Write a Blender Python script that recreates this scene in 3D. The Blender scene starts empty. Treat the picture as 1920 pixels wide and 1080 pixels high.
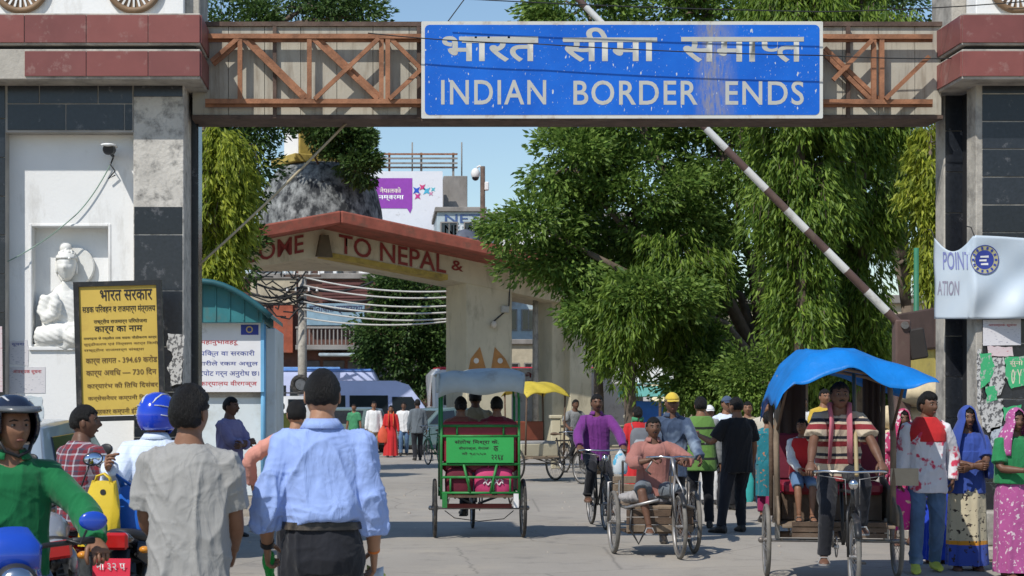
import bpy, bmesh, math, random
import numpy as np
from mathutils import Vector, Matrix, Quaternion
PI = math.pi
R = math.radians
SC = bpy.context.scene
COL = SC.collection
random.seed(7)
rng = np.random.default_rng(7)

# ---------------------------------------------------------------- camera, sky, sun, exposure
FPX, CX, HY, CAMZ = 3300.0, 720.0, 755.0, 1.65      # focal length, vanishing point and horizon in photo pixels; eye height
cam_data = bpy.data.cameras.new('camera')
cam = bpy.data.objects.new('camera', cam_data)
COL.objects.link(cam)
cam.location = (0, 0, CAMZ)
cam.rotation_euler = (PI / 2, 0, 0)
cam_data.sensor_width = 36.0
cam_data.lens = FPX / 1920.0 * 36.0
cam_data.shift_x = (960 - CX) / 1920.0
cam_data.shift_y = (HY - 540) / 1920.0
cam_data.clip_end = 3000
cam_data.dof.use_dof = True
cam_data.dof.focus_distance = 19.0
cam_data.dof.aperture_fstop = 9.0
SC.camera = cam

SUN_DIR = Vector((0.52, 0.66, -1.0)).normalized()     # the way the light travels
world = bpy.data.worlds.new('World')
SC.world = world
world.use_nodes = True
wn = world.node_tree
sky = wn.nodes.new('ShaderNodeTexSky')
sky.sky_type = 'NISHITA'
sky.sun_disc = False
sky.sun_elevation = math.asin(-SUN_DIR.z)
sky.sun_rotation = math.atan2(-SUN_DIR.x, -SUN_DIR.y)
sky.altitude = 1200
sky.air_density = 1.4
sky.dust_density = 0.5
sky.ozone_density = 4.0
wn.nodes['Background'].inputs['Strength'].default_value = 0.125
wn.links.new(sky.outputs[0], wn.nodes['Background'].inputs['Color'])
sun_data = bpy.data.lights.new('sun', 'SUN')
sun_data.energy = 4.2
sun_data.angle = R(0.53)
sun_data.color = (1.0, 0.955, 0.88)
sun = bpy.data.objects.new('sun', sun_data)
COL.objects.link(sun)
sun.location = (-20, -20, 40)
sun.rotation_euler = SUN_DIR.to_track_quat('-Z', 'Y').to_euler()
SC.view_settings.view_transform = 'Standard'
SC.view_settings.look = 'None'
SC.view_settings.exposure = 0.0
SC.view_settings.gamma = 1.0
SC.cycles.max_bounces = 6
SC.cycles.diffuse_bounces = 3
SC.cycles.glossy_bounces = 2
SC.cycles.transparent_max_bounces = 6
SC.cycles.use_denoising = True


def at(px, py, y):
    """photo pixel at distance y -> world point"""
    return Vector(((px - CX) / FPX * y, y, CAMZ - (py - HY) / FPX * y))


def gd(py):
    """distance of the ground seen at photo row py"""
    return CAMZ * FPX / (py - HY)


def sx(px, y):
    return (px - CX) / FPX * y


def sz(py, y):
    return CAMZ - (py - HY) / FPX * y

# ---------------------------------------------------------------- materials
MATS = {}


def N(nt, kind, **kw):
    n = nt.nodes.new(kind)
    for k, v in kw.items():
        if k.startswith('i_'):
            n.inputs[int(k[2:])].default_value = v
        else:
            setattr(n, k, v)
    return n


def ramp(nt, fac, stops, interp='LINEAR'):
    r = nt.nodes.new('ShaderNodeValToRGB')
    r.color_ramp.interpolation = interp
    els = r.color_ramp.elements
    while len(els) < len(stops):
        els.new(0.5)
    for e, (p, c) in zip(els, stops):
        e.position = p
        e.color = (c if len(c) == 4 else (*c, 1)) if not isinstance(c, (int, float)) else (c, c, c, 1)
    nt.links.new(fac, r.inputs[0])
    return r.outputs[0]


def mix(nt, fac, a, b, mode='MIX'):
    m = nt.nodes.new('ShaderNodeMix')
    m.data_type = 'RGBA'
    m.blend_type = mode
    for k, v in ((0, fac), (6, a), (7, b)):
        if isinstance(v, (int, float)):
            m.inputs[k].default_value = v
        elif isinstance(v, (tuple, list)):
            m.inputs[k].default_value = v if len(v) == 4 else (*v, 1)
        else:
            nt.links.new(v, m.inputs[k])
    return m.outputs[2]


def noise(nt, scale, detail=4, rough=0.55, stretch=None, coord='Object', dist=0.0):
    tc = nt.nodes.new('ShaderNodeTexCoord')
    out = tc.outputs[coord]
    if stretch:
        mp = nt.nodes.new('ShaderNodeMapping')
        mp.inputs['Scale'].default_value = stretch
        nt.links.new(out, mp.inputs[0])
        out = mp.outputs[0]
    n = nt.nodes.new('ShaderNodeTexNoise')
    n.inputs['Scale'].default_value = scale
    n.inputs['Detail'].default_value = detail
    n.inputs['Roughness'].default_value = rough
    n.inputs['Distortion'].default_value = dist
    nt.links.new(out, n.inputs['Vector'])
    return n.outputs[0]


def new_mat(name):
    m = bpy.data.materials.new(name)
    m.use_nodes = True
    nt = m.node_tree
    return m, nt, nt.nodes['Principled BSDF']


def mat(name, col, rough=0.6, metal=0.0, var=0.18, vs=3.0, bump=0.0, bs=40.0, dirt=0.0, dcol=(0.16, 0.13, 0.10),
        ds=2.5, spec=0.4, dstretch=None, coat=0.0, sheen=0.0, trans=0.0, bstretch=None):
    if name in MATS:
        return MATS[name]
    m, nt, b = new_mat(name)
    lo = tuple(c * (1 - var) for c in col)
    hi = tuple(min(1, c * (1 + var)) for c in col)
    c = ramp(nt, noise(nt, vs, 5, 0.6), [(0.3, lo), (0.7, hi)])
    if dirt > 0:
        f = ramp(nt, noise(nt, ds, 7, 0.68, dstretch), [(0.62 - 0.3 * dirt, 0.0), (0.85 - 0.22 * dirt, 1.0)])
        c = mix(nt, f, c, dcol)
        rr = ramp(nt, f, [(0, rough), (1, min(1, rough + 0.3))])
        nt.links.new(rr, b.inputs['Roughness'])
    else:
        b.inputs['Roughness'].default_value = rough
    nt.links.new(c, b.inputs['Base Color'])
    b.inputs['Metallic'].default_value = metal
    b.inputs['Specular IOR Level'].default_value = spec
    b.inputs['Coat Weight'].default_value = coat
    b.inputs['Sheen Weight'].default_value = sheen
    if bump > 0:
        bp = nt.nodes.new('ShaderNodeBump')
        bp.inputs['Strength'].default_value = min(1, bump)
        bp.inputs['Distance'].default_value = 0.02
        nt.links.new(noise(nt, bs, 6, 0.6, bstretch), bp.inputs['Height'])
        nt.links.new(bp.outputs[0], b.inputs['Normal'])
    if trans > 0:
        add_translucent(nt, b, c, trans)
    MATS[name] = m
    return m


def add_translucent(nt, b, colout, w):
    t = nt.nodes.new('ShaderNodeBsdfTranslucent')
    nt.links.new(colout, t.inputs[0])
    ms = nt.nodes.new('ShaderNodeMixShader')
    ms.inputs[0].default_value = w
    nt.links.new(b.outputs[0], ms.inputs[1])
    nt.links.new(t.outputs[0], ms.inputs[2])
    nt.links.new(ms.outputs[0], nt.nodes['Material Output'].inputs[0])


def cloth(name, col, var=0.14, rough=0.85, fold=0.5, stripes=None, blotch=None, weave=True, trans=0.0, sheen=0.15):
    """woven cloth; stripes=(axis, period, [(pos, colour)...]); blotch=(colour, scale, lo, hi)"""
    if name in MATS:
        return MATS[name]
    m, nt, b = new_mat(name)
    c = ramp(nt, noise(nt, 5, 4), [(0.3, tuple(x * (1 - var) for x in col)), (0.7, tuple(min(1, x * (1 + var)) for x in col))])
    for st in (stripes if isinstance(stripes, list) else [stripes] if stripes else []):
        tc = nt.nodes.new('ShaderNodeTexCoord')
        sp = nt.nodes.new('ShaderNodeSeparateXYZ')
        nt.links.new(tc.outputs['Object'], sp.inputs[0])
        wob = nt.nodes.new('ShaderNodeMath'); wob.operation = 'MULTIPLY_ADD'
        wob.inputs[1].default_value = 0.03
        nt.links.new(noise(nt, 4, 2), wob.inputs[0]); nt.links.new(sp.outputs[st[0]], wob.inputs[2])
        md = nt.nodes.new('ShaderNodeMath'); md.operation = 'DIVIDE'; md.inputs[1].default_value = st[1]
        nt.links.new(wob.outputs[0], md.inputs[0])
        fr = nt.nodes.new('ShaderNodeMath'); fr.operation = 'FRACT'
        nt.links.new(md.outputs[0], fr.inputs[0])
        cc = ramp(nt, fr.outputs[0], st[2], 'CONSTANT')
        c = cc if len(st) < 4 else mix(nt, st[3], c, cc)
    for bl in (blotch if isinstance(blotch, list) else [blotch] if blotch else []):
        f = ramp(nt, noise(nt, bl[1], 3, 0.5), [(bl[2], 0.0), (bl[3], 1.0)])
        c = mix(nt, f, c, bl[0])
    nt.links.new(c, b.inputs['Base Color'])
    b.inputs['Roughness'].default_value = rough
    b.inputs['Specular IOR Level'].default_value = 0.2
    b.inputs['Sheen Weight'].default_value = sheen
    bp = nt.nodes.new('ShaderNodeBump')
    bp.inputs['Strength'].default_value = fold
    bp.inputs['Distance'].default_value = 0.02
    nt.links.new(noise(nt, 9, 3, 0.5, (1.3, 1.3, 0.6), dist=1.2), bp.inputs['Height'])
    nt.links.new(bp.outputs[0], b.inputs['Normal'])
    if trans:
        add_translucent(nt, b, c, trans)
    MATS[name] = m
    return m


# ---------------------------------------------------------------- mesh building
class MB:
    def __init__(self):
        self.v, self.f, self.m, self.cur = [], [], [], 0

    def add(self, verts, faces):
        o = len(self.v)
        self.v += [tuple(p) for p in verts]
        self.f += [tuple(i + o for i in f) for f in faces]
        self.m += [self.cur] * len(faces)
        return self

    def box(self, c, s, rot=None, taper=1.0):
        x, y, z = (k / 2 for k in s)
        t = taper
        vs = [(-x, -y, -z), (x, -y, -z), (x, y, -z), (-x, y, -z), (-x * t, -y * t, z), (x * t, -y * t, z), (x * t, y * t, z), (-x * t, y * t, z)]
        c = Vector(c)
        if rot is not None:
            mt = rot if isinstance(rot, Matrix) else Matrix.Rotation(rot, 3, 'Z')
            vs = [mt @ Vector(p) + c for p in vs]
        else:
            vs = [Vector(p) + c for p in vs]
        return self.add(vs, [(0, 3, 2, 1), (4, 5, 6, 7), (0, 1, 5, 4), (1, 2, 6, 5), (2, 3, 7, 6), (3, 0, 4, 7)])

    def bx(self, x0, x1, y0, y1, z0, z1):
        return self.box(((x0 + x1) / 2, (y0 + y1) / 2, (z0 + z1) / 2), (abs(x1 - x0), abs(y1 - y0), abs(z1 - z0)))

    def bar(self, p0, p1, w, h=None, up=(0, 0, 1)):
        """rectangular bar"""
        p0, p1 = Vector(p0), Vector(p1)
        h = h or w
        d = (p1 - p0)
        L = d.length
        d.normalize()
        s = d.cross(Vector(up))
        if s.length < 1e-4:
            s = d.cross(Vector((1, 0, 0)))
        s.normalize()
        u = s.cross(d)
        return self.box((p0 + p1) / 2, (w, L, h), Matrix((s, d, u)).transposed())

    def loft(self, rings, cap=True, closed=True):
        n = len(rings[0])
        vs = [p for r in rings for p in r]
        fs = []
        for i in range(len(rings) - 1):
            for j in range(n if closed else n - 1):
                k = (j + 1) % n
                fs.append((i * n + j, i * n + k, (i + 1) * n + k, (i + 1) * n + j))
        if cap and closed:
            fs.append(tuple(range(n))[::-1])
            fs.append(tuple(range((len(rings) - 1) * n, len(rings) * n)))
        return self.add(vs, fs)

    def tube(self, pts, rad, n=8, flat=1.0, side=None, cap=True, cyc=False):
        """tube along points; rad number or list; flat = second radius factor; side = fixed first axis hint"""
        pts = [Vector(p) for p in pts]
        m = len(pts)
        if isinstance(rad, (int, float)):
            rad = [rad] * m
        rings = []
        prev = None
        for i, p in enumerate(pts):
            if cyc:
                d = pts[(i + 1) % m] - pts[i - 1]
            else:
                d = pts[min(i + 1, m - 1)] - pts[max(i - 1, 0)]
            if d.length < 1e-9:
                d = Vector((0, 0, 1))
            d.normalize()
            h = Vector(side) if side is not None else (prev if prev is not None else (Vector((0, 0, 1)) if abs(d.z) < 0.9 else Vector((1, 0, 0))))
            a = h - d * h.dot(d)
            if a.length < 1e-4:
                a = d.orthogonal()
            a.normalize()
            prev = a
            b = d.cross(a)
            r = rad[i]
            ra, rb = (r if isinstance(r, tuple) else (r, r * flat))
            rings.append([p + a * (ra * math.cos(2 * PI * k / n)) + b * (rb * math.sin(2 * PI * k / n)) for k in range(n)])
        if cyc:
            rings.append(rings[0])
            return self.loft(rings, False)
        return self.loft(rings, cap)

    def cyl(self, p0, p1, r0, r1=None, n=12):
        return self.tube([p0, p1], [r0, r0 if r1 is None else r1], n)

    def ball(self, c, r, nu=12, nv=8, rot=None):
        c = Vector(c)
        rx, ry, rz = (r, r, r) if isinstance(r, (int, float)) else r
        rings = []
        for i in range(1, nv):
            t = PI * i / nv
            rg = []
            for j in range(nu):
                a = 2 * PI * j / nu
                p = Vector((rx * math.sin(t) * math.cos(a), ry * math.sin(t) * math.sin(a), -rz * math.cos(t)))
                rg.append(c + (rot @ p if rot is not None else p))
            rings.append(rg)
        o = len(self.v)
        self.loft(rings, False)
        a, b = Vector((0, 0, -rz)), Vector((0, 0, rz))
        if rot is not None:
            a, b = rot @ a, rot @ b
        self.v += [tuple(c + a), tuple(c + b)]
        k = len(self.v)
        L = o + (len(rings) - 1) * nu
        for j in range(nu):
            self.f.append((o + (j + 1) % nu, o + j, k - 2))
            self.f.append((L + j, L + (j + 1) % nu, k - 1))
            self.m += [self.cur, self.cur]
        return self

    def torus(self, c, axis, R0, r, n=28, k=8):
        c = Vector(c)
        q = Vector(axis).normalized().to_track_quat('Z', 'Y')
        pts = [c + q @ Vector((R0 * math.cos(2 * PI * i / n), R0 * math.sin(2 * PI * i / n), 0)) for i in range(n)]
        rings = []
        ax = q @ Vector((0, 0, 1))
        for p in pts:
            d = (p - c).normalized()
            rings.append([p + d * (r * math.cos(2 * PI * j / k)) + ax * (r * math.sin(2 * PI * j / k)) for j in range(k)])
        rings.append(rings[0])
        return self.loft(rings, False)

    def prism(self, poly, p_of, depth):
        """poly: 2-D outline; p_of(u, v, w) -> 3-D; depth along w"""
        n = len(poly)
        vs = [p_of(u, v, 0) for u, v in poly] + [p_of(u, v, depth) for u, v in poly]
        fs = [tuple(range(n))[::-1], tuple(range(n, 2 * n))]
        fs += [(i, (i + 1) % n, n + (i + 1) % n, n + i) for i in range(n)]
        return self.add(vs, fs)

    def build(self, name, mats, parent=None, smooth=None, bevel=0.0):
        me = bpy.data.meshes.new(name)
        me.from_pydata(self.v, [], self.f)
        return finish(name, me, mats, parent, smooth, bevel, self.m)


def finish(name, me, mats, parent=None, smooth=None, bevel=0.0, mi=None, fixn=True):
    if not isinstance(mats, (list, tuple)):
        mats = [mats]
    for x in mats:
        me.materials.append(x)
    if mi is not None and len(mats) > 1:
        me.polygons.foreach_set('material_index', mi)
    if fixn or bevel > 0:
        bm = bmesh.new()
        bm.from_mesh(me)
        if fixn:
            bmesh.ops.recalc_face_normals(bm, faces=bm.faces)
        if bevel > 0:
            es = [e for e in bm.edges if len(e.link_faces) == 2 and e.calc_face_angle(0) > 0.6]
            bmesh.ops.bevel(bm, geom=es, offset=bevel, segments=1, affect='EDGES', clamp_overlap=True)
        bm.to_mesh(me)
        bm.free()
    me.update()
    if smooth:
        me.polygons.foreach_set('use_smooth', [True] * len(me.polygons))
        if smooth is not True:
            me.set_sharp_from_angle(angle=R(smooth))
    o = bpy.data.objects.new(name, me)
    COL.objects.link(o)
    if parent is not None:
        o.parent = parent
    return o


def tag(o, label=None, cat=None, group=None, kind=None):
    for k, v in (('label', label), ('category', cat), ('group', group), ('kind', kind)):
        if v:
            o[k] = v
    return o


def thing(name, label, cat, loc=(0, 0, 0), rz=0.0, group=None):
    o = bpy.data.objects.new(name, None)
    COL.objects.link(o)
    o.location = loc
    o.rotation_euler = (0, 0, rz)
    o.empty_display_size = 0.2
    return tag(o, label, cat, group, 'thing')


def copy_tree(o, parent=None):
    c = o.copy()
    COL.objects.link(c)
    c.parent = parent
    for ch in o.children:
        copy_tree(ch, c)
    return c


def deva(t):
    """put the short i sign in front of its consonant (no shaping engine here)"""
    out = []
    for ch in t:
        if ch == 'ि' and out:
            k = len(out) - 1
            while k >= 2 and out[k - 1] == '्':
                k -= 2
            out.insert(k, ch)
        else:
            out.append(ch)
    return ''.join(out)


def raw_text(body, size=1.0, offset=0.0, spacing=1.0, res=3):
    cu = bpy.data.curves.new('lettering', 'FONT')
    cu.body = deva(body)
    cu.size = size
    cu.offset = offset
    cu.resolution_u = res
    cu.space_character = spacing
    ob = bpy.data.objects.new('lettering', cu)
    COL.objects.link(ob)
    bpy.context.view_layer.update()
    me = bpy.data.meshes.new_from_object(ob.evaluated_get(bpy.context.evaluated_depsgraph_get()))
    bpy.data.objects.remove(ob)
    bpy.data.curves.remove(cu)
    return me


def text(name, body, box, m, parent, place, thick=0.0, offset=0.012, spacing=1.0, cut=None, res=3):
    """lettering fitted into box=(u0, u1, v0, v1); place(u, v) -> 3-D point in the parent's space"""
    me = raw_text(body, 1.0, offset, spacing, res)
    if cut:
        bm = bmesh.new(); bm.from_mesh(me); cut(bm); bm.to_mesh(me); bm.free()
    n = len(me.vertices)
    if n == 0:
        return None
    co = np.empty(n * 3)
    me.vertices.foreach_get('co', co)
    co = co.reshape(-1, 3)
    lo, hi = co[:, :2].min(0), co[:, :2].max(0)
    u0, u1, v0, v1 = box
    if u1 is None:
        u1 = u0 + (hi[0] - lo[0]) * (v1 - v0) / (hi[1] - lo[1])
    uv = (co[:, :2] - lo) / np.maximum(hi - lo, 1e-6)
    u = u0 + uv[:, 0] * (u1 - u0)
    v = v0 + uv[:, 1] * (v1 - v0)
    pts = [tuple(place(a, b)) for a, b in zip(u, v)]
    me.vertices.foreach_set('co', np.array(pts).ravel())
    me.materials.clear()
    return finish(name, me, m, parent, fixn=False)


def remesh(mb, voxel, smooth=4, fac=0.5):
    me = bpy.data.meshes.new('tmp')
    me.from_pydata(mb.v, [], mb.f)
    bm = bmesh.new(); bm.from_mesh(me)
    bmesh.ops.recalc_face_normals(bm, faces=bm.faces)
    bm.to_mesh(me); bm.free()
    ob = bpy.data.objects.new('tmp', me)
    COL.objects.link(ob)
    md = ob.modifiers.new('r', 'REMESH')
    md.mode = 'VOXEL'
    md.voxel_size = voxel
    if smooth:
        sm = ob.modifiers.new('s', 'SMOOTH')
        sm.iterations = smooth
        sm.factor = fac
    out = bpy.data.meshes.new_from_object(ob.evaluated_get(bpy.context.evaluated_depsgraph_get()))
    bpy.data.objects.remove(ob)
    bpy.data.meshes.remove(me)
    return out


def mesh_arrays(me):
    n = len(me.vertices)
    co = np.empty(n * 3); me.vertices.foreach_get('co', co)
    no = np.empty(n * 3); me.vertices.foreach_get('normal', no)
    return co.reshape(-1, 3), no.reshape(-1, 3)


def folds(p, seed, scale=1.0, aniso=(1, 1, 0.45)):
    """cloth crease field in about -1..1"""
    r = np.random.default_rng(seed)
    q = p * np.array(aniso) * scale
    w = np.zeros(len(p))
    for f in (5.0, 9.0):
        d = r.normal(size=3); d /= np.linalg.norm(d)
        w += np.sin(q @ d * f * 2 + r.uniform(0, 6.28)) / f * 6
    out = np.zeros(len(p))
    for f, a in ((15, 1.0), (22, 0.9), (30, 0.6), (26, 0.7), (44, 0.3)):
        d = r.normal(size=3) * np.array((1, 1, .55)); d /= np.linalg.norm(d)
        e = r.normal(size=3); e /= np.linalg.norm(e)
        s = np.sin(q @ d * f + w * 1.6 + r.uniform(0, 6.28))
        k = np.clip(np.sin(q @ e * f * 0.38 + w * .7 + r.uniform(0, 6.28)) * 1.1 + .25, 0, 1)
        out += a * ((1 - np.abs(s)) ** 2.4 * 1.5 - .35) * k
    return out * .62


def sheet(name, nu, nv, fn, m, parent=None, thick=0.0, smooth=True):
    """grid surface fn(u, v) -> point, u, v in 0..1; optional real thickness"""
    mb = MB()
    vs = [fn(i / nu, j / nv) for j in range(nv + 1) for i in range(nu + 1)]
    fs = [(j * (nu + 1) + i, j * (nu + 1) + i + 1, (j + 1) * (nu + 1) + i + 1, (j + 1) * (nu + 1) + i) for j in range(nv) for i in range(nu)]
    mb.add(vs, fs)
    o = mb.build(name, m, parent, smooth)
    if thick:
        md = o.modifiers.new('solid', 'SOLIDIFY')
        md.thickness = thick
        md.offset = 0
    return o

# ---------------------------------------------------------------- ground and road
def ground_mat():
    m, nt, b = new_mat('ground_dust')
    c = ramp(nt, noise(nt, 0.5, 8, 0.65), [(0.3, (0.22, 0.18, 0.13)), (0.7, (0.36, 0.30, 0.23))])
    c = mix(nt, ramp(nt, noise(nt, 9, 6, 0.7), [(0.55, 0.0), (0.75, 0.6)]), c, (0.12, 0.10, 0.085))
    nt.links.new(c, b.inputs['Base Color'])
    b.inputs['Roughness'].default_value = 0.95
    bp = N(nt, 'ShaderNodeBump'); bp.inputs['Strength'].default_value = 0.6; bp.inputs['Distance'].default_value = 0.05
    nt.links.new(noise(nt, 14, 6, 0.7), bp.inputs['Height']); nt.links.new(bp.outputs[0], b.inputs['Normal'])
    return m


def road_mat():
    m, nt, b = new_mat('road_worn_asphalt')
    c = ramp(nt, noise(nt, 0.35, 6, 0.6, (1, 0.35, 1)), [(0.3, (0.275, 0.248, 0.212)), (0.72, (0.40, 0.365, 0.315))])
    c = mix(nt, ramp(nt, noise(nt, 60, 4, 0.7), [(0.35, 0.0), (0.8, 0.35)]), c, (0.15, 0.145, 0.14))
    dust = ramp(nt, noise(nt, 0.8, 8, 0.7), [(0.52, 0.0), (0.74, 0.75)])
    c = mix(nt, dust, c, (0.40, 0.35, 0.28))
    stain = ramp(nt, noise(nt, 1.7, 7, 0.75), [(0.54, 0.0), (0.70, 0.5)])
    c = mix(nt, stain, c, (0.12, 0.115, 0.11))
    tc = N(nt, 'ShaderNodeTexCoord')
    v = N(nt, 'ShaderNodeTexVoronoi'); v.feature = 'DISTANCE_TO_EDGE'; v.inputs['Scale'].default_value = 0.45
    mp = N(nt, 'ShaderNodeMapping'); nt.links.new(tc.outputs['Object'], mp.inputs[0])
    wv = mix(nt, 0.12, mp.outputs[0], noise(nt, 3, 4))
    nt.links.new(wv, v.inputs['Vector'])
    c = mix(nt, ramp(nt, v.outputs['Distance'], [(0.0, 0.45), (0.006, 0.0)]), c, (0.07, 0.065, 0.06))
    nt.links.new(c, b.inputs['Base Color'])
    b.inputs['Roughness'].default_value = 0.88
    bp = N(nt, 'ShaderNodeBump'); bp.inputs['Strength'].default_value = 0.35; bp.inputs['Distance'].default_value = 0.02
    nt.links.new(noise(nt, 45, 5, 0.7), bp.inputs['Height']); nt.links.new(bp.outputs[0], b.inputs['Normal'])
    return m


g = MB().add([(-400, -20, 0), (400, -20, 0), (400, 900, 0), (-400, 900, 0)], [(0, 1, 2, 3)]).build('ground', ground_mat())
tag(g, 'dusty bare earth beside the road', kind='structure')
edge_l = [(-3.2, -2)] + [(-3.2 + 0.25 * math.sin(y * 1.7) + (0 if y < 19 else min(1.9, (y - 19) * 0.22)) + random.uniform(-.1, .1), y) for y in np.arange(0, 60, 1.2)]
edge_r = [(6.15 + random.uniform(-.06, .06), y) for y in np.arange(60, -2, -1.6)]
road_pts = [(x, y, 0.005) for x, y in edge_l] + [(-1.0, 140, .005), (5.0, 140, .005)] + [(x, y, 0.005) for x, y in edge_r]
rd = MB().add(road_pts, [tuple(range(len(road_pts)))]).build('road', road_mat())
tag(rd, 'worn grey asphalt road through the gate', kind='structure')

M_CONC = mat('weathered_concrete', (0.42, 0.39, 0.34), 0.85, var=0.2, vs=2, bump=0.4, bs=25, dirt=0.55, dcol=(0.13, 0.12, 0.11), ds=3)
M_PAVE = mat('pavement_concrete', (0.40, 0.36, 0.31), 0.9, var=0.2, bump=0.4, bs=20, dirt=0.4, dcol=(0.2, 0.17, 0.14))
pv = MB().bx(6.25, 14, 18.3, 40, 0.004, 0.14).build('pavement', M_PAVE, bevel=0.02)
tag(pv, 'raised dusty pavement past the gate', kind='structure')

# stones and litter of the verge (uncountable)
mb = MB()
for i in range(700):
    y = random.uniform(19, 52)
    x = random.uniform(-4.6, -1.2) + max(0, (y - 19)) * 0.035 if random.random() < .8 else random.uniform(-1, 5.8)
    s = random.uniform(.008, .03)
    mb.ball((x, y, s * .3), (s * random.uniform(.7, 1.4), s * random.uniform(.7, 1.4), s * .6), 5, 4)
tag(mb.build('gravel', mat('gravel_stone', (0.36, 0.32, 0.27), 0.9, var=.35, vs=1.5)), 'loose pebbles scattered along the dusty verge', 'gravel', kind='stuff')

# ---------------------------------------------------------------- border gate
GF = 18.6      # pillar front face
CF = 18.2      # cornice front
PZ = 0.14
M_WHITE = mat('white_plaster', (0.78, 0.78, 0.77), 0.75, var=0.04, vs=1.2, bump=0.15, bs=30, dirt=0.22, dcol=(0.42, 0.40, 0.36), ds=1.6, dstretch=(1.6, 1.6, .5))
M_PLASTER = mat('bare_plaster_patch', (0.56, 0.53, 0.48), 0.9, var=0.25, vs=4, bump=0.6, bs=18, dirt=0.5, dcol=(0.06, 0.06, 0.06), ds=8)
M_MAROON = [mat('maroon_tile_%s' % k, c, 0.45, var=0.10, vs=3, dirt=0.18, dcol=(0.36, 0.25, 0.22), ds=5, spec=.35)
            for k, c in (('a', (0.215, 0.070, 0.062)), ('b', (0.235, 0.078, 0.068)), ('c', (0.195, 0.066, 0.060)))]
M_BLACK = [mat('black_granite_%s' % k, c, 0.22, var=0.25, vs=30, dirt=0.12, dcol=(0.2, 0.2, 0.21), ds=6, spec=.5)
           for k, c in (('a', (0.017, 0.020, 0.026)), ('b', (0.022, 0.025, 0.032)), ('c', (0.014, 0.016, 0.021)))]
M_GROUT = mat('tile_grout', (0.36, 0.34, 0.31), 0.9, var=.2)
M_DARK = mat('dark_recess', (0.02, 0.02, 0.022), 0.6)  # near-black colour for the cornice groove and pillar recess
M_BROWNDISC = mat('brown_bronze_paint', (0.20, 0.125, 0.07), 0.6, var=.2, dirt=.3)


def tiles(parent, x0, x1, z0, z1, y, mats, w, rows, skip=(), depth=0.016, axis='x', off=0.0, gap=.007):
    """facing tiles proud of a wall plane; axis 'x' = wall facing the road's near end, 'y' = side wall"""
    zs = rows if isinstance(rows, (list, tuple)) else list(np.linspace(z0, z1, rows + 1))
    k = 0
    for r in range(len(zs) - 1):
        u = x0 - (off * w if r % 2 else 0)
        while u < x1 - 1e-4:
            a, b = max(u, x0), min(u + w, x1)
            u += w
            if b - a < .03:
                continue
            k += 1
            if k in skip:
                continue
            d = depth + random.uniform(-.002, .002)
            mb = MB()
            if axis == 'x':
                mb.bx(a + gap / 2, b - gap / 2, y - d, y + .004, zs[r] + gap / 2, zs[r + 1] - gap / 2)
            elif axis == '-y':
                mb.bx(y - d, y + .004, a + gap / 2, b - gap / 2, zs[r] + gap / 2, zs[r + 1] - gap / 2)
            else:
                mb.bx(y - .004, y + d, a + gap / 2, b - gap / 2, zs[r] + gap / 2, zs[r + 1] - gap / 2)
            mb.build('tile', random.choice(mats), parent, bevel=.002)


def spoked_disc(parent, x, z, y):
    mb = MB()
    mb.torus((x, y - .03, z), (0, 1, 0), .27, .035, 36, 8)
    d = mb.build('spoked_emblem', M_BROWNDISC, parent, smooth=True)
    m2 = MB().cyl((x, y + .0, z), (x, y - .03, z), .25, n=36)
    m2.build('disc', M_BROWNDISC, d)
    for i in range(24):
        a = 2 * PI * i / 24
        MB().bar((x + .05 * math.cos(a), y - .04, z + .05 * math.sin(a)), (x + .24 * math.cos(a), y - .04, z + .24 * math.sin(a)), .02, .018, up=(0, 1, 0)).build('spoke', M_WHITE, d)


def cornice(parent, xa, xb, inner, sgn):
    """two maroon tiled bands; inner = x of the inner side face, sgn +1 when that side faces +x"""
    zb = [sz(148, CF), sz(143, CF), sz(95, CF), sz(80, CF), sz(27, CF), sz(24, CF)]
    lo, hi = min(xa, xb), max(xa, xb)
    MB().bx(lo, hi, CF + .02, 19.45, zb[0], zb[2] + .02).build('cornice_slab', M_CONC, parent, bevel=.008)
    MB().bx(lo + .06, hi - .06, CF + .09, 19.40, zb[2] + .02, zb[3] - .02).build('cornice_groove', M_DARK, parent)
    MB().bx(lo, hi, CF + .02, 19.45, zb[3] - .02, zb[5]).build('cornice_slab', M_CONC, parent, bevel=.008)
    tiles(parent, lo, hi, zb[1], zb[2], CF + .02, M_MAROON, .64, 1, skip=(2,) if sgn > 0 else ())
    tiles(parent, lo, hi, zb[3], zb[4], CF + .02, M_MAROON, .64, 1)
    ax = 'y' if sgn > 0 else '-y'
    tiles(parent, CF + .02, 19.45, zb[1], zb[2], inner, M_MAROON, .62, 1, axis=ax)
    tiles(parent, CF + .02, 19.45, zb[3], zb[4], inner, M_MAROON, .62, 1, axis=ax)


# --- pillar with the niche
LP = thing('gate_pillar', 'white and black tiled gate pillar with a niche and maroon cornice', 'pillar')
xl0, xl1, xp0, xp1 = -5.0, sx(345, GF), sx(10, GF), sx(250, GF)
ztop = sz(150, GF)
zpan = sz(248, GF)
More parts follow.
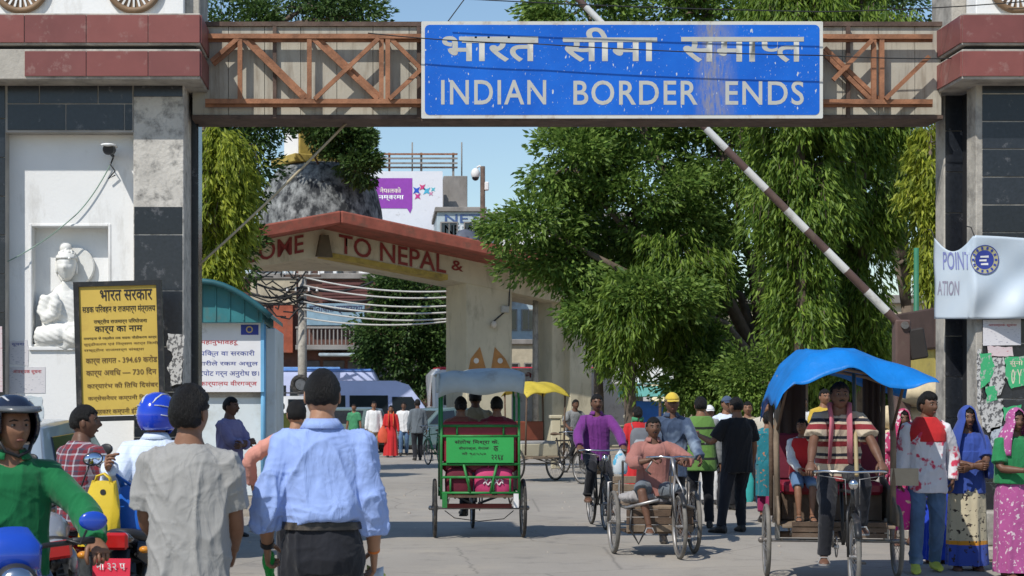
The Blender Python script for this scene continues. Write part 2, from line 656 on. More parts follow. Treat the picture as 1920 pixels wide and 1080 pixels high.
# niche panel recessed .2 behind the frame
nx0, nx1, nz0, nz1 = sx(60, GF + .2), sx(203, GF + .2), sz(650, GF + .2), sz(425, GF + .2)
yp = GF + .2
mb = MB()
mb.bx(xp0, nx0, yp, GF + .8, PZ, zpan); mb.bx(nx1, xp1, yp, GF + .8, PZ, zpan)
mb.bx(nx0, nx1, yp, GF + .8, PZ, nz0); mb.bx(nx0, nx1, yp, GF + .8, nz1, zpan)
mb.bx(nx0, nx1, yp + .2, GF + .8, nz0, nz1)
mb.build('niche_wall', M_WHITE, LP)
mb = MB()
mb.bx(nx0 - .03, nx0, yp - .01, yp + .01, nz0 - .03, nz1 + .03); mb.bx(nx1, nx1 + .03, yp - .01, yp + .01, nz0 - .03, nz1 + .03)
mb.bx(nx0 - .0, nx1 + .0, yp - .012, yp + .01, nz1, nz1 + .03); mb.bx(nx0 - .03, nx1 + .05, yp - .03, yp + .01, nz0 - .04, nz0)
mb.build('niche_frame', M_WHITE, LP, bevel=.006)
MB().bx(xl0, xp0, GF, GF + .8, PZ, ztop).build('column', M_GROUT, LP)
MB().bx(xp1, xl1, GF, GF + .8, PZ, ztop).build('column', M_PLASTER, LP, bevel=.01)
MB().bx(xp0, xp1, GF, GF + .75, zpan, ztop).build('lintel', M_GROUT, LP)
MB().bx(xl0, sx(372, 19.3), 19.3, 19.7, PZ, ztop).build('rear_column', M_BLACK[0], LP, bevel=.01)
rows = [sz(245, GF), sz(195, GF), sz(150, GF)]
tiles(LP, xp0 + .02, xp1 - .005, 0, 0, GF, M_BLACK, .62, rows, off=.45, depth=.008, gap=.011)
tiles(LP, xl0, xp0 + .02, PZ, ztop, GF, M_BLACK, .5, 12)
zc = [sz(v, GF) for v in (1010, 910, 820, 735, 650, 545, 440, 387)]
tiles(LP, xp1 + .004, xl1 - .012, 0, 0, GF, M_BLACK, .7, zc, depth=.008, gap=.011)
tiles(LP, xp1 + .004, xl1 - .012, 0, 0, GF, M_BLACK, .7, [sz(182, GF), sz(150, GF)])
cornice(LP, xl0, sx(375, CF), sx(375, CF), 1)
MB().bx(xl0, sx(345, GF), GF, 19.6, sz(24, CF), 7.2).build('parapet', M_WHITE, LP, bevel=.01)
MB().bx(sx(345, GF) + .0005, sx(372, GF), GF + .12, 19.6, sz(24, CF) , 7.2).build('parapet_side', M_CONC, LP, bevel=.01)
for px in (40, 252):
    spoked_disc(LP, sx(px, GF), sz(-27, GF), GF)

# --- opposite pillar
RP = thing('gate_pillar', 'black tiled gate pillar plastered with torn green posters below its maroon cornice', 'pillar')
xr0, xr1 = sx(1830, GF), 8.6
MB().bx(xr0, xr1, GF, GF + .3, PZ + .3, ztop).build('column', M_CONC, RP, bevel=.01)
MB().bx(sx(1770, 19.2), xr1, 19.2, 19.5, PZ, ztop).build('rear_column', M_CONC, RP, bevel=.01)
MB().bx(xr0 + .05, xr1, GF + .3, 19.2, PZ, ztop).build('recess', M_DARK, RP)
tiles(RP, sx(1770, 19.2) + .01, xr0 + .06, PZ, ztop, 19.2, M_BLACK, .5, 11)
MB().bx(xr0 - .02, xr1, GF - .12, GF + .32, PZ, sz(958, GF)).build('plinth', M_CONC, RP, bevel=.02)
zr = [sz(v, GF) for v in range(956, 140, -52)]
tiles(RP, xr0 + .06, xr1, 0, 0, GF, M_BLACK, .9, zr + [ztop], depth=.008, gap=.013)
cornice(RP, sx(1805, CF), xr1, sx(1805, CF), -1)
MB().bx(xr0, xr1, GF, 19.6, sz(24, CF), 7.2).build('parapet', M_WHITE, RP, bevel=.01)
MB().bx(sx(1752, 19.5), xr0 - .0005, GF + .3, 19.6, sz(24, CF), 7.2).build('parapet_side', M_CONC, RP, bevel=.01)
spoked_disc(RP, sx(1906, GF), sz(-27, GF), GF)

# --- overhead beam
M_RUST = mat('rusty_red_oxide_steel', (0.30, 0.135, 0.07), 0.75, var=.3, vs=5, bump=.3, bs=50, dirt=.4, dcol=(.13, .065, .04), ds=6)
M_RUSTD = mat('dark_rust_steel', (0.10, 0.065, 0.05), 0.8, var=.4, vs=6, bump=.3, dirt=.3)
M_SHEET = mat('streaked_beam_sheet', (0.44, 0.41, 0.34), 0.75, var=.14, vs=2, dirt=.42, dcol=(.20, .16, .12), ds=2.2, dstretch=(5, 5, .5), bump=.1)
BM = thing('overhead_truss', 'rusty red steel truss beam spanning the road between the gate pillars', 'truss')
by = 19.0
bx0, bx1 = sx(378, by) - .1, sx(1748, by) + .1
bz0, bz1 = sz(224, by), sz(45, by)
k = 0
x = bx0
while x < bx1 - .02:
    w = min(.39, bx1 - x)
    MB().bx(x + .003, x + w - .003, by, by + .03 + random.uniform(-.004, .004), bz0 + .05, bz1 - .03).build('panel', M_SHEET, BM)
    x += w
MB().bx(bx0, bx1, by + .04, by + .5, bz0 + .04, bz0 + .08).build('deck', M_CONC, BM)
MB().bx(bx0, bx1, by - .05, by + .52, bz0, bz0 + .038).build('flange', M_RUSTD, BM)
MB().bx(bx0, bx1, by - .03, by + .52, bz1 - .028, bz1 + .02).build('flange', M_RUSTD, BM)
MB().bx(bx0, bx1, by + .45, by + .48, bz0 + .09, bz1 - .03).build('rear_sheet', M_SHEET, BM)
ty = 18.87


def tb(a, b, w=.055, dy=0.0, m=None):
    p, q = at(*a, ty + dy), at(*b, ty + dy)
    MB().bar(p, q, w, w * .8, up=(0, 1, 0)).build('truss_bar', m or M_RUST, BM)


for py, dz in ((68, 0), (190, 0)):
    tb((385, py), (1748, py + 1), .05)
    tb((385, py + 8), (1748, py + 8), .035, .05)
for px in (450, 580, 715, 727, 1638, 1653):
    tb((px, 70), (px, 189), .05, .006)
for px in (860, 990, 1120, 1250, 1380, 1500):
    tb((px, 70), (px, 189), .05, .006)
for a, b, dy in [((396, 115), (446, 72), .0), ((400, 121), (450, 78), .03), ((455, 72), (570, 186), .012), ((462, 70), (577, 184), .04),
                 ((586, 72), (708, 186), .012), ((594, 70), (714, 182), .04), ((710, 72), (590, 186), -.03), ((732, 72), (792, 132), .012), ((792, 128), (730, 186), -.03),
                 ((1540, 96), (1632, 186), .012), ((1546, 90), (1646, 186), .04), ((1562, 150), (1636, 74), -.03), ((1660, 186), (1742, 106), -.03)]:
    tb(a, b, .045, dy)
for px in (515, 785, 1590):
    MB().bar(at(px, 50, 18.96), at(px, 222, 18.96), .04, .04, up=(0, 1, 0)).build('stud', M_RUSTD, BM)
for px in (450, 580, 720, 1645):
    for py in (70, 189):
        MB().bar(at(px, py, 18.86), at(px, py, 19.02), .035).build('bracket', M_RUSTD, BM)

# --- the blue sign
def sign_mat():
    m, nt, b = new_mat('scuffed_blue_sign_paint')
    c = ramp(nt, noise(nt, 1.6, 5, .6), [(.3, (.004, .098, .50)), (.7, (.008, .145, .64))])
    # brown run-off streak, a bump-and-dust patch along one third of the plate
    tc = N(nt, 'ShaderNodeTexCoord'); sp = N(nt, 'ShaderNodeSeparateXYZ'); nt.links.new(tc.outputs['Object'], sp.inputs[0])
    band = ramp(nt, sp.outputs[0], [(.0, 0.0), (1, 1.0)])
    mr = N(nt, 'ShaderNodeMapRange'); mr.inputs['From Min'].default_value = .75; mr.inputs['From Max'].default_value = 1.25
    nt.links.new(sp.outputs[0], mr.inputs['Value'])
    bnd = ramp(nt, mr.outputs[0], [(0, 0.0), (.35, .85), (.6, .6), (1, 0.0)])
    st = ramp(nt, noise(nt, 9, 8, .75, (3, 3, .7)), [(.34, 0.0), (.58, 1.0)])
    mm = N(nt, 'ShaderNodeMath'); mm.operation = 'MULTIPLY'; nt.links.new(bnd, mm.inputs[0]); nt.links.new(st, mm.inputs[1])
    c = mix(nt, mm.outputs[0], c, (.30, .27, .22))
    chip = ramp(nt, noise(nt, 20, 2, .5, (1.4, 1.4, .55)), [(.70, 0.0), (.715, 1.0)])
    c = mix(nt, chip, c, (.55, .58, .60))
    sm = ramp(nt, noise(nt, 75, 2, .5, (1, 1, .6)), [(.70, 0.0), (.73, .7)])
    c = mix(nt, sm, c, (.45, .5, .56))
    nt.links.new(c, b.inputs['Base Color'])
    b.inputs['Roughness'].default_value = .42
    b.inputs['Specular IOR Level'].default_value = .35
    bp = N(nt, 'ShaderNodeBump'); bp.inputs['Strength'].default_value = .25; bp.inputs['Distance'].default_value = .05
    nt.links.new(noise(nt, 1.8, 3), bp.inputs['Height']); nt.links.new(bp.outputs[0], b.inputs['Normal'])
    return m


SY = 18.72
M_SIGNW = mat('grey_white_reflective_sheet', (.47, .47, .43), .55, var=.06, dirt=.25, dcol=(.35, .28, .2), ds=9)
M_BORDER = mat('sign_border_paint', (.60, .60, .56), .5, var=.05, dirt=.3, dcol=(.26, .15, .08), ds=5)
sg = thing('border_sign', 'large blue bilingual road sign reading Indian border ends on the truss', 'sign', ((sx(790, SY) + sx(1543, SY)) / 2, SY, (sz(40, SY) + sz(222, SY)) / 2))
sw, sh = sx(1543, SY) - sx(790, SY), sz(40, SY) - sz(222, SY)


def rrect(w, h, r, n=5):
    pts = []
    for cx_, cz_, a0 in ((w / 2 - r, h / 2 - r, 0), (-w / 2 + r, h / 2 - r, 90), (-w / 2 + r, -h / 2 + r, 180), (w / 2 - r, -h / 2 + r, 270)):
        for i in range(n + 1):
            a = R(a0 + 90 * i / n)
            pts.append((cx_ + r * math.cos(a), cz_ + r * math.sin(a)))
    return pts


MB().prism(rrect(sw, sh, .01, 1), lambda u, v, w: (u, w, v), .03).build('border', M_BORDER, sg)
MB().prism(rrect(sw - .075, sh - .075, .05), lambda u, v, w: (u, -w, v), .004).build('face', sign_mat(), sg)
MB().bx(-sw / 2, sw / 2, .031, .06, -sh / 2 - .02, -sh / 2 + .03).build('rail', M_RUSTD, sg)
for px in (860, 1120, 1380):
    MB().bx(sx(px, SY) - sg.location.x - .02, sx(px, SY) - sg.location.x + .02, .03, .2, -sh / 2 + .1, sh / 2 - .1).build('bracket', M_RUSTD, sg)


def on_sign(u, v):
    return (sx(u, SY) - sg.location.x, -.006, sz(v, SY) - sg.location.z)


def half_pa(bm):
    xs = [v.co.x for v in bm.verts]; ys = [v.co.y for v in bm.verts]
    cutx = min(xs) + (max(xs) - min(xs)) * .66
    bmesh.ops.bisect_plane(bm, geom=bm.verts[:] + bm.edges[:] + bm.faces[:], plane_co=(cutx, 0, 0), plane_no=(1, 0, 0), clear_outer=True)


for body, box in (('भारत', (829, 1009, 116, 68)), ('सीमा', (1055, 1232, 116, 52)), ('समा', (1277, 1425, 117, 70)), ('त', (1453, 1507, 117, 70)),
                  ('INDIAN', (827, 1024, 196, 150)), ('BORDER', (1075, 1308, 197, 151)), ('ENDS', (1360, 1507, 197, 152))):
    text('lettering', body, box, M_SIGNW, sg, on_sign, offset=.012 if box[3] > 100 else .016, spacing=1.12 if box[3] > 100 else 1.0, res=4)
for hx0, hx1, hy in ((866, 1009, 72), (1056, 1232, 70.5), (1277, 1507, 69.5)):
    a_, b_ = on_sign(hx0, hy + 8.5), on_sign(hx1, hy)
    MB().bx(a_[0], b_[0], -.0085, -.0045, a_[2], b_[2]).build('headline', M_SIGNW, sg)
text('lettering', 'प', (1421, 1458, 105, 70), M_SIGNW, sg, on_sign, offset=.016, cut=half_pa)

# ---------------------------------------------------------------- people
def skin_mat(name, col):
    if name in MATS:
        return MATS[name]
    m, nt, b = new_mat(name)
    c = ramp(nt, noise(nt, 14, 4), [(.3, tuple(x * .86 for x in col)), (.7, tuple(x * 1.12 for x in col))])
    nt.links.new(c, b.inputs['Base Color'])
    b.inputs['Roughness'].default_value = .5
    b.inputs['Specular IOR Level'].default_value = .35
    b.inputs['Subsurface Weight'].default_value = 0.0
    bp = N(nt, 'ShaderNodeBump'); bp.inputs['Strength'].default_value = .12; bp.inputs['Distance'].default_value = .004
    nt.links.new(noise(nt, 120, 3), bp.inputs['Height']); nt.links.new(bp.outputs[0], b.inputs['Normal'])
    MATS[name] = m
    return m


SKIN = {'light': skin_mat('skin_light_brown', (.36, .19, .115)), 'mid': skin_mat('skin_brown', (.23, .115, .068)), 'dark': skin_mat('skin_dark_brown', (.14, .070, .044))}
M_EYE = mat('eye_white', (.24, .21, .18), .4, var=.02)
M_PUPIL = mat('eye_dark', (.012, .008, .006), .2)
M_LIP = mat('lip_brown', (.17, .065, .05), .45)
M_HAIR = mat('black_hair', (.0065, .0055, .005), .55, var=.5, vs=60, bump=.8, bs=170, spec=.28, bstretch=(1, 1, .2))
M_HAIRG = mat('greying_hair', (.10, .095, .09), .5, var=.5, vs=60, bump=.9, bs=120)
M_SHOE = mat('black_shoe_leather', (.018, .016, .015), .4, var=.3, dirt=.35, dcol=(.16, .13, .10), ds=9)
M_SANDAL = mat('worn_brown_sandal', (.12, .075, .05), .7, var=.3, dirt=.3)
M_GREYSHOE = mat('dusty_grey_slipper', (.27, .27, .27), .7, var=.2, dirt=.3)


def ik(a, c, l1, l2, hint):
    a, c = Vector(a), Vector(c)
    d = c - a
    L = d.length
    mx = (l1 + l2) * .998
    if L > mx:
        c = a + d * (mx / L)
        d = c - a
        L = mx
    L = max(L, abs(l1 - l2) + .01)
    u = d.normalized()
    x = (l1 * l1 - l2 * l2 + L * L) / (2 * L)
    h = math.sqrt(max(0, l1 * l1 - x * x))
    p = Vector(hint) - u * Vector(hint).dot(u)
    if p.length < 1e-4:
        p = u.orthogonal()
    p.normalize()
    return a + u * x + p * h, c


def head_grid(nu, nv, grow=0.0, fn=None):
    """points of a head about its own centre, facing +y; returns rings bottom to top of (point, direction)"""
    rings = []
    for i in range(1, nv):
        t = PI * i / nv
        rg = []
        for j in range(nu):
            a = 2 * PI * j / nu
            dx, dy, dz = math.sin(t) * math.sin(a), math.sin(t) * math.cos(a), -math.cos(t)
            x, y, z = dx * .076, dy * .096, dz * .118
            if y < 0:
                y *= 1.04
            if z < 0:
                k = -z / .118
                x *= 1 - .22 * k ** 1.6
                y *= 1 - .10 * k if y > 0 else 1 - .42 * k ** 1.3
            else:
                x *= 1 + .03 * math.sin(z / .118 * PI)
            if y > 0 and grow == 0:
                g = lambda cx, cz, wx, wz: math.exp(-((x - cx) / wx) ** 2 - ((z - cz) / wz) ** 2)
                f = 0
                f += .026 * g(0, -.022, .0125, .016) + .013 * g(0, .004, .010, .024)
                f -= .013 * (g(.031, .010, .017, .011) + g(-.031, .010, .017, .011))
                f += .006 * (g(.030, .030, .022, .008) + g(-.030, .030, .022, .008))
                f += .005 * g(0, -.056, .022, .006) + .005 * g(0, -.068, .018, .006) - .005 * g(0, -.062, .02, .0025)
                f += .010 * g(0, -.098, .024, .014) + .005 * (g(.046, -.018, .018, .016) + g(-.046, -.018, .018, .016))
                y += f
            p = Vector((x, y, z))
            if grow:
                p += Vector((dx, dy, dz)) * (grow if fn is None else fn(dx, dy, dz) * grow)
            rg.append(p)
        rings.append(rg)
    return rings


def person(name, label, pos, face=0.0, h=1.70, skin='mid', hips=None, lean=0.0, head=(0, 0), handR=None, handL=None, elbR=(.5, -.6, -.3), elbL=(-.5, -.6, -.3),
           footR=None, footL=None, kneeR=(0.05, 1, 0), kneeL=(-.05, 1, 0), toeR=0.0, toeL=0.0, top=None, sleeve='short', tuck=False, tope=1.0, bottom=None, btype='trousers',
           hair='short', hairm=None, shoes=None, voxel=.011, curl=(.55, .55), bulk=1.0, seed=0, group=None, z0=0.0, hem=None, belt=None, collar=False, cat='person', fold=1.8,
           sari=None, veil=None, sandal=False, beard=False, palmR=None, palmL=None, twist=0.0, bare=False, overlay=None):
    """face 0 = looking away along the road, pi = looking back towards the near end. Local: x to the person's right hand, y forward. Targets in metres."""
    s = h / 1.722
    T = thing(name, label, cat, (pos[0], pos[1], z0), face, group)
    V = lambda *a: Vector(a) * s
    hp = Vector(hips) if hips is not None else V(0, 0, .945)
    # spine frame
    tw = Matrix.Rotation(twist, 3, 'Z')

    def spine(d):
        """point at canonical height d above the pelvis"""
        d = d * 1.085
        k = max(0, min(1, d / .3))
        ang = lean * (.55 + .45 * k)
        n = 8
        p = hp.copy()
        for i in range(n):
            dd = d / n * (i + .5)
            a = lean * (.55 + .45 * max(0, min(1, dd / .3)))
            p += Vector((0, math.sin(a), math.cos(a))) * (d / n * s)
        tt = Matrix.Rotation(twist * k, 3, 'Z')
        return p, tt @ Vector((1, 0, 0)), tt @ Vector((0, math.cos(ang), -math.sin(ang)))

    def ring(d, a, b, n=20, yo=0.0, sq=2.4, dip=0.0):
        p, X, F = spine(d)
        out = []
        for j in range(n):
            t = 2 * PI * j / n
            c_, s_ = math.cos(t), math.sin(t)
            e = 2 / sq
            out.append(p + F * (yo * s) + X * (a * s * math.copysign(abs(c_) ** e, c_)) + F * (b * s * math.copysign(abs(s_) ** e, s_)) - Vector((0, 0, dip * s * max(0, s_) ** 2)))
        return out

    B = bulk
    TOR = [(-.11, .125 * B, .10 * B), (-.02, .160 * B, .115 * B), (.06, .155 * B, .11 * B), (.15, .14 * B, .10 * B), (.28, .158 * B, .112 * B), (.37, .165, .108 * B), (.425, .125, .088), (.465, .080, .068), (.525, .056, .058)]
    mb = MB()
    mb.loft([ring(*r) for r in TOR])
    nb, NX, NF = spine(.505)
    # head frame
    hyaw, hpit = head
    ang = lean * .35
    HM = Matrix.Rotation(twist + hyaw, 3, 'Z') @ Matrix.Rotation(-ang * .6 - hpit, 3, 'X')
    upv = Vector((0, math.sin(lean * .8), math.cos(lean * .8)))
    hc = nb + upv * (.040 * s) + HM @ V(0, .022, .075)
    mb.tube([nb - upv * .03 * s, nb + upv * .03 * s, hc - HM @ V(0, .012, .05)], [.066 * s, .056 * s, .052 * s], 12)
    J = {}
    shp = {}
    for sd, nm, tgt, eh, cu in ((1, 'R', handR, elbR, curl[0]), (-1, 'L', handL, elbL, curl[1])):
        p, X, F = spine(.412)
        sh = p + X * (sd * .168 * s)
        tg = Vector(tgt) if tgt is not None else hp + V(sd * .255, .05, -.10)
        el, wr = ik(sh, tg, .285 * s, .255 * s, eh)
        J[nm] = (p + X * (sd * .10 * s) + Vector((0, 0, .012 * s)), sh, el, wr)
        shp[nm] = sh
        a = J[nm]
        up = (el - sh).normalized(); fo = (wr - el).normalized()
        mb.tube([a[0], sh, sh.lerp(el, .35), el - up * .03 * s, el + fo * .03 * s, el.lerp(wr, .35), wr.lerp(el, .15), wr],
                [.05 * s, .05 * s * B, .048 * s * B, .042 * s, .042 * s, .043 * s, .030 * s, .028 * s], 12)
    for sd, nm, tgt, kh in ((1, 'r', footR, kneeR), (-1, 'l', footL, kneeL)):
        hj = hp + V(sd * .088, 0, -.03)
        tg = Vector(tgt) if tgt is not None else Vector((sd * .10 * s, 0, .085 * s))
        kn, an = ik(hj, tg, .425 * s, .425 * s, kh)
        J[nm] = (hj, kn, an)
        up = (kn - hj).normalized(); fo = (an - kn).normalized()
        mb.tube([hj - up * .05 * s, hj + up * .06 * s, hj.lerp(kn, .5), kn - up * .04 * s, kn + fo * .04 * s, kn.lerp(an, .35), kn.lerp(an, .8), an],
                [x * (.72 if btype in ('skirt', 'kurta') else 1) for x in (.085 * s, .088 * s * B, .072 * s * B, .056 * s, .052 * s, .056 * s, .036 * s, .034 * s)], 12)
    me = remesh(mb, voxel, 3)
    # detail added to the same body mesh: head, ears, fingers, feet
    co, _ = mesh_arrays(me)
    D = MB()
    D.v = [tuple(x) for x in co]
    D.f = [tuple(p.vertices) for p in me.polygons]
    D.m = [0] * len(D.f)
    bpy.data.meshes.remove(me)
    nu, nv = (36, 30) if voxel < .01 else (26, 22)
    HP = lambda p: hc + HM @ (Vector(p) * s)
    rg = head_grid(nu, nv)
    D.loft([[HP(p) for p in r] for r in rg], True)
    for sd in (-1, 1):
        D.ball(HP((sd * .076, -.008, -.006)), (.008 * s, .018 * s, .030 * s), 8, 6, HM)
        D.cur = 1
        D.ball(HP((sd * .030, .0755, .010)), (.0135 * s, .010 * s, .0058 * s), 8, 6, HM)
        D.cur = 2
        D.ball(HP((sd * .030, .0825, .010)), (.0064 * s, .0055 * s, .0060 * s), 8, 6, HM)
        D.tube([HP((sd * .014, .0925, .029)), HP((sd * .032, .088, .034)), HP((sd * .050, .072, .027))], [.0028 * s, .0042 * s, .002 * s], 6)
        D.cur = 0
    D.cur = 3
    D.ball(HP((0, .0855, -.060)), (.021 * s, .010 * s, .0075 * s), 10, 6, HM)
    D.cur = 0
    if beard:
        D.cur = 2
        D.tube([HP((-.026, .092, -.050)), HP((0, .101, -.045)), HP((.026, .092, -.050))], [.004 * s, .006 * s, .004 * s], 6)
        D.cur = 0
    for sd, nm, cu, pn in ((1, 'R', curl[0], palmR), (-1, 'L', curl[1], palmL)):
        _, sh, el, wr = J[nm]
        f = (wr - el).normalized()
        nrm = Vector(pn) if pn is not None else Vector((-sd, 0, 0))
        nrm = (nrm - f * nrm.dot(f))
        if nrm.length < .05:
            nrm = Vector((0, 1, 0)) - f * f.y
        nrm.normalize()
        wd = f.cross(nrm) * sd      # towards the little finger or thumb side
        # thumb side: forward when hanging
        th = wd if wd.dot(Vector((0, 1, .2))) > 0 else -wd
        pc = lambda a, b, c: wr + (f * a + th * b + nrm * c) * s
        k = 12
        prof = [(-.02, .026, .024), (.0, .030, .020), (.035, .040, .017), (.07, .043, .015), (.092, .041, .012)]
        D.loft([[pc(a, b * math.cos(2 * PI * j / k), c * math.sin(2 * PI * j / k)) for j in range(k)] for a, b, c in prof])
        for q, (off, ln) in enumerate(((.031, .072), (.011, .08), (-.010, .074), (-.030, .058))):
            pt = [pc(.082, off, 0)]
            d = 0
            pos2 = (.082, 0.0)
            cc = cu * (1.0 + .12 * q)
            for seg, da in ((.46, .55), (.30, 1.0), (.24, .8)):
                d += da * cc
                pos2 = (pos2[0] + ln * seg * math.cos(d), pos2[1] + ln * seg * math.sin(d))
                pt.append(pc(pos2[0], off * (1 - .1 * seg), pos2[1]))
            D.tube(pt, [.0098 * s, .0092 * s, .0085 * s, .0065 * s], 7)
        D.tube([pc(.012, .026, .002), pc(.04, .05, .012), pc(.066, .056, .026 + .015 * cu), pc(.088, .05, .036 + .03 * cu)], [.014 * s, .0125 * s, .0105 * s, .008 * s], 7)
    bare_feet = bare or sandal
    feet = {}
    for sd, nm, ty in ((1, 'r', toeR), (-1, 'l', toeL)):
        an = J[nm][2]
        yaw, pit = ty if isinstance(ty, tuple) else (ty, 0.0)
        FM = Matrix.Rotation(yaw - sd * .10, 3, 'Z') @ Matrix.Rotation(pit, 3, 'X')
        feet[nm] = (an, FM)
        if bare_feet:
            pr = [(-.065, .026, .03, -.045), (-.04, .034, .045, -.035), (.0, .036, .055, -.025), (.06, .040, .034, -.048), (.12, .045, .022, -.06), (.165, .038, .015, -.066), (.185, .018, .009, -.07)]
            D.loft([[an + FM @ V(w * math.cos(2 * PI * j / 12), y, zc + hh * math.sin(2 * PI * j / 12)) for j in range(12)] for y, w, hh, zc in pr])
    body = D.build('body', [SKIN[skin], M_EYE, M_PUPIL, M_LIP], T, smooth=True)
    # shoes or sandals
    sm = shoes or M_SHOE
    for nm in ('r', 'l'):
        an, FM = feet[nm]
        mb = MB()
        if bare_feet:
            if sandal:
                pr = [(-.075, .03), (-.04, .038), (.06, .043), (.13, .050), (.18, .036), (.195, .02)]
                mb.loft([[an + FM @ V(w * c, y, -.085 + zz) for c, zz in ((-1, 0), (1, 0), (1, .014), (-1, .014))] for y, w in pr])
                mb.tube([an + FM @ V(x, y, z) for x, y, z in ((-.05, .10, -.07), (-.03, .09, -.02), (.03, .09, -.02), (.05, .10, -.07))], .009 * s, 6)
                mb.build('sandal', sm, T, smooth=40)
            continue
        pr = [(-.085, .022, .03, -.05), (-.075, .036, .05, -.035), (-.03, .043, .065, -.02), (.02, .043, .06, -.025), (.07, .046, .042, -.043), (.125, .050, .033, -.052), (.17, .044, .026, -.058), (.20, .024, .016, -.066)]
        mb.loft([[an + FM @ V(w * math.cos(2 * PI * j / 14), y, max(-.083, zc + hh * math.sin(2 * PI * j / 14))) for j in range(14)] for y, w, hh, zc in pr])
        mb.build('shoe', sm, T, smooth=50)
    # trousers
    if bottom is not None and btype in ('trousers', 'shorts'):
        mb = MB()
        e = .012
        wt = .10 if tuck else .05
        mb.loft([ring(-.12, .135 * B + e, .108 * B + e), ring(-.06, .162 * B + e, .122 * B + e), ring(0, .166 * B + e, .120 * B + e), ring(.06, .158 * B + e, .113 * B + e), ring(wt, .150 * B + e, .108 * B + e)])
        for nm in 'rl':
            hj, kn, an = J[nm]
            up = (kn - hj).normalized(); fo = (an - kn).normalized()
            if btype == 'shorts':
                mb.tube([hj - up * .05 * s, hj + up * .05 * s, hj.lerp(kn, .5), kn - up * .02 * s, kn + fo * .02 * s], [.098 * s, .105 * s * B, .095 * s * B, .085 * s, .083 * s], 14)
            else:
                en = an + fo * (.0 if hem is None else hem) * s
                mb.tube([hj - up * .05 * s, hj + up * .05 * s, hj.lerp(kn, .5), kn - up * .04 * s, kn + fo * .05 * s, kn.lerp(an, .5), kn.lerp(an, .85), en],
                        [.098 * s, .103 * s * B, .088 * s * B, .074 * s, .072 * s, .068 * s, .062 * s, .064 * s], 14)
        cloth_mesh('trousers', mb, voxel, bottom, T, seed + 1, .006 * fold, s)
    elif bottom is not None and btype in ('skirt', 'kurta'):
        mb = MB()
        rgs = []
        n = 56
        hw = (hem or .30)
        zend = (.06 if btype == 'skirt' else .42) * s
        fx = (J['r'][2] + J['l'][2]) / 2
        sp = abs(J['r'][2].y - J['l'][2].y)
        rr = np.random.default_rng(seed + 5)
        ph = rr.uniform(0, 6.28, 4)
        for i in range(15):
            t = i / 14
            c = Vector((hp.x * (1 - t) + fx.x * t, hp.y * (1 - t) + fx.y * t * .9, (hp.z + .1 * s) * (1 - t) + zend * t))
            k = min(1, t / .22)
            a = (.155 * B * (1 - k) + .185 * B * k) * (1 - t) + hw * .78 * t if t > .22 else .155 * B * (1 - k) + .185 * B * k
            b_ = (.12 * B * (1 - k) + .16 * B * k) * (1 - t) + (hw * .62 + sp * .35) * t if t > .22 else .12 * B * (1 - k) + .16 * B * k
            amp = .02 * t + .004
            ringp = []
            for j in range(n):
                an_ = 2 * PI * j / n
                m_ = 1 + (amp / .2) * (math.sin(an_ * 9 + ph[0] + t * 1.5) * .6 + math.sin(an_ * 14 + ph[1] - t) * .4 + math.sin(an_ * 5 + ph[2]) * .5)
                ringp.append(c + Vector((a * s * m_ * math.cos(an_), b_ * s * m_ * math.sin(an_), 0)))
            rgs.append(ringp)
        rgs = rgs[::-1]
        mb.loft(rgs)
        mb.build('skirt', bottom, T, smooth=60)
    # top garment
    if top is not None:
        mb = MB()
        e = .014 * tope
        body_rings = []
        if tuck:
            body_rings += [ring(.0, .150 * B, .105 * B), ring(.085, .150 * B, .105 * B), ring(.10, .160 * B, .116 * B), ring(.115, .172 * B + e * .8, .130 * B + e), ring(.16, .166 * B + e * 1.4, .124 * B + e * 1.6)]
        else:
            lo = -.16 if hips is None else -.09
            if btype == 'kurta':
                lo = -.04
            if btype == 'skirt':
                body_rings += [ring(.0, .13 * B, .10 * B), ring(.06, .135 * B, .105 * B)]
            else:
                body_rings += [ring(lo, .176 * B + e * 1.2, .138 * B + e * 1.2), ring(-.03, .170 * B + e, .132 * B + e)]
            body_rings += [ring(.10 if btype == 'skirt' else .08, .160 * B + e * 1.3, .12 * B + e * 1.4), ring(.15, .152 * B + e * 1.6, .112 * B + e * 1.6)]
        body_rings += [ring(.28, .162 * B + e * 1.3, .116 * B + e * 1.2), ring(.37, .168 + e, .112 * B + e), ring(.425, .148 + e * .8, .098 + e * .8), ring(.462, .112 + e * .5, .084 + e * .5, dip=.025), ring(.488, .084 + e * .2, .076 + e * .2, dip=.05 if collar else .03)]
        mb.loft(body_rings)
        for nm in 'RL':
            a, sh, el, wr = J[nm]
            up = (el - sh).normalized(); fo = (wr - el).normalized()
            w = .016 * tope
            if sleeve == 'none':
                mb.tube([a, sh, sh + up * .05 * s], [.062 * s, .06 * s, .056 * s], 12)
            elif sleeve == 'short':
                mb.tube([a, sh, sh.lerp(el, .4), sh.lerp(el, .80)], [.062 * s, (.052 + w) * s * B, (.058 + w) * s * B, (.060 + w) * s * B], 14)
            else:
                pts = [a, sh, sh.lerp(el, .4), el - up * .04 * s, el + fo * .04 * s]
                rd = [.062 * s, (.052 + w) * s * B, (.054 + w) * s * B, (.05 + w) * s, (.05 + w) * s]
                if sleeve == 'rolled':
                    pts += [el.lerp(wr, .30), el.lerp(wr, .32), el.lerp(wr, .48)]
                    rd += [(.048 + w) * s, (.056 + w) * s, (.054 + w) * s]
                else:
                    pts += [el.lerp(wr, .5), el.lerp(wr, .85), wr]
                    rd += [(.045 + w) * s, (.036 + w) * s, (.034 + w) * s]
                mb.tube(pts, rd, 14)
        shirt = cloth_mesh('shirt', mb, voxel, top, T, seed + 2, .0075 * fold, s)
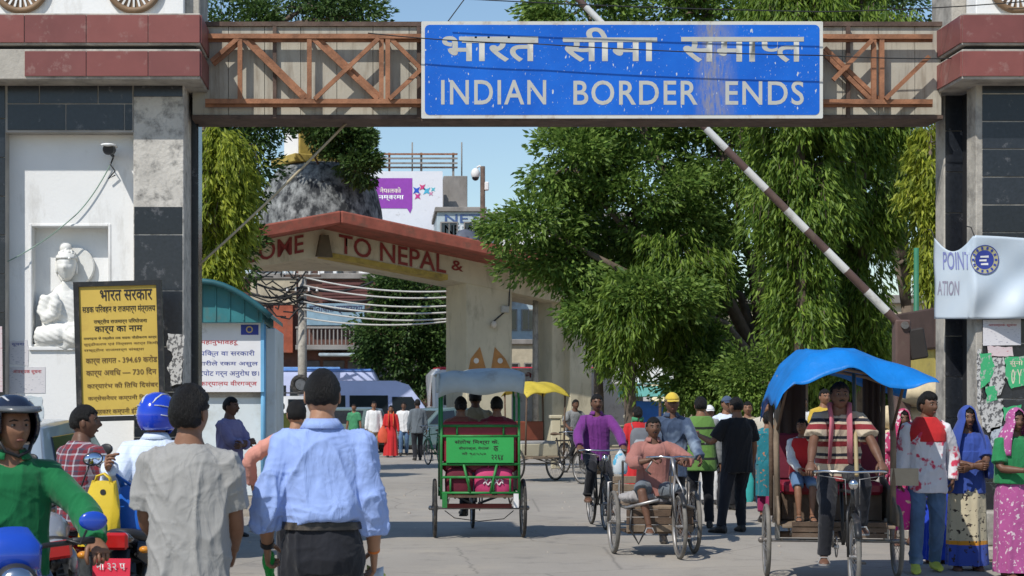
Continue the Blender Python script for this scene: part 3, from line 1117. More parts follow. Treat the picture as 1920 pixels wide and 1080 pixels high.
        if collar:
            p, X, F = spine(.492)
            U = X.cross(F)
            cb = MB()
            n = 20
            r0, r1 = [], []
            for j in range(n + 1):
                t = R(116) + (2 * PI - R(52)) * j / n
                d = X * math.cos(t) * .070 * s + F * math.sin(t) * .068 * s
                r0.append(p + d * 1.0 + U * .03 * s)
                r1.append(p + d * 1.42 - U * .012 * s)
            r2 = [q + (q - p).normalized() * .004 for q in r1]
            cb.loft([r0, r1], False, False)
            co_ = cb.build('collar', top, shirt, smooth=True)
            md = co_.modifiers.new('s', 'SOLIDIFY'); md.thickness = .006
    if belt is not None:
        mb = MB()
        a0 = [ring(.068, .158 * B + .024, .113 * B + .024, 28), ring(.098, .155 * B + .024, .111 * B + .024, 28)]
        mb.loft(a0)
        mb.build('belt', belt, T, smooth=40)
    # hair
    hm = hairm or M_HAIR
    if hair in ('short', 'tall', 'bun', 'long', 'fringe', 'crop'):
        nu, nv = 44, 34
        vol = {'short': .011, 'crop': .007, 'tall': .017, 'bun': .010, 'long': .012, 'fringe': .014}[hair]
        r_ = np.random.default_rng(seed + 9)
        jit = r_.uniform(.86, 1.16, (nv, nu))

        def line(dx, dy, dz):
            fr = .42 if hair != 'fringe' else .30
            if dy > .45:
                return fr
            if dy > -.30:
                return .10 + (fr - .10) * max(0, (dy + .05) / .5) if abs(dx) < .9 else .06
            return -.52 if hair in ('tall', 'bun', 'long') else -.42
        rg = head_grid(nu, nv, 0.001)
        hb = MB()
        pts = []
        for i, r in enumerate(rg):
            t = PI * (i + 1) / nv
            row = []
            for j, p in enumerate(r):
                a = 2 * PI * j / nu
                dx, dy, dz = math.sin(t) * math.sin(a), math.sin(t) * math.cos(a), -math.cos(t)
                ln = line(dx, dy, dz) + .10 * math.sin(a * 3 + seed) * math.cos(a * 7 + seed * 1.3) * (1 if dy > .3 else .5)
                k = max(0.0, min(1.0, (dz - ln) / .18))
                g = (-.014 + (vol + .014) * k ** .6) * (jit[i, j] if k > .25 else 1)
                if hair == 'tall' and dz > .4 and dy > -.2:
                    g *= 1.35
                row.append(HP(p + Vector((dx, dy, dz)) * g))
            pts.append(row)
        hb.loft(pts, True)
        if hair == 'bun':
            hb.ball(HP((0, -.125, -.01)), (.042 * s, .035 * s, .04 * s), 10, 8, HM)
        if hair == 'long':
            hb.tube([HP((0, -.10, 0)), HP((0, -.125, -.10)), HP((0, -.12, -.25)), HP((0, -.11, -.42))], [.05 * s, .045 * s, .03 * s, .012 * s], 10)
        hb.build('hair', hm, T, smooth=70)
    elif hair == 'cap':
        pass
    return T, dict(J=J, HP=HP, HM=HM, hc=hc, s=s, spine=spine, ring=ring, hp=hp, body=body)


def cloth_mesh(name, mb, voxel, m, parent, seed, amp, s):
    me = remesh(mb, voxel * .9, 6)
    co, no = mesh_arrays(me)
    f = folds(co / s, seed)
    f2 = folds(co / s, seed + 77, 1.6, (1, 1, 1.3))
    co = co + no * ((f * amp * 1.1 + f2 * amp * .22) * s)[:, None]
    me.vertices.foreach_set('co', co.ravel())
    me.materials.clear()
    return finish(name, me, m, parent, True, fixn=False)


def helmet(P, m, parent, visor=None, open_face=False, trim=None):
    s = P['s']
    HP, HM = P['HP'], P['HM']
    nu, nv = 32, 22
    mb = MB()
    rows = []
    for i in range(1, nv):
        t = PI * i / nv
        row = []
        for j in range(nu):
            a = 2 * PI * j / nu
            d = Vector((math.sin(t) * math.sin(a), math.sin(t) * math.cos(a), -math.cos(t)))
            row.append(d)
        rows.append(row)
    vs = [HP(Vector((d.x * .125, d.y * .148 - .006, d.z * .145 + .012))) for r in rows for d in r]
    fs = []
    for i in range(nv - 2):
        for j in range(nu):
            d = (rows[i][j] + rows[i + 1][j] + rows[i][(j + 1) % nu]) / 3
            front = d.y > .30 and abs(d.x) < .80
            if front and d.z < (.36):
                if open_face or d.z > -.52:
                    continue
            if d.z < (-.72 if d.y < .3 else -.86):
                continue
            fs.append((i * nu + j, i * nu + (j + 1) % nu, (i + 1) * nu + (j + 1) % nu, (i + 1) * nu + j))
    top = (nv - 2) * nu
    fs.append(tuple(range(top, top + nu)))
    mb.add(vs, fs)
    o = mb.build('helmet', m, parent, smooth=True)
    md = o.modifiers.new('s', 'SOLIDIFY'); md.thickness = .02 * s; md.offset = -1
    if visor:
        pts = []
        for j in range(13):
            a = R(-68 + 136 * j / 12)
            pts.append([(math.sin(a) * .130, math.cos(a) * (.152 + .035 * math.cos(a)) - .006, .076), (math.sin(a) * .127, math.cos(a) * .153 - .006, .098)])
        mb = MB()
        mb.loft([[HP(p[0]) for p in pts], [HP(p[1]) for p in pts]], False, False)
        v = mb.build('peak', visor, o, smooth=True)
        md = v.modifiers.new('s', 'SOLIDIFY'); md.thickness = .01 * s
    if trim:
        mb = MB()
        for sd in (-1, 1):
            for pl in (((.95, .45, .10), (1.0, .1, .22), (.95, -.3, .34), (.7, -.7, .42), (.45, -.9, .45)), ((.40, .5, .75), (.42, .15, .9), (.40, -.25, .88), (.36, -.6, .7), (.3, -.8, .5)), ((.95, -.1, -.1), (.9, -.4, -.05), (.7, -.7, 0))):
                q = []
                for v in pl:
                    v = Vector((v[0] * sd, v[1], v[2])).normalized()
                    q.append(HP((v.x * .1255, v.y * .1485 - .006, v.z * .1455 + .012)))
                mb.tube(q, [(.003 * s, .006 * s)] + [(.003 * s, .011 * s)] * (len(q) - 2) + [(.003 * s, .004 * s)], 6)
        mb.build('stripe', trim, o, smooth=True)
    return o


def cap_hat(P, m, parent):
    s, HP, HM = P['s'], P['HP'], P['HM']
    mb = MB()
    rg = head_grid(24, 18, .014)
    rows = []
    for r in rg:
        if r[0].z < .035:
            continue
        rows.append([HP(p) for p in r])
    mb.loft(rows, True)
    o = mb.build('cap', m, parent, smooth=True)
    b = MB()
    a0, a1 = [], []
    for j in range(9):
        a = R(-58 + 116 * j / 8)
        a0.append(HP((math.sin(a) * .088, math.cos(a) * .105, .045)))
        a1.append(HP((math.sin(a) * .082, math.cos(a) * .105 + .065 * math.cos(a), .032 - .012 * abs(math.sin(a)))))
    b.loft([a0, a1], False, False)
    k = b.build('brim', m, o, smooth=True)
    md = k.modifiers.new('s', 'SOLIDIFY'); md.thickness = .004
    return o


def veil(P, m, parent, drop=.45, seed=0, front=.55, wide=1.0):
    """cloth over the head falling to the shoulders, open at the face"""
    s, HP, HM = P['s'], P['HP'], P['HM']
    hc = P['hc']
    n, k = 30, 20
    mb = MB()
    r = np.random.default_rng(seed)
    ph = r.uniform(0, 6.28, 3)
    rows = []
    for i in range(k + 1):
        t = i / k
        row = []
        for j in range(n + 1):
            a = R(38) + (2 * PI - R(76)) * j / n       # open towards the face (a = 0 at front)
            dx, dy = math.sin(a), math.cos(a)
            if t < .45:
                q = t / .45
                th = q * PI * .52
                rad = math.sin(th)
                opn = 1.0
                x, y, z = dx * .098 * rad, dy * .122 * rad + .02 * (1 - rad), .138 * math.cos(th) + .006
                # at the crown the opening closes forward
                if q < .55:
                    aa = 2 * PI * j / n
                    x, y = math.sin(aa) * .098 * rad, math.cos(aa) * .122 * rad + .012
                    if q > .3:
                        w = (q - .3) / .25
                        x = x * (1 - w) + dx * .098 * rad * w
                        y = y * (1 - w) + (dy * .122 * rad + .02 * (1 - rad)) * w
                p = HP((x, y, z))
            else:
                q = (t - .45) / .55
                sw = 1 - (1 - q) ** 2
                x, y = dx * (.098 + .13 * sw * wide), dy * (.122 + (.05 * sw)) + .02
                z = -.01 - drop * q
                f = 1 + .05 * sw * math.sin(a * 9 + ph[0]) + .04 * sw * math.sin(a * 5 + ph[1])
                pl = Vector((x * f, y * f, 0))
                p = hc + (Matrix.Rotation(HM.to_euler().z, 3, 'Z') @ pl) * s + Vector((0, 0, z * s))
            row.append(p)
        rows.append(row)
    mb.loft(rows, False, False)
    o = mb.build('veil', m, parent, smooth=True)
    md = o.modifiers.new('s', 'SOLIDIFY'); md.thickness = .006
    return o

# ---------------------------------------------------------------- vehicles
M_TYRE = mat('dusty_tyre_rubber', (.03, .028, .026), .85, var=.3, dirt=.45, dcol=(.17, .15, .125), ds=8)
M_TYREG = mat('grey_dusty_tyre', (.15, .14, .125), .9, var=.3, dirt=.4, dcol=(.24, .22, .19), ds=8)
M_STEEL = mat('dull_cycle_steel', (.32, .31, .30), .42, .75, var=.25, dirt=.4, dcol=(.12, .08, .055), ds=10)
M_BLKM = mat('black_painted_metal', (.018, .018, .019), .4, var=.3, dirt=.3, dcol=(.12, .10, .085), ds=9)
M_CHROME = mat('chrome', (.62, .62, .63), .16, 1.0, var=.1)
M_GREENF = mat('green_cart_paint', (.022, .20, .045), .5, var=.2, vs=6, dirt=.25, dcol=(.06, .06, .04), ds=9)
M_GREENP = mat('bright_green_board', (.030, .34, .075), .5, var=.12, dirt=.2, dcol=(.03, .14, .04), ds=6)
M_REDV = mat('red_vinyl_seat', (.24, .014, .030), .45, var=.15, dirt=.2, ds=7)
M_MAROONB = mat('maroon_cloth', (.13, .012, .028), .8, var=.2, bump=.3, bs=12)
M_WOOD = mat('grey_weathered_wood', (.22, .165, .115), .85, var=.35, vs=5, bump=.5, bs=30, bstretch=(1, 1, .15), dirt=.35)
M_WOODD = mat('dark_worn_wood', (.11, .072, .048), .8, var=.35, vs=5, bump=.4, bs=30, dirt=.3)
M_REDL = mat('red_lamp_lens', (.42, .012, .012), .18, var=.1, coat=.5)
M_AMBER = mat('amber_lens', (.62, .25, .03), .2, var=.1)
M_GLASSD = mat('dark_window_glass', (.022, .028, .034), .06, var=.1, spec=.7)
M_MIRROR = mat('mirror_glass', (.55, .62, .72), .05, 1.0, var=.02)
M_PLASTIC = mat('black_plastic', (.022, .022, .024), .5, var=.2)
M_ALU = mat('grey_alloy_engine', (.28, .28, .28), .5, .8, var=.3, dirt=.4, dcol=(.08, .07, .06), ds=12)


def wheel(parent, c, axis=(1, 0, 0), r=.34, tr=.02, spokes=28, tm=None, rimm=None, width=None):
    c = Vector(c)
    ax = Vector(axis).normalized()
    mb = MB()
    mb.torus(c, ax, r - tr * 1.9, tr * .62, 36, 6)
    mb.cyl(c - ax * .045, c + ax * .045, .022, n=10)
    w = mb.build('wheel', rimm or M_STEEL, parent, smooth=50)
    MB().torus(c, ax, r - tr, tr, 36, 8).build('tyre', tm or M_TYRE, w, smooth=True)
    q = ax.to_track_quat('Z', 'Y')
    mb = MB()
    for i in range(spokes):
        a = 2 * PI * i / spokes
        b = a + (.5 if i % 2 else -.5)
        s = .035 if (i // 2) % 2 else -.035
        p0 = c + q @ Vector((.02 * math.cos(b), .02 * math.sin(b), s))
        p1 = c + q @ Vector(((r - tr * 2) * math.cos(a), (r - tr * 2) * math.sin(a), 0))
        mb.tube([p0, p1], .0022, 4)
    tag(mb.build('spoke', M_STEEL, w), kind='stuff')
    return w


def tub(name, pts, r, m, parent, n=8, smooth=True, **kw):
    return MB().tube(pts, r, n, **kw).build(name, m, parent, smooth=smooth)


def mudguard(parent, c, r, m, a0, a1, w=.03, axis='x'):
    pts = []
    rows = []
    for i in range(15):
        a = R(a0 + (a1 - a0) * i / 14)
        y, z = math.cos(a), math.sin(a)
        rows.append([Vector(c) + Vector((x * w, y * (r + dz), z * (r + dz))) for x, dz in ((-1, -.012), (-.6, .004), (0, .01), (.6, .004), (1, -.012))])
    mb = MB().loft(rows, False, False)
    o = mb.build('mudguard', m, parent, smooth=True)
    md = o.modifiers.new('s', 'SOLIDIFY'); md.thickness = .003
    return o


def cycle_front(T, y0, hz, m=None, tm=None, width=.30, r=.34, bar=True):
    """front wheel, fork and handlebar of a roadster cycle; front axle at y0"""
    m = m or M_BLKM
    wheel(T, (0, y0, r), r=r, tm=tm)
    for s in (-1, 1):
        tub('fork', [(s * .05, y0, r), (s * .05, y0 - .05, r * 2 + .03), (s * .03, y0 - .09, r * 2 + .08)], .012, m, T)
    tub('steering_tube', [(0, y0 - .085, r * 2 + .05), (0, y0 - .16, hz - .04)], .017, m, T)
    mudguard(T, (0, y0, r), r + .025, m, 30, 170)
    if bar:
        tub('handlebar', [(-width, y0 - .36, hz - .01), (-width, y0 - .24, hz), (-width + .06, y0 - .16, hz + .01), (0, y0 - .155, hz), (width - .06, y0 - .16, hz + .01), (width, y0 - .24, hz), (width, y0 - .36, hz - .01)], .011, M_CHROME, T)
        for s in (-1, 1):
            tub('grip', [(s * width, y0 - .25, hz), (s * width, y0 - .37, hz - .011)], .016, M_PLASTIC, T)
            tub('brake_rod', [(s * (width - .03), y0 - .2, hz - .03), (s * .06, y0 - .13, hz - .06), (s * .055, y0 - .09, r * 2 + .1)], .004, M_STEEL, T, 5)
        MB().ball((0, y0 - .06, hz - .10), (.04, .035, .045), 12, 8).build('headlamp', M_CHROME, T, smooth=True)


def pedals(T, y, z):
    w = MB().torus((.06, y, z), (1, 0, 0), .09, .006, 20, 5)
    w.cyl((.04, y, z), (.08, y, z), .02)
    w.build('chainwheel', M_STEEL, T, smooth=40)
    for s, a in ((1, 60), (-1, 240)):
        dy, dz = .17 * math.cos(R(a)), .17 * math.sin(R(a))
        tub('crank', [(s * .09, y, z), (s * .1, y + dy, z + dz)], .011, M_STEEL, T)
        MB().box((s * .155, y + dy, z + dz), (.10, .08, .02)).build('pedal', M_PLASTIC, T, bevel=.004)


def bicycle(label, pos, rz, m=None, group=None, basket=False):
    T = thing('bicycle', label, 'bicycle', (pos[0], pos[1], .005), rz, group)
    m = m or M_BLKM
    cycle_front(T, .55, 1.02, m)
    wheel(T, (0, -.55, .34))
    mudguard(T, (0, -.55, .34), .365, m, 10, 190)
    J = {'bb': (0, -.08, .29), 'seat': (0, -.25, .84), 'head': (0, .43, .80), 'head2': (0, .45, .70), 'rear': (0, -.55, .34)}
    for a, b in (('seat', 'head'), ('bb', 'head2'), ('bb', 'seat')):
        tub('frame_tube', [J[a], J[b]], .015, m, T)
    for s in (-1, 1):
        tub('stay', [(s * .05, -.55, .34), (s * .015, -.25, .80)], .008, m, T)
        tub('stay', [(s * .05, -.55, .34), (s * .03, -.08, .29)], .009, m, T)
    pedals(T, -.08, .29)
    mb = MB().tube([(0, -.42, .92), (0, -.34, .93), (0, -.22, .93), (0, -.10, .92)], [.05, .10, .06, .025], 10, flat=.35, side=(1, 0, 0))
    mb.build('saddle', M_WOODD, T, smooth=True)
    tub('seat_post', [(0, -.25, .83), (0, -.26, .91)], .012, M_STEEL, T)
    mb = MB()
    for x in (-.07, 0, .07):
        mb.bar((x, -.32, .74), (x, -.80, .74), .012)
    mb.bar((-.08, -.8, .74), (.08, -.8, .74), .012); mb.bar((-.08, -.55, .745), (.08, -.55, .745), .012)
    for s in (-1, 1):
        mb.bar((s * .07, -.62, .74), (s * .05, -.55, .34), .008)
    mb.build('carrier', M_BLKM, T)
    return T


def cycle_rickshaw(label, pos, rz, fm, board=None, group=None, wb=1.75, track=.54, tm=None, r=.36, fmetal=None):
    """chassis with rear axle at the local origin, facing +y; hood and load are added by the caller"""
    T = thing('cycle_rickshaw', label, 'rickshaw', (pos[0], pos[1], .005), rz, group)
    wheel(T, (-track, 0, r), r=r, tr=.022, tm=tm)
    wheel(T, (track, 0, r), r=r, tr=.022, tm=tm)
    tub('axle', [(-track - .06, 0, r), (track + .06, 0, r)], .017, M_STEEL, T)
    for s in (-1, 1):
        MB().ball((s * (track + .05), 0, r), (.03, .03, .03), 8, 6).build('hub_cap', M_STEEL, T, smooth=True)
    cycle_front(T, wb, 1.05, fmetal or M_BLKM, tm)
    tub('frame_tube', [(0, .40, .52), (0, .95, .40), (0, wb - .14, .82)], .018, fmetal or M_BLKM, T)
    tub('frame_tube', [(0, .75, .86), (0, wb - .15, .88)], .016, fmetal or M_BLKM, T)
    tub('frame_tube', [(0, .95, .38), (0, .78, .92)], .016, fmetal or M_BLKM, T)
    for s in (-1, 1):
        tub('frame_rail', [(s * .30, -.25, .50), (s * .30, .35, .50), (s * .05, .95, .36)], .017, fmetal or M_BLKM, T)
        tub('leaf_spring', [(s * .38, -.42, .50), (s * .38, 0, r + .05), (s * .38, .38, .50)], .016, M_STEEL, T, flat=.6)
    pedals(T, .95, .36)
    MB().tube([(0, .62, .99), (0, .70, 1.0), (0, .82, 1.0), (0, .94, .99)], [.05, .10, .06, .025], 10, flat=.35, side=(1, 0, 0)).build('saddle', M_WOODD, T, smooth=True)
    return T


def motorbike(label, pos, rz, tank, group=None, plate=True, lean=0.0, lens=None, mz=0.0, mshell=None):
    """facing +y, rear axle y=-.65, front axle y=.65"""
    T = thing('motorbike', label, 'motorbike', (pos[0], pos[1], .005), rz, group)
    T.rotation_euler = (0, lean, rz)
    for y in (-.65, .65):
        c = Vector((0, y, .30))
        mb = MB().torus(c, (1, 0, 0), .215, .018, 28, 8)
        for i in range(6):
            a = 2 * PI * i / 6
            mb.bar(c, c + Vector((0, .2 * math.cos(a), .2 * math.sin(a))), .035, .018, up=(1, 0, 0))
        mb.cyl(c - Vector((.06, 0, 0)), c + Vector((.06, 0, 0)), .045)
        w = mb.build('wheel', M_PLASTIC, T, smooth=40)
        MB().torus(c, (1, 0, 0), .25, .05, 32, 10).build('tyre', M_TYRE, w, smooth=True)
        MB().cyl(c - Vector((.062, 0, 0)), c - Vector((.066, 0, 0)), .11, n=20).build('brake_disc', M_STEEL, w)
    mudguard(T, (0, .65, .30), .315, tank, 20, 170, .06)
    mudguard(T, (0, -.65, .30), .33, M_PLASTIC, 40, 200, .07)
    for s in (-1, 1):
        tub('fork', [(s * .08, .65, .30), (s * .08, .42, .92)], .021, M_CHROME, T)
        tub('shock', [(s * .10, -.62, .34), (s * .10, -.5, .68)], .024, M_STEEL, T)
        tub('handlebar', [(0, .38, .98), (s * .14, .36, 1.02), (s * .34, .26, 1.03)], .012, M_BLKM, T)
        tub('grip', [(s * .27, .295, 1.03), (s * .37, .24, 1.03)], .017, M_PLASTIC, T)
        tub('mirror_stalk', [(s * .24, .32, 1.04), (s * .30, .33, 1.16 + mz), (s * .33, .32, 1.22 + mz)], .006, M_BLKM, T)
        mm = MB().ball((s * .36, .31, 1.26 + mz), (.064, .018, .044), 14, 8).build('mirror', mshell or M_PLASTIC, T, smooth=True)
        MB().ball((s * .36, .296, 1.26 + mz), (.056, .014, .038), 14, 8).build('mirror_glass', M_MIRROR, mm, smooth=True)
        for y in (.52, -.78):
            MB().ball((s * .15, y, .86 if y > 0 else .78), (.035, .035, .022), 8, 6).build('indicator', M_AMBER, T, smooth=True)
        tub('footrest', [(0, -.05, .30), (s * .22, -.05, .30)], .012, M_BLKM, T)
    tub('frame_tube', [(0, .42, .88), (0, .1, .70), (0, -.3, .68), (0, -.8, .76)], .028, M_BLKM, T)
    tub('frame_tube', [(0, .44, .80), (0, .25, .38), (0, -.15, .30), (0, -.25, .66)], .022, M_BLKM, T)
    tub('swingarm', [(.08, -.65, .30), (.07, -.15, .36)], .022, M_BLKM, T)
    MB().tube([(0, .36, .86), (0, .28, .88), (0, .10, .87), (0, -.08, .82), (0, -.16, .77)], [(.08, .06), (.14, .11), (.155, .12), (.11, .09), (.06, .05)], 16, side=(1, 0, 0)).build('tank', tank, T, smooth=True)
    MB().tube([(0, -.08, .80), (0, -.2, .81), (0, -.5, .83), (0, -.78, .87)], [(.07, .04), (.125, .055), (.135, .055), (.09, .035)], 14, side=(1, 0, 0)).build('seat', M_PLASTIC, T, smooth=True)
    for s in (-1, 1):
        MB().tube([(s * .11, -.12, .68), (s * .12, -.35, .70), (s * .09, -.72, .78)], [(.04, .10), (.035, .10), (.025, .05)], 10, side=(1, 0, 0)).build('side_panel', tank, T, smooth=True)
    MB().tube([(0, -.7, .82), (0, -.82, .85), (0, -.90, .87)], [(.10, .05), (.085, .045), (.05, .03)], 12, side=(1, 0, 0)).build('tail_fairing', tank, T, smooth=True)
    mb = MB().box((0, .06, .46), (.22, .26, .24)); mb.tube([(0, .12, .52), (0, .20, .74)], .085, 12)
    for k in range(5):
        mb.box((0, .13 + .014 * k, .56 + .035 * k), (.22, .2, .012), Matrix.Rotation(.35, 3, 'X'))
    mb.build('engine', M_ALU, T, bevel=.01)
    tub('exhaust', [(.06, .24, .50), (.12, .26, .30), (.14, -.05, .25), (.15, -.35, .28)], .022, M_CHROME, T)
    tub('silencer', [(.16, -.35, .28), (.17, -.45, .30), (.18, -.85, .38)], [.03, .048, .044], M_CHROME, T, 12)
    MB().ball((0, .56, .88), (.095, .075, .085), 16, 10).build('headlamp', M_PLASTIC, T, smooth=True)
    MB().ball((0, .60, .88), (.08, .045, .07), 16, 10).build('headlamp_lens', M_CHROME, T, smooth=True)
    MB().tube([(0, .50, .93), (0, .47, 1.03), (0, .42, 1.10)], [(.11, .03), (.12, .03), (.07, .02)], 12, side=(1, 0, 0)).build('fairing', tank, T, smooth=True)
    MB().box((0, -.925, .84), (.17, .05, .10)).build('tail_lamp', lens or M_REDL, T, bevel=.015)
    if plate:
        p = MB().box((0, -.985, .66), (.22, .012, .17), Matrix.Rotation(-.2, 3, 'X')).build('number_plate', mat('red_plate', (.62, .018, .05), .45, var=.08), T)
        pw = mat('plate_white', (.75, .75, .75), .5)
        pl = lambda u, v: (u, -.993 - (v - .66) * .2, v)
        text('lettering', 'ना ३२ प', (-.085, .085, .675, .72), pw, p, pl, offset=.01)
        text('lettering', '४९८०', (-.085, .085, .605, .655), pw, p, pl, offset=.01)
        tub('plate_bracket', [(0, -.85, .74), (0, -.975, .66)], .012, M_BLKM, T)
        mb = MB().tube([(0, -.80, .78), (0, -.95, .68), (0, -1.0, .45)], [(.07, .02), (.09, .012), (.085, .008)], 8, side=(1, 0, 0)).build('tail_guard', M_PLASTIC, T, smooth=True)
    tub('side_stand', [(-.1, -.05, .3), (-.22, -.08, .01)], .012, M_BLKM, T)
    return T


def car(name, label, cat, pos, rz, prof, width, paint, wheels, wr=.33, glass=(), gl_side=(), lights=(), group=None, roof_w=.82, belt_z=.9, extra=None, bumper=True):
    """body lofted across from a side outline prof (y, z), facing +y; cabin narrows above belt_z"""
    T = thing(name, label, cat, (pos[0], pos[1], .005), rz, group)
    zt = max(z for y, z in prof)

    def nar(z, k):
        t = max(0, (z - belt_z) / max(.01, zt - belt_z))
        return k * (1 - (1 - roof_w) * t)
    mb = MB()
    rings = []
    for x in (-1, -.97, -.86, -.4, 0, .4, .86, .97, 1):
        sh = 1 - .05 * max(0, (abs(x) - .85) / .15) ** 2
        ring = []
        cy = sum(p[0] for p in prof) / len(prof); cz = .75
        for (y, z) in prof:
            ring.append((nar(z, x * width / 2), cy + (y - cy) * (1 - .018 * (abs(x) > .96) - .03 * (abs(x) > .99) + .008 * (1 - abs(x))), cz + (z - cz) * (1 - .012 * (abs(x) > .96) - .02 * (abs(x) > .99))))
        rings.append(ring)
    mb.loft(rings)
    mb.build('body', paint, T, smooth=35)
    for s in (-1, 1):
        for poly in gl_side:
            m2 = MB()
            m2.prism(poly, lambda u, v, w, s=s: (s * (abs(nar(v, width / 2)) - .012 + w), u, v), .022)
            m2.build('window', M_GLASSD, T, bevel=.004)
        for y in wheels:
            c = Vector((s * (width / 2 - .09), y, wr))
            m2 = MB().cyl(c - Vector((.07, 0, 0)), c + Vector((.07, 0, 0)), wr * .62, n=20)
            w = m2.build('wheel', M_ALU, T, bevel=.01)
            MB().torus(c, (1, 0, 0), wr * .78, wr * .24, 28, 8).build('tyre', M_TYRE, w, smooth=True)
            a = MB()
            a.torus(c + Vector((s * .062, 0, 0)), (1, 0, 0), wr * 1.10, .035, 28, 6)
            a.build('wheel_arch', M_PLASTIC, T, smooth=True)
    for (y0, z0, y1, z1, k) in glass:      # front / rear screens as sloped panels just proud of the body
        d = Vector((0, y1 - y0, z1 - z0)); n = Vector((0, -(z1 - z0), y1 - y0)).normalized()
        if n.dot(Vector((0, y0, 0))) < 0:
            n = -n
        hw0, hw1 = nar(z0, width / 2 * k), nar(z1, width / 2 * k)
        p = [Vector((-hw0, y0, z0)), Vector((hw0, y0, z0)), Vector((hw1, y1, z1)), Vector((-hw1, y1, z1))]
        MB().add([q - n * .02 for q in p] + [q + n * .012 for q in p], [(0, 1, 2, 3), (4, 5, 6, 7), (0, 1, 5, 4), (1, 2, 6, 5), (2, 3, 7, 6), (3, 0, 4, 7)]).build('windscreen', M_GLASSD, T)
    for (nm, x, y, z, sxx, syy, szz, m) in lights:
        for s in (-1, 1):
            MB().ball((s * x, y, z), (sxx, syy, szz), 12, 8).build(nm, m, T, smooth=True)
    ys = [p[0] for p in prof]
    if bumper:
        for y in (min(ys), max(ys)):
            MB().box((0, y, .42), (width * .94, .12, .18)).build('bumper', M_PLASTIC, T, bevel=.04)
    return T

# ---------------------------------------------------------------- trees
def leaf_mat(name, dark, light, trans=.35, rough=.5):
    m, nt, b = new_mat(name)
    gi = N(nt, 'ShaderNodeNewGeometry')
    c = ramp(nt, gi.outputs['Random Per Island'], [(0, dark), (.6, tuple((a + b_) / 2 for a, b_ in zip(dark, light))), (1, light)])
    nt.links.new(c, b.inputs['Base Color'])
    b.inputs['Roughness'].default_value = rough
    b.inputs['Specular IOR Level'].default_value = .3
    add_translucent(nt, b, c, trans)
    return m


M_LEAF = leaf_mat('broad_leaf_green', (.055, .12, .02), (.26, .38, .08), .42)
M_LEAFD = leaf_mat('dark_leaf_green', (.025, .06, .015), (.10, .17, .04), .32)
M_LEAFA = leaf_mat('drooping_leaf_green', (.055, .12, .015), (.26, .37, .055), .42)
M_LEAFY = leaf_mat('yellow_green_drooping_leaf', (.13, .19, .02), (.50, .54, .07), .48)
M_BARK = mat('grey_brown_bark', (.13, .10, .075), .95, var=.35, vs=5, bump=.9, bs=14, bstretch=(1, 1, .3))


def leaves_mesh(name, pos, dirs, length, width, m, parent, bend=.25):
    """one leaf = bent rhombus (2 quads); pos, dirs (n,3)"""
    n = len(pos)
    d = dirs / np.maximum(np.linalg.norm(dirs, axis=1, keepdims=True), 1e-6)
    r = rng.normal(size=(n, 3))
    sd = np.cross(d, r); sd /= np.maximum(np.linalg.norm(sd, axis=1, keepdims=True), 1e-6)
    nn = np.cross(sd, d)
    L = (length * rng.uniform(.7, 1.25, n))[:, None]
    W = (width * rng.uniform(.75, 1.2, n))[:, None]
    v = np.empty((n, 6, 3))
    mid = pos + d * L * .5
    v[:, 0] = pos
    v[:, 1] = pos + d * L * .4 + sd * W * .5 + nn * W * bend
    v[:, 2] = pos + d * L * .4 - sd * W * .5 + nn * W * bend
    v[:, 3] = pos + d * L * .45
    v[:, 4] = pos + d * L - nn * W * bend
    v[:, 5] = pos + d * L - nn * W * bend
    idx = np.arange(n)[:, None] * 5
    vv = v[:, :5].reshape(-1, 3)
    # two quads: (0,1,4,3) and (0,3,4,2)
    f = np.concatenate([idx + np.array([0, 1, 4, 3]), idx + np.array([0, 3, 4, 2])], axis=1).reshape(-1)
    me = bpy.data.meshes.new(name)
    nf = 2 * n
    me.vertices.add(len(vv)); me.vertices.foreach_set('co', vv.ravel())
    me.loops.add(nf * 4); me.loops.foreach_set('vertex_index', f.astype(np.int32))
    me.polygons.add(nf)
    me.polygons.foreach_set('loop_start', np.arange(nf, dtype=np.int32) * 4)
    me.polygons.foreach_set('loop_total', np.full(nf, 4, dtype=np.int32))
    me.update(calc_edges=True)
    me.materials.append(m)
    o = bpy.data.objects.new(name, me)
    COL.objects.link(o)
    o.parent = parent
    tag(o, kind='stuff')
    return o


def in_ball(n):
    p = rng.normal(size=(n, 3))
    p /= np.linalg.norm(p, axis=1, keepdims=True)
    return p


def ell(e, y):
    """photo ellipse (px, py, rx, ry[, dy[, ryd]]) -> centre, radii in metres"""
    px, py, rx, ry = e[:4]
    yy = y + (e[4] if len(e) > 4 else 0)
    c = at(px, py, yy)
    return np.array(c), np.array((rx / FPX * yy, (e[5] if len(e) > 5 else min(rx, ry * 1.2) / FPX * yy), ry / FPX * yy))


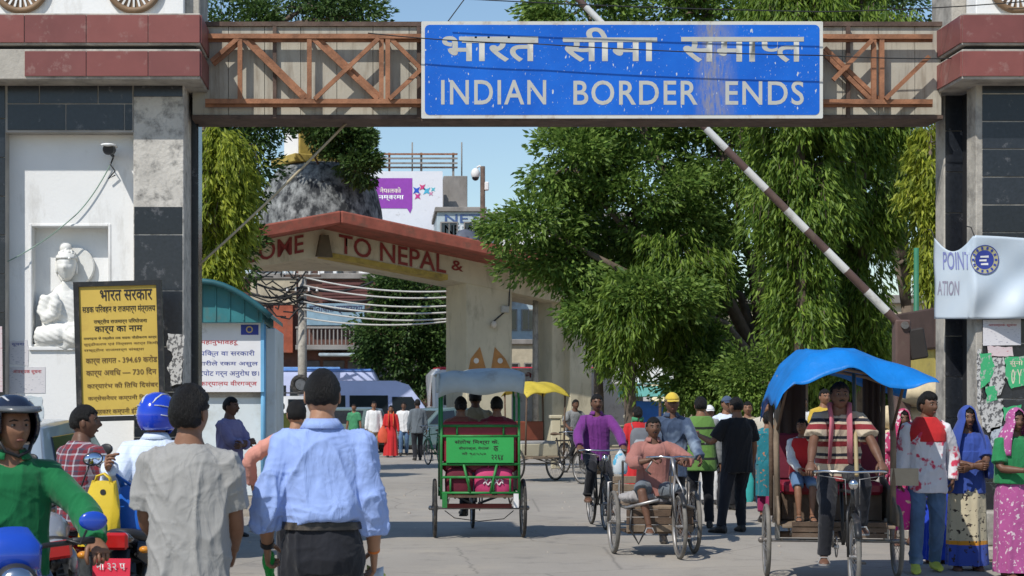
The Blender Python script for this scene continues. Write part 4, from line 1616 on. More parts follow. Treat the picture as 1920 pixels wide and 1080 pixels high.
def tree(label, base, y, ells, m, per=900, clump=.45, leaf=(.15, .065), trunk=(.25, .14), droop=.3, name='broadleaf_tree', dens=1.0, zb0=-.1, forkz=None):
    T = thing(name, label, 'bush' if name == 'bush' else 'tree', (base[0], base[1], 0))
    off = np.array((base[0], base[1], 0))
    P, Dd = [], []
    tips = []
    for e in ells:
        c, r = ell(e, y)
        c = c - off
        vol = r[0] * r[1] * r[2]
        nc = max(5, int(10 * dens * (vol ** .62) / clump ** 1.2))
        u = in_ball(nc) * (rng.uniform(.25, 1.0, (nc, 1)) ** .45)
        cc = c + u * r
        tips += [(c, cc[k]) for k in range(0, nc, 4)]
        for q, uu in zip(cc, u):
            cs = clump * rng.uniform(.6, 1.3)
            k = int(per * rng.uniform(.6, 1.3) * (cs / clump) ** 2)
            dv = in_ball(k)
            dv[:, 2] *= .72
            p = q + dv * (rng.uniform(0, 1, (k, 1)) ** .5) * cs
            P.append(p)
            Dd.append(dv * .8 + uu * .7 + np.array((0, 0, -droop)) + rng.normal(size=(k, 3)) * .35)
    leaves_mesh('crown', np.concatenate(P), np.concatenate(Dd), leaf[0], leaf[1], m, T)
    # trunk and limbs
    cs = [ell(e, y)[0] - off for e in ells]
    top = max(cs, key=lambda c: c[2])
    zb = min(c[2] for c in cs)
    fork = np.array((top[0] * .25, top[1] * .25, max(1.6, zb * .75, zb0 + .6)))
    if forkz:
        fork[2] = forkz
    mb = MB()
    mb.tube([(0, 0, zb0), (0.02, 0, zb0 * .5 + fork[2] * .3), (fork[0] * .5, fork[1] * .5, zb0 * .4 + fork[2] * .6), fork], [trunk[0] * 1.35, trunk[0], trunk[0] * .85, trunk[1] * 1.1], 12)
    for c in cs:
        mid = (fork + c) / 2 + rng.normal(size=3) * .2 + np.array((0, 0, .2))
        mb.tube([fork - np.array((0, 0, .1)), mid, c], [trunk[1], trunk[1] * .6, trunk[1] * .25], 8)
    for c, t in tips[:160]:
        mb.tube([c, (c + t) / 2 + rng.normal(size=3) * .08, t], [trunk[1] * .25, trunk[1] * .14, .008], 5)
    mb.build('trunk', M_BARK, T, smooth=True)
    return T


def ashoka(label, px, y, py0, py1, half, m, strands=420, per=46, x=None, leaf=(.20, .045), seed=0):
    """weeping mast tree: short branches with curtains of hanging leaves; py0 top row, py1 bottom row"""
    X = sx(px, y)
    T = thing('weeping_mast_tree', label, 'tree', (X, y, 0))
    zt, zb = sz(py0, y), sz(py1, y)
    P, Dd = [], []
    twigs = MB()
    ntw = 0
    for i in range(strands):
        if i % 7 == 0:
            tuft = (rng.uniform(0, 1), rng.uniform(0, 2 * PI), rng.uniform(.55, 1.12), rng.uniform(.6, 1.6))
        t = float(np.clip(tuft[0] + rng.normal() * .012, 0, 1))
        z = zb + .7 + (zt - zb - .6) * t
        prof = half * (.55 + .45 * math.sin(PI * min(1, (1 - t) * 1.25 + .12)) ** .7) if t < .92 else half * (1 - t) / .08 * .55 + .15
        a = tuft[1] + rng.normal() * .16
        rr = prof * tuft[2] * rng.uniform(.82, 1.1)
        drop = tuft[3] * rng.uniform(.8, 1.15)
        s = np.linspace(0, 1, per)
        out = rr * np.minimum(1, s * 3.2) ** .7
        zz = z + .25 * np.minimum(1, s * 3) - drop * np.maximum(0, s - .25) ** 1.15
        sway = rng.normal(size=2) * .12
        pts = np.stack([out * math.cos(a) + sway[0] * s, out * math.sin(a) + sway[1] * s, zz], 1)
        keep = pts[:, 2] > zb - .2
        pts = pts[keep]
        sk = s[keep]
        q = pts + rng.normal(size=pts.shape) * .06
        P.append(q)
        d = np.tile(np.array((math.cos(a) * .5, math.sin(a) * .5, -1.0)), (len(q), 1)) + rng.normal(size=(len(q), 3)) * .38
        Dd.append(d)
        if i % 4 == 0 and len(pts) > 8:
            twigs.tube([pts[k] for k in range(0, len(pts), 8)], .009, 4)
            ntw += 1
    leaves_mesh('crown', np.concatenate(P), np.concatenate(Dd), leaf[0], leaf[1], m, T)
    twigs.tube([(0, 0, -.1), (.03, 0, zt * .4), (0, .03, zt * .98)], [.17, .12, .03], 10)
    twigs.build('trunk', M_BARK, T, smooth=True)
    return T


tree('large broadleaf tree arching over the road beside the weeping trees', (sx(1420, 41), 41), 41,
     [(1190, 390, 190, 130), (1075, 315, 80, 85, -1), (1010, 425, 85, 42, -1.5), (1060, 490, 95, 50, -1), (1180, 200, 150, 110), (1095, 15, 105, 60), (1330, 20, 150, 85), (1360, 300, 100, 150), (1280, 500, 120, 110, 1), (1500, 30, 100, 60, 1), (1400, 640, 60, 110, 2), (1130, 575, 70, 45, -2), (1230, 560, 90, 60, -2.5), (1290, 640, 60, 60, -1)],
     M_LEAF, per=230, clump=.55, leaf=(.17, .075), trunk=(.32, .17), dens=1.0)
ashoka('drooping mast tree hanging low beside the cream arch pillar', 1180, 38.5, 530, 735, .85, M_LEAFA, 260)
ashoka('drooping mast tree dangling above the green vest and black shirt', 1270, 39.5, 440, 720, .95, M_LEAFA, 330)
ashoka('drooping mast tree with a slim crown over the bushes', 1120, 40.5, 530, 690, .85, M_LEAFA, 170)
ashoka('tall weeping mast tree crossed by the striped barrier pole', 1500, 35, -60, 730, 1.2, M_LEAFA, 980)
ashoka('bright weeping mast tree standing next to the brown guard hut', 1615, 36.5, -40, 730, 1.1, M_LEAFA, 900)
ashoka('weeping mast tree partly behind the black tiled pillar', 1745, 35, 240, 600, .5, M_LEAFY, 190)
ashoka('yellow green weeping mast tree beside the niche pillar', 405, 36, 265, 600, .78, M_LEAFY, 520, leaf=(.20, .048))
tree('dark leafy tree rising above the truss by the tiled pillar', (sx(1720, 42), 42), 42, [(1715, 330, 55, 100), (1690, 15, 75, 55), (1640, 10, 40, 40), (1735, 470, 30, 80)], M_LEAFD, per=200, clump=.5, leaf=(.15, .06), trunk=(.2, .12))
tree('dark tree filling the sky behind the niche pillar', (sx(335, 40), 40), 40, [(425, 110, 110, 130), (440, 330, 62, 110), (415, 480, 60, 70), (570, 15, 110, 45), (660, 30, 45, 30), (470, 250, 60, 50)], M_LEAFD, per=230, clump=.5, leaf=(.14, .065), trunk=(.3, .16), forkz=9.2)
tree('ficus sprouting over the dome of the welcome arch', (sx(640, 65.5), 65.5), 63.0, [(648, 268, 48, 50), (675, 315, 34, 30, -.6), (565, 222, 55, 12, -.5), (625, 238, 35, 26, -.4)], M_LEAFD, per=200, clump=.5, leaf=(.20, .10), trunk=(.1, .06), name='ficus', zb0=9.0)
tree('bushy tree seen through the welcome arch with wires across', (sx(770, 80), 80), 80, [(775, 560, 75, 55), (755, 640, 80, 60), (800, 690, 50, 50)], M_LEAFD, per=260, clump=.9, leaf=(.26, .13), trunk=(.25, .14))
for lb, px, yy, es in (('dense green bush behind the crowd and under the barrier', 1470, 38, [(1430, 715, 75, 60), (1500, 695, 80, 75), (1570, 720, 60, 60)]),
                       ('shaded tall bush beneath the weeping trees beside the hut', 1620, 38, [(1610, 690, 85, 90), (1680, 700, 60, 70)]),
                       ('low dark bush at the foot of the large broadleaf tree', 1350, 39, [(1350, 725, 60, 45), (1300, 715, 40, 40)])):
    tree(lb, (sx(px, yy), yy), yy, es, M_LEAF, per=330, clump=.5, leaf=(.13, .06), trunk=(.06, .04), name='bush', dens=1.5)

# ---------------------------------------------------------------- welcome arch
M_CREAM = mat('weathered_cream_paint', (.52, .47, .34), .8, var=.1, vs=1, bump=.2, dirt=.3, dcol=(.25, .22, .16), ds=1.2, dstretch=(2, 2, .6))
M_ROOFRED = mat('faded_red_roof_edge', (.27, .075, .05), .85, var=.25, vs=2, dirt=.4, dcol=(.11, .07, .05), ds=3)
M_STAIN = mat('black_stained_lime_dome', (.42, .44, .43), .9, var=.15, vs=2, bump=.3, dirt=1.2, dcol=(.03, .033, .036), ds=2.6, dstretch=(1.2, 1.2, .75))
M_YELLOW = mat('faded_yellow_plaster', (.40, .30, .07), .85, var=.2, dirt=.45, dcol=(.12, .10, .05), ds=2)
M_LETTER = mat('dark_red_lettering', (.21, .028, .025), .6, var=.15)
AY, AT = 60.0, R(20)
AO = Vector((sx(610, AY), AY, 0))
AR = thing('welcome_arch', 'cream gabled welcome arch with red roof edge and raised red lettering', 'arch', AO, AT)


def al(px, py, d=0.0):
    """photo pixel on the arch's front plane -> local point, d metres further back"""
    k = (px - CX) / FPX
    u = (k * AY - AO.x) / (math.cos(AT) - math.sin(AT) * k)
    yy = AY + u * math.sin(AT)
    return Vector((u, d, sz(py, yy)))


def slabp(name, pts, d0, d1, m, parent=AR, bevel=0.0):
    fr = [al(*p) for p in pts]
    n = len(fr)
    v = [Vector((p.x, d0, p.z)) for p in fr] + [Vector((p.x, d1, p.z)) for p in fr]
    return MB().add(v, [tuple(range(n)), tuple(range(n, 2 * n))] + [(i, (i + 1) % n, n + (i + 1) % n, n + i) for i in range(n)]).build(name, m, parent, bevel=bevel)


bl = [(610, 425), (610, 478), (480, 500), (330, 526), (330, 476), (480, 448)]
br = [(610, 425), (1085, 528), (1085, 572), (970, 548), (845, 522), (610, 478)]
slabp('gable_beam', bl, .3, 2.6, M_CREAM)
slabp('gable_beam', br, .3, 2.6, M_CREAM)
slabp('roof_edge', [(610, 404), (1088, 506), (1088, 530), (610, 428)], -1.7, 3.3, M_ROOFRED, bevel=.05)
slabp('roof_edge', [(610, 404), (610, 428), (478, 452), (328, 478), (328, 454), (478, 428)], -1.7, 3.3, M_ROOFRED, bevel=.05)
slabp('soffit_strip', [(612, 470), (845, 514), (845, 524), (612, 480)], .26, 1.0, M_YELLOW)
slabp('keystone', [(596, 480), (626, 482), (618, 440), (604, 440)], .1, .32, mat('dark_keystone', (.10, .08, .05), .8))
for x0, x1 in ((882, 968), (1077, 1118), (330, 372)):
    a, b = al(x0, 500), al(x1, 500)
    MB().bx(a.x, b.x, .35, 2.3, 0, al((x0 + x1) / 2, 545 if x0 > 1000 else 522).z).build('pillar', M_CREAM, AR, bevel=.03)
MB().bx(al(882, 500).x - .12, al(968, 500).x + .12, .22, 2.42, 0, .5).build('plinth', M_CONC, AR, bevel=.03)
MB().bx(al(1077, 500).x - .5, al(1118, 500).x + .1, .8, 2.2, 0, al(1077, 545).z - .3).build('pillar_return', M_CREAM, AR, bevel=.03)
hb, = (thing('lamp_bracket', 'small wall lamp with a loose cable on the cream arch pillar', 'wall lamp', AR.matrix_basis @ al(931, 608, .33), AT),)
MB().ball((0, -.10, 0), (.10, .10, .13), 12, 8).build('lamp_shade', mat('cream_lamp', (.55, .5, .42), .6), hb, smooth=True)
MB().box((.45, -.03, .55), (.28, .14, .24)).build('junction_box', mat('grey_box', (.42, .42, .38), .6), hb, bevel=.02)
tub('cable', [(.02, .0, .1), (.2, .0, .25), (.45, -.02, .45), (.62, -.02, .7), (.66, -.02, 1.6), (.64, -.02, 2.5)], .025, M_BLKM, hb, 5)


def on_beam(px0, py0, px1, py1):
    a, b = al(px0, py0), al(px1, py1)

    def f(u, v):
        p = a.lerp(b, u)
        return (p.x, .27, p.z + v)
    return f


text('lettering', 'TO NEPAL', (0, 1, 0, .66), M_LETTER, AR, on_beam(640, 473, 842, 512), offset=.013)
text('lettering', '&', (0, 1, 0, .36), M_LETTER, AR, on_beam(852, 505, 874, 509), offset=.013)
text('lettering', 'WELCOME', (0, 1, 0, .62), M_LETTER, AR, on_beam(372, 512, 574, 472), offset=.013)
# painted leaf fans on the pillar
M_OCHRE = mat('ochre_mural_paint', (.40, .19, .06), .8, var=.2, dirt=.3)
for k, pts in enumerate(([(884, 700), (890, 672), (907, 650), (918, 690), (921, 710), (900, 704)], [(926, 706), (935, 650), (955, 672), (964, 690), (950, 700), (962, 712), (938, 716)])):
    c = [al(*p) for p in pts]
    sh = MB().add([Vector((p.x, .338, p.z)) for p in c] + [Vector((p.x, .352, p.z)) for p in c], [tuple(range(len(c)))] + [(i, (i + 1) % len(c), len(c) + (i + 1) % len(c), len(c) + i) for i in range(len(c))]).build('painted_leaf', M_OCHRE, AR)
    for q in ((900, 676), (906, 698)) if k == 0 else ((945, 676), (950, 700)):
        p = al(*q)
        MB().cyl((p.x, .330, p.z), (p.x, .345, p.z), .10, n=12).build('painted_dot', mat('mural_white', (.6, .58, .52), .8), sh)

# dome with a square yellow tower
DY = 65.2
dc = Vector((sx(600, DY), DY, 0))
DM = thing('dome', 'black stained white dome with a yellow square tower on the welcome arch', 'dome', (dc.x, dc.y, 6.9))
prof = [(2.25, 0), (2.26, .35), (2.24, .8), (2.16, 1.3), (2.0, 1.8), (1.75, 2.15), (1.45, 2.38), (1.1, 2.5), (.2, 2.53)]
zs0 = 0.0
mb = MB()
kk = (sz(308, DY) - 6.9 - zs0) / 2.53
mb.loft([[(r * math.cos(2 * PI * j / 48), r * math.sin(2 * PI * j / 48), zs0 + z * kk) for j in range(48)] for r, z in [(r_ * 1.06, z_) for r_, z_ in prof]])
mb.build('shell', M_STAIN, DM, smooth=40)
MB().bx(-2.6, 2.6, -2.6, 2.4, -.2, .0).build('platform', M_CREAM, DM)
z1 = sz(312, DY) - 6.9
ex = sx(578, DY) - dc.x
MB().box((ex, 0, z1 + .15), (2.1, 2.1, .3), R(28)).build('ledge', M_YELLOW, DM, bevel=.03)
tw = MB().box((ex, 0, z1 + 1.1), (1.35, 1.35, 1.8), R(28)).build('tower', M_YELLOW, DM, bevel=.03)
MB().box((ex - .60, -.32, z1 + 1.1), (.05, 1.2, 1.75), R(28)).build('white_panel', M_WHITE, tw)
MB().box((ex, 0, z1 + 2.1), (1.8, 1.8, .25), R(28)).build('capital', M_YELLOW, DM, bevel=.04)
mb = MB().loft([[(ex + r * math.cos(2 * PI * j / 20), r * math.sin(2 * PI * j / 20), z1 + 2.2 + z) for j in range(20)] for r, z in ((.62, 0), (.5, .5), (.36, 1.0), (.2, 1.6), (.05, 2.0))])
mb.build('spire', M_YELLOW, DM, smooth=True)

# ---------------------------------------------------------------- buildings
M_BRN = mat('dark_brown_facade', (.13, .06, .045), .85, var=.25, dirt=.4, dcol=(.05, .035, .03), ds=.6)
M_GREYB = mat('grey_render_facade', (.27, .25, .23), .9, var=.2, vs=.6, dirt=.5, dcol=(.12, .11, .10), ds=.7, dstretch=(1, 1, .4))
M_BRICK = mat('red_oxide_wall', (.33, .085, .045), .85, var=.25, dirt=.3, ds=.8)
M_CREAMB = mat('cream_facade', (.46, .40, .29), .85, var=.15, dirt=.4, ds=.6)
M_PALEB = mat('pale_blue_facade', (.42, .50, .54), .8, var=.1, dirt=.3, ds=.5)
M_SHUT = mat('rolled_steel_shutter', (.10, .10, .11), .6, .3, var=.3, dirt=.4, ds=2)
M_BOARDB = mat('faded_blue_signboard', (.24, .36, .44), .7, var=.2, dirt=.3, ds=1.5)
M_HOARD = mat('white_vinyl_hoarding', (.74, .75, .80), .5, var=.03, dirt=.08)
M_PURPLE = mat('purple_print', (.30, .06, .42), .5, var=.08)


def building(label, y, px0, px1, py_top, depth, m, floors=2, bays=3, name='building', win=True, y_extra=0.0):
    x0, x1, zt = sx(px0, y), sx(px1, y), sz(py_top, y)
    T = thing(name, label, 'building', ((x0 + x1) / 2, y, 0))
    hw = (x1 - x0) / 2
    MB().bx(-hw, hw, 0, depth, 0, zt).build('wall', m, T, bevel=.03)
    MB().bx(-hw - .15, hw + .15, -.2, depth + .1, zt - .18, zt + .12).build('roof', M_GREYB, T, bevel=.03)
    if win:
        fh = zt / floors
        for f in range(floors):
            for b in range(bays):
                xc = -hw + (b + .5) * 2 * hw / bays
                w, h_ = min(1.3, 1.3 * hw / bays), fh * .45
                zc = fh * (f + .52)
                wn_ = MB()
                wn_.bx(xc - w / 2 - .08, xc + w / 2 + .08, -.07, .01, zc - h_ / 2 - .08, zc - h_ / 2); wn_.bx(xc - w / 2 - .08, xc + w / 2 + .08, -.07, .01, zc + h_ / 2, zc + h_ / 2 + .08)
                wn_.bx(xc - w / 2 - .08, xc - w / 2, -.068, .01, zc - h_ / 2, zc + h_ / 2); wn_.bx(xc + w / 2, xc + w / 2 + .08, -.068, .01, zc - h_ / 2, zc + h_ / 2)
                wn_.bx(xc - .03, xc + .03, -.05, .01, zc - h_ / 2, zc + h_ / 2)
                w_ = wn_.build('window', M_GREYB, T)
                MB().bx(xc - w / 2, xc + w / 2, -.03, .012, zc - h_ / 2, zc + h_ / 2).build('pane', M_GLASSD, w_)
    return T, x0, x1, zt, hw


Y1 = 95.0
B1, bx0_, bx1_, bz_, hw_ = building('brown two storey shop block with signboard and cluttered flat roof', Y1, 300, 850, 517, 12, M_BRN, win=False)


def b1(px, py, d=0.0):
    p = at(px, py, Y1)
    return Vector((p.x - B1.location.x, d, p.z))


def b1box(name, x0, y0, x1, y1, d0, d1, m, parent=None):
    a, b = b1(x0, y1), b1(x1, y0)
    return MB().bx(a.x, b.x, d0, d1, a.z, b.z).build(name, m, parent or B1, bevel=.02)


b1box('wall_panel', 470, 524, 556, 572, -.12, .02, M_CREAMB)
b1box('pier', 514, 574, 550, 662, -.5, .02, M_BRICK)
b1box('pier', 452, 576, 500, 662, -.3, .02, M_GREYB)
for i in range(6):
    b1box('shutter_slat', 604, 530 + i * 6.2, 846, 535 + i * 6.2, -.14, .02, mat('maroon_slat', (.12, .045, .04), .7, var=.2))
sb = b1box('signboard', 576, 570, 684, 611, -.5, -.2, M_BOARDB)
text('lettering', 'यातायात व्यवस्था', (580, 680, 590, 574), mat('sign_navy', (.05, .06, .12), .7), sb, lambda u, v: b1(u, v, -.515), offset=.02)
b1box('balcony', 556, 648, 700, 657, -1.2, .02, M_GREYB)
for i in range(19):
    b1box('baluster', 558 + i * 7.5, 618, 560.5 + i * 7.5, 648, -1.15, -1.05, M_GREYB)
b1box('handrail', 556, 614, 700, 618, -1.2, -1.0, M_GREYB)
for x0, x1 in ((470, 510), (560, 600), (606, 646), (652, 700), (710, 760), (770, 830)):
    b1box('shop_shutter', x0, 676, x1, 738, -.06, .02, M_SHUT)
aw = b1box('awning', 600, 664, 706, 669, -2.0, .02, M_PALEB)
b1box('shop_sign', 462, 690, 640, 706, -2.6, -2.4, mat('blue_shop_sign', (.14, .30, .62), .6, var=.15))
for lb, x0, y0, x1, y1, m, nm in (('pale blue sheet enclosure on the brown shop roof', 462, 482, 550, 516, M_PALEB, 'roof_cabin'), ('grey water tank on the brown shop roof', 640, 492, 668, 516, M_GREYB, 'water_tank'), ('white water tank on the brown shop roof', 672, 500, 700, 516, M_WHITE, 'water_tank'),
                              ('white air conditioner box on the brown shop roof', 600, 494, 632, 516, M_WHITE, 'air_conditioner'), ('dark chimney stack on the brown shop roof', 556, 484, 596, 516, M_BRN, 'chimney')):
    a, b = at(x0, y1, Y1 + 2), at(x1, y0, Y1 + 2)
    t = thing(nm, lb, nm.replace('_', ' ').split()[-1], ((a.x + b.x) / 2, Y1 + 2.5, bz_ + .12))
    w, hh = (b.x - a.x), max(.3, b.z - bz_ - .12)
    if nm == 'water_tank':
        mb = MB().loft([[(w / 2 * r * math.cos(2 * PI * j / 20), w / 2 * r * math.sin(2 * PI * j / 20), z * hh) for j in range(20)] for r, z in ((.95, 0), (1, .1), (1, .75), (.7, .93), (.3, 1))])
        mb.build('drum', m, t, smooth=40)
        MB().cyl((0, 0, hh), (0, 0, hh + .08), w * .2).build('lid', M_BLKM, t)
    else:
        MB().bx(-w / 2, w / 2, -.6, .6, 0, hh).build('cabinet', m, t, bevel=.04)
        MB().bx(-w / 2 - .08, w / 2 + .08, -.7, .7, hh + .002, hh + .07).build('cover', M_GREYB, t, bevel=.01)
        MB().bx(-w / 4, w / 4, -.63, -.59, hh * .2, hh * .75).build('grille', M_SHUT, t)

Y2 = 122.0
B2, _, _, z2, h2 = building('tall concrete block carrying a purple and white hoarding', Y2, 560, 884, 392, 10, M_GREYB, floors=5, bays=6)
tb2 = MB().bx(sx(832, Y2) - B2.location.x, sx(877, Y2) - B2.location.x, .5, 4, z2 + .12, sz(328, Y2)).build('stair_tower', M_GREYB, B2, bevel=.03)
HB = thing('hoarding', 'white hoarding with a purple speech bubble above the concrete block', 'billboard', (sx(750, Y2 - 1), Y2 - 1, 0))
hx = HB.location.x


def hbp(u, v, d=0.0):
    p = at(u, v, Y2 - 1)
    return Vector((p.x - hx, d, p.z))


a, b = hbp(590, 446), hbp(830, 321)
MB().bx(a.x, b.x, 0, .25, a.z, b.z).build('sheet', M_HOARD, HB)
c = [hbp(*p) for p in ((640, 334), (773, 334), (773, 390), (769, 400), (763, 391), (640, 390))]
MB().prism([(p.x, p.z) for p in c], lambda u, v, w: (u, -.01 - w, v), .012).build('speech_bubble', M_PURPLE, HB)
M_HW = mat('print_cream', (.75, .66, .6), .6)
text('lettering', 'नेपालको', (712, 752, 362, 351), M_HW, HB, lambda u, v: hbp(u, v, -.03), offset=.02)
text('lettering', 'नम्बरमा', (710, 757, 377, 366), mat('print_white', (.8, .8, .85), .6), HB, lambda u, v: hbp(u, v, -.03), offset=.02)
for (u, v, r, colr) in ((781, 357, 7, (.02, .1, .55)), (783, 368, 6, (.55, .04, .25)), (792, 351, 6, (.6, .05, .2)), (800, 358, 7, (.08, .45, .65)), (808, 363, 4, (.6, .25, .4)), (812, 355, 4, (.1, .5, .6))):
    p = hbp(u, v)
    MB().prism([(p.x + r / 27 * math.cos(q) * (1.3 if i % 2 else .5), p.z + r / 27 * math.sin(q) * (1.3 if i % 2 else .5)) for i, q in enumerate(np.linspace(0, 2 * PI, 9)[:-1])], lambda uu, vv, w: (uu, -.012 - w, vv), .012).build('printed_burst', mat('burst_%d' % u, colr, .6), HB)
for px in (620, 720, 815):
    p, q = hbp(px, 446, .3), hbp(px, 321, .3)
    MB().bar((p.x, .45, z2), (q.x, .45, q.z), .2).build('post', M_RUSTD, HB)
# lattice frame over the hoarding
LF = thing('lattice_frame', 'empty rusty lattice frame standing on the roof above the hoarding', 'frame', (sx(770, Y2 + 4), Y2 + 4, 0))
for py, m in ((289, M_RUST), (297, M_GREYB), (306, M_GREYB), (314, M_RUSTD)):
    p, q = at(640, py, Y2 + 4), at(858, py, Y2 + 4)
    MB().bar((p.x - LF.location.x, 0, p.z), (q.x - LF.location.x, 0, q.z), .12).build('rail', m, LF)
for px in (660, 730, 790, 850):
    p, q = at(px, 400, Y2 + 4), at(px, 286, Y2 + 4)
    MB().bar((p.x - LF.location.x, .15, p.z), (q.x - LF.location.x, .15, q.z), .16).build('post', M_RUST if px == 730 else M_GREYB, LF)
for px in (773, 866):
    p, q = at(px, 330, Y2 + 4), at(px, 266, Y2 + 4)
    tub('aerial', [(p.x - LF.location.x, .2, p.z), (q.x - LF.location.x, .2, q.z)], .05, M_GREYB, LF, 6)
B3, _, _, z3, h3 = building('pale painted shop front with blue lettering below the stair tower', 112, 820, 908, 392, 8, M_PALEB, floors=4, bays=2)
for i, (s_, v0, v1) in enumerate((('NET', 418, 402), ('NEPAL', 440, 422), ('PAINTS', 462, 446))):
    text('lettering', s_, (834, 900, v0, v1), mat('shop_blue', (.06, .11, .26), .7) if i != 1 else mat('shop_white', (.7, .72, .75), .7), B3, lambda u, v: (sx(u, 112) - B3.location.x, -.03, sz(v, 112)), offset=.01)
dish = thing('satellite_dish', 'dark satellite dish in front of the painted shop front', 'dish', (sx(876, 108), 108, sz(452, 108)))
mb = MB().loft([[(r * math.cos(2 * PI * j / 24), -.3 + .35 * r * r, r * math.sin(2 * PI * j / 24)) for j in range(24)] for r in (.05, .3, .55, .8)], False)
o = mb.build('reflector', mat('dish_grey', (.10, .11, .14), .5), dish, smooth=True); o.rotation_euler = (R(-25), 0, R(20))
md = o.modifiers.new('s', 'SOLIDIFY'); md.thickness = .04
tub('mast', [(0, .1, 0), (0, .1, -sz(452, 108))], .06, M_GREYB, dish, 8)
tub('feed_arm', [(0, -.2, -.6), (.1, -.9, -.1)], .03, M_GREYB, dish, 6)
B4, _, _, z4, h4 = building('long pale blue and white building behind the broadleaf tree', 118, 905, 1180, 402, 10, M_PALEB, floors=5, bays=8)
MB().bx(-h4, h4, -.6, .0, z4 - 2.2, z4 - 1.1).build('white_band', M_WHITE, B4, bevel=.02)
MB().bx(-h4, h4, -1.2, .0, z4 - 3.1, z4 - 2.9).build('ledge', M_GREYB, B4, bevel=.02)
B5, _, _, z5, h5 = building('cream building behind the red bus', 105, 940, 1130, 640, 8, M_CREAMB, floors=1, bays=5)
B6, _, _, z6, h6 = building('dark brick building with small windows beyond the bus', 128, 930, 1150, 560, 8, M_BRN, floors=3, bays=6)
B7, _, _, z7, h7 = building('grey building hidden behind the teal roofed booth', 100, 100, 460, 540, 8, M_GREYB, floors=3, bays=6)
B8, _, _, z8, h8 = building('dusty yellow building behind the weeping trees', 60, 1380, 2100, 560, 10, M_CREAMB, floors=2, bays=6)
# red sheet gate between arch and trees
RG = thing('sheet_gate', 'tall red oxide sheet metal gate beside the arch pillar', 'gate', (sx(1144, 68), 68, 0))
gx0, gx1 = sx(1116, 68) - RG.location.x, sx(1174, 68) - RG.location.x
for i in range(4):
    MB().bx(gx0 + i * (gx1 - gx0) / 4 + .01, gx0 + (i + 1) * (gx1 - gx0) / 4 - .01, 0, .05, .1, sz(596, 68)).build('sheet', M_BRICK, RG)
for py in (634, 672, 740):
    MB().bx(gx0, gx1, -.06, -.001, sz(py, 68), sz(py, 68) + .09).build('rail', M_CREAMB, RG)
wl = thing('poster_wall', 'low white boundary wall painted with red lettering', 'wall', (sx(1060, 66), 66, 0))
MB().bx(sx(960, 66) - wl.location.x, sx(1172, 66) - wl.location.x, 0, .25, 0, sz(690, 66)).build('wall', mat('whitewashed_wall', (.66, .64, .62), .85, var=.06, dirt=.25), wl, bevel=.02)
text('lettering', 'नेपाल', (984, 1034, 708, 698), M_LETTER, wl, lambda u, v: (sx(u, 66) - wl.location.x, -.02, sz(v, 66)), offset=.02)
text('lettering', 'स्वागतम', (990, 1034, 726, 714), M_LETTER, wl, lambda u, v: (sx(u, 66) - wl.location.x, -.02, sz(v, 66)), offset=.02)
ks = thing('market_kiosk', 'street kiosk with a teal banner and white awning behind the crowd', 'kiosk', (sx(1235, 62), 62, 0))
kx = lambda px: sx(px, 62) - ks.location.x
MB().bx(kx(1172), kx(1300), -.3, 1.8, sz(744, 62), sz(724, 62)).build('banner', mat('teal_banner', (.16, .46, .42), .6, var=.12), ks, bevel=.02)
MB().bx(kx(1160), kx(1300), .0, 2.0, sz(720, 62), sz(672, 62)).build('awning', M_WHITE, ks, bevel=.03)
MB().bx(kx(1190), kx(1250), .6, 1.6, 0.5, sz(752, 62)).build('counter', mat('blue_kiosk', (.02, .12, .45), .6, var=.15), ks, bevel=.02)
for px in (1172, 1236, 1298):
    tub('post', [(kx(px), -.2, 0), (kx(px), -.2, sz(720, 62))], .05, M_WOODD, ks)

# ---------------------------------------------------------------- poles, wires, lamps
def pole(label, px, y, py_top, r, m, name='utility_pole', arms=()):
    T = thing(name, label, 'pole', (sx(px, y), y, 0))
    zt = sz(py_top, y)
    tub('shaft', [(0, 0, 0), (0, 0, zt)], [r * 1.25, r], m, T, 12)
    for z, w in arms:
        MB().box((0, -r, zt - z), (w, .1, .1)).build('crossarm', M_RUSTD, T)
        for s in (-.45, -.2, .2, .45):
            MB().cyl((w * s, -r, zt - z + .05), (w * s, -r, zt - z + .22), .05, n=8).build('insulator', M_WHITE, T)
    return T


pole('grey concrete electricity pole tangled with wires before the shop block', 567, 75, 500, .17, M_CONC, arms=((.4, 1.6), (1.1, 1.4)))
pole('slim grey concrete pole standing in front of the red bus', 1004, 64, 560, .10, M_CONC)
pole('green painted post beside the brown guard hut', 1718, 32, 465, .045, mat('green_post', (.03, .16, .09), .6), name='post')
pole('pale thin post between the tree trunks behind the crowd', 1340, 40, 640, .05, M_WOOD, name='post')
cp = pole('rusty lamp pole with a white dome camera above the arch roof', 905, 66, 312, .09, M_RUSTD, name='camera_pole')
zt = sz(312, 66)
tub('arm', [(0, 0, zt - .1), (-.12, 0, zt + .02), (-.22, 0, zt - .05)], .04, M_WHITE, cp)
MB().ball((-.27, 0, zt - .28), (.17, .17, .22), 14, 10).build('dome_camera', M_WHITE, cp, smooth=True)
MB().ball((-.27, 0, zt - .40), (.14, .14, .14), 14, 8).build('lens_dome', M_GLASSD, cp, smooth=True)
MB().box((.15, -.05, zt - .75), (.16, .2, .32)).build('control_box', M_WHITE, cp, bevel=.03)


def wire(label, pts, r, m, sag=0.0, name='overhead_wire', group='overhead wires'):
    """hanging cable through 3-D points; one mesh"""
    out = []
    for a, b in zip(pts[:-1], pts[1:]):
        a, b = Vector(a), Vector(b)
        for i in range(13):
            t = i / 12
            p = a.lerp(b, t)
            p.z -= sag * 4 * t * (1 - t)
            out.append(p)
    o = MB().tube(out, r, 6).build(name, m, None, smooth=True)
    tag(o, label, 'wire', group, 'thing')
    return o


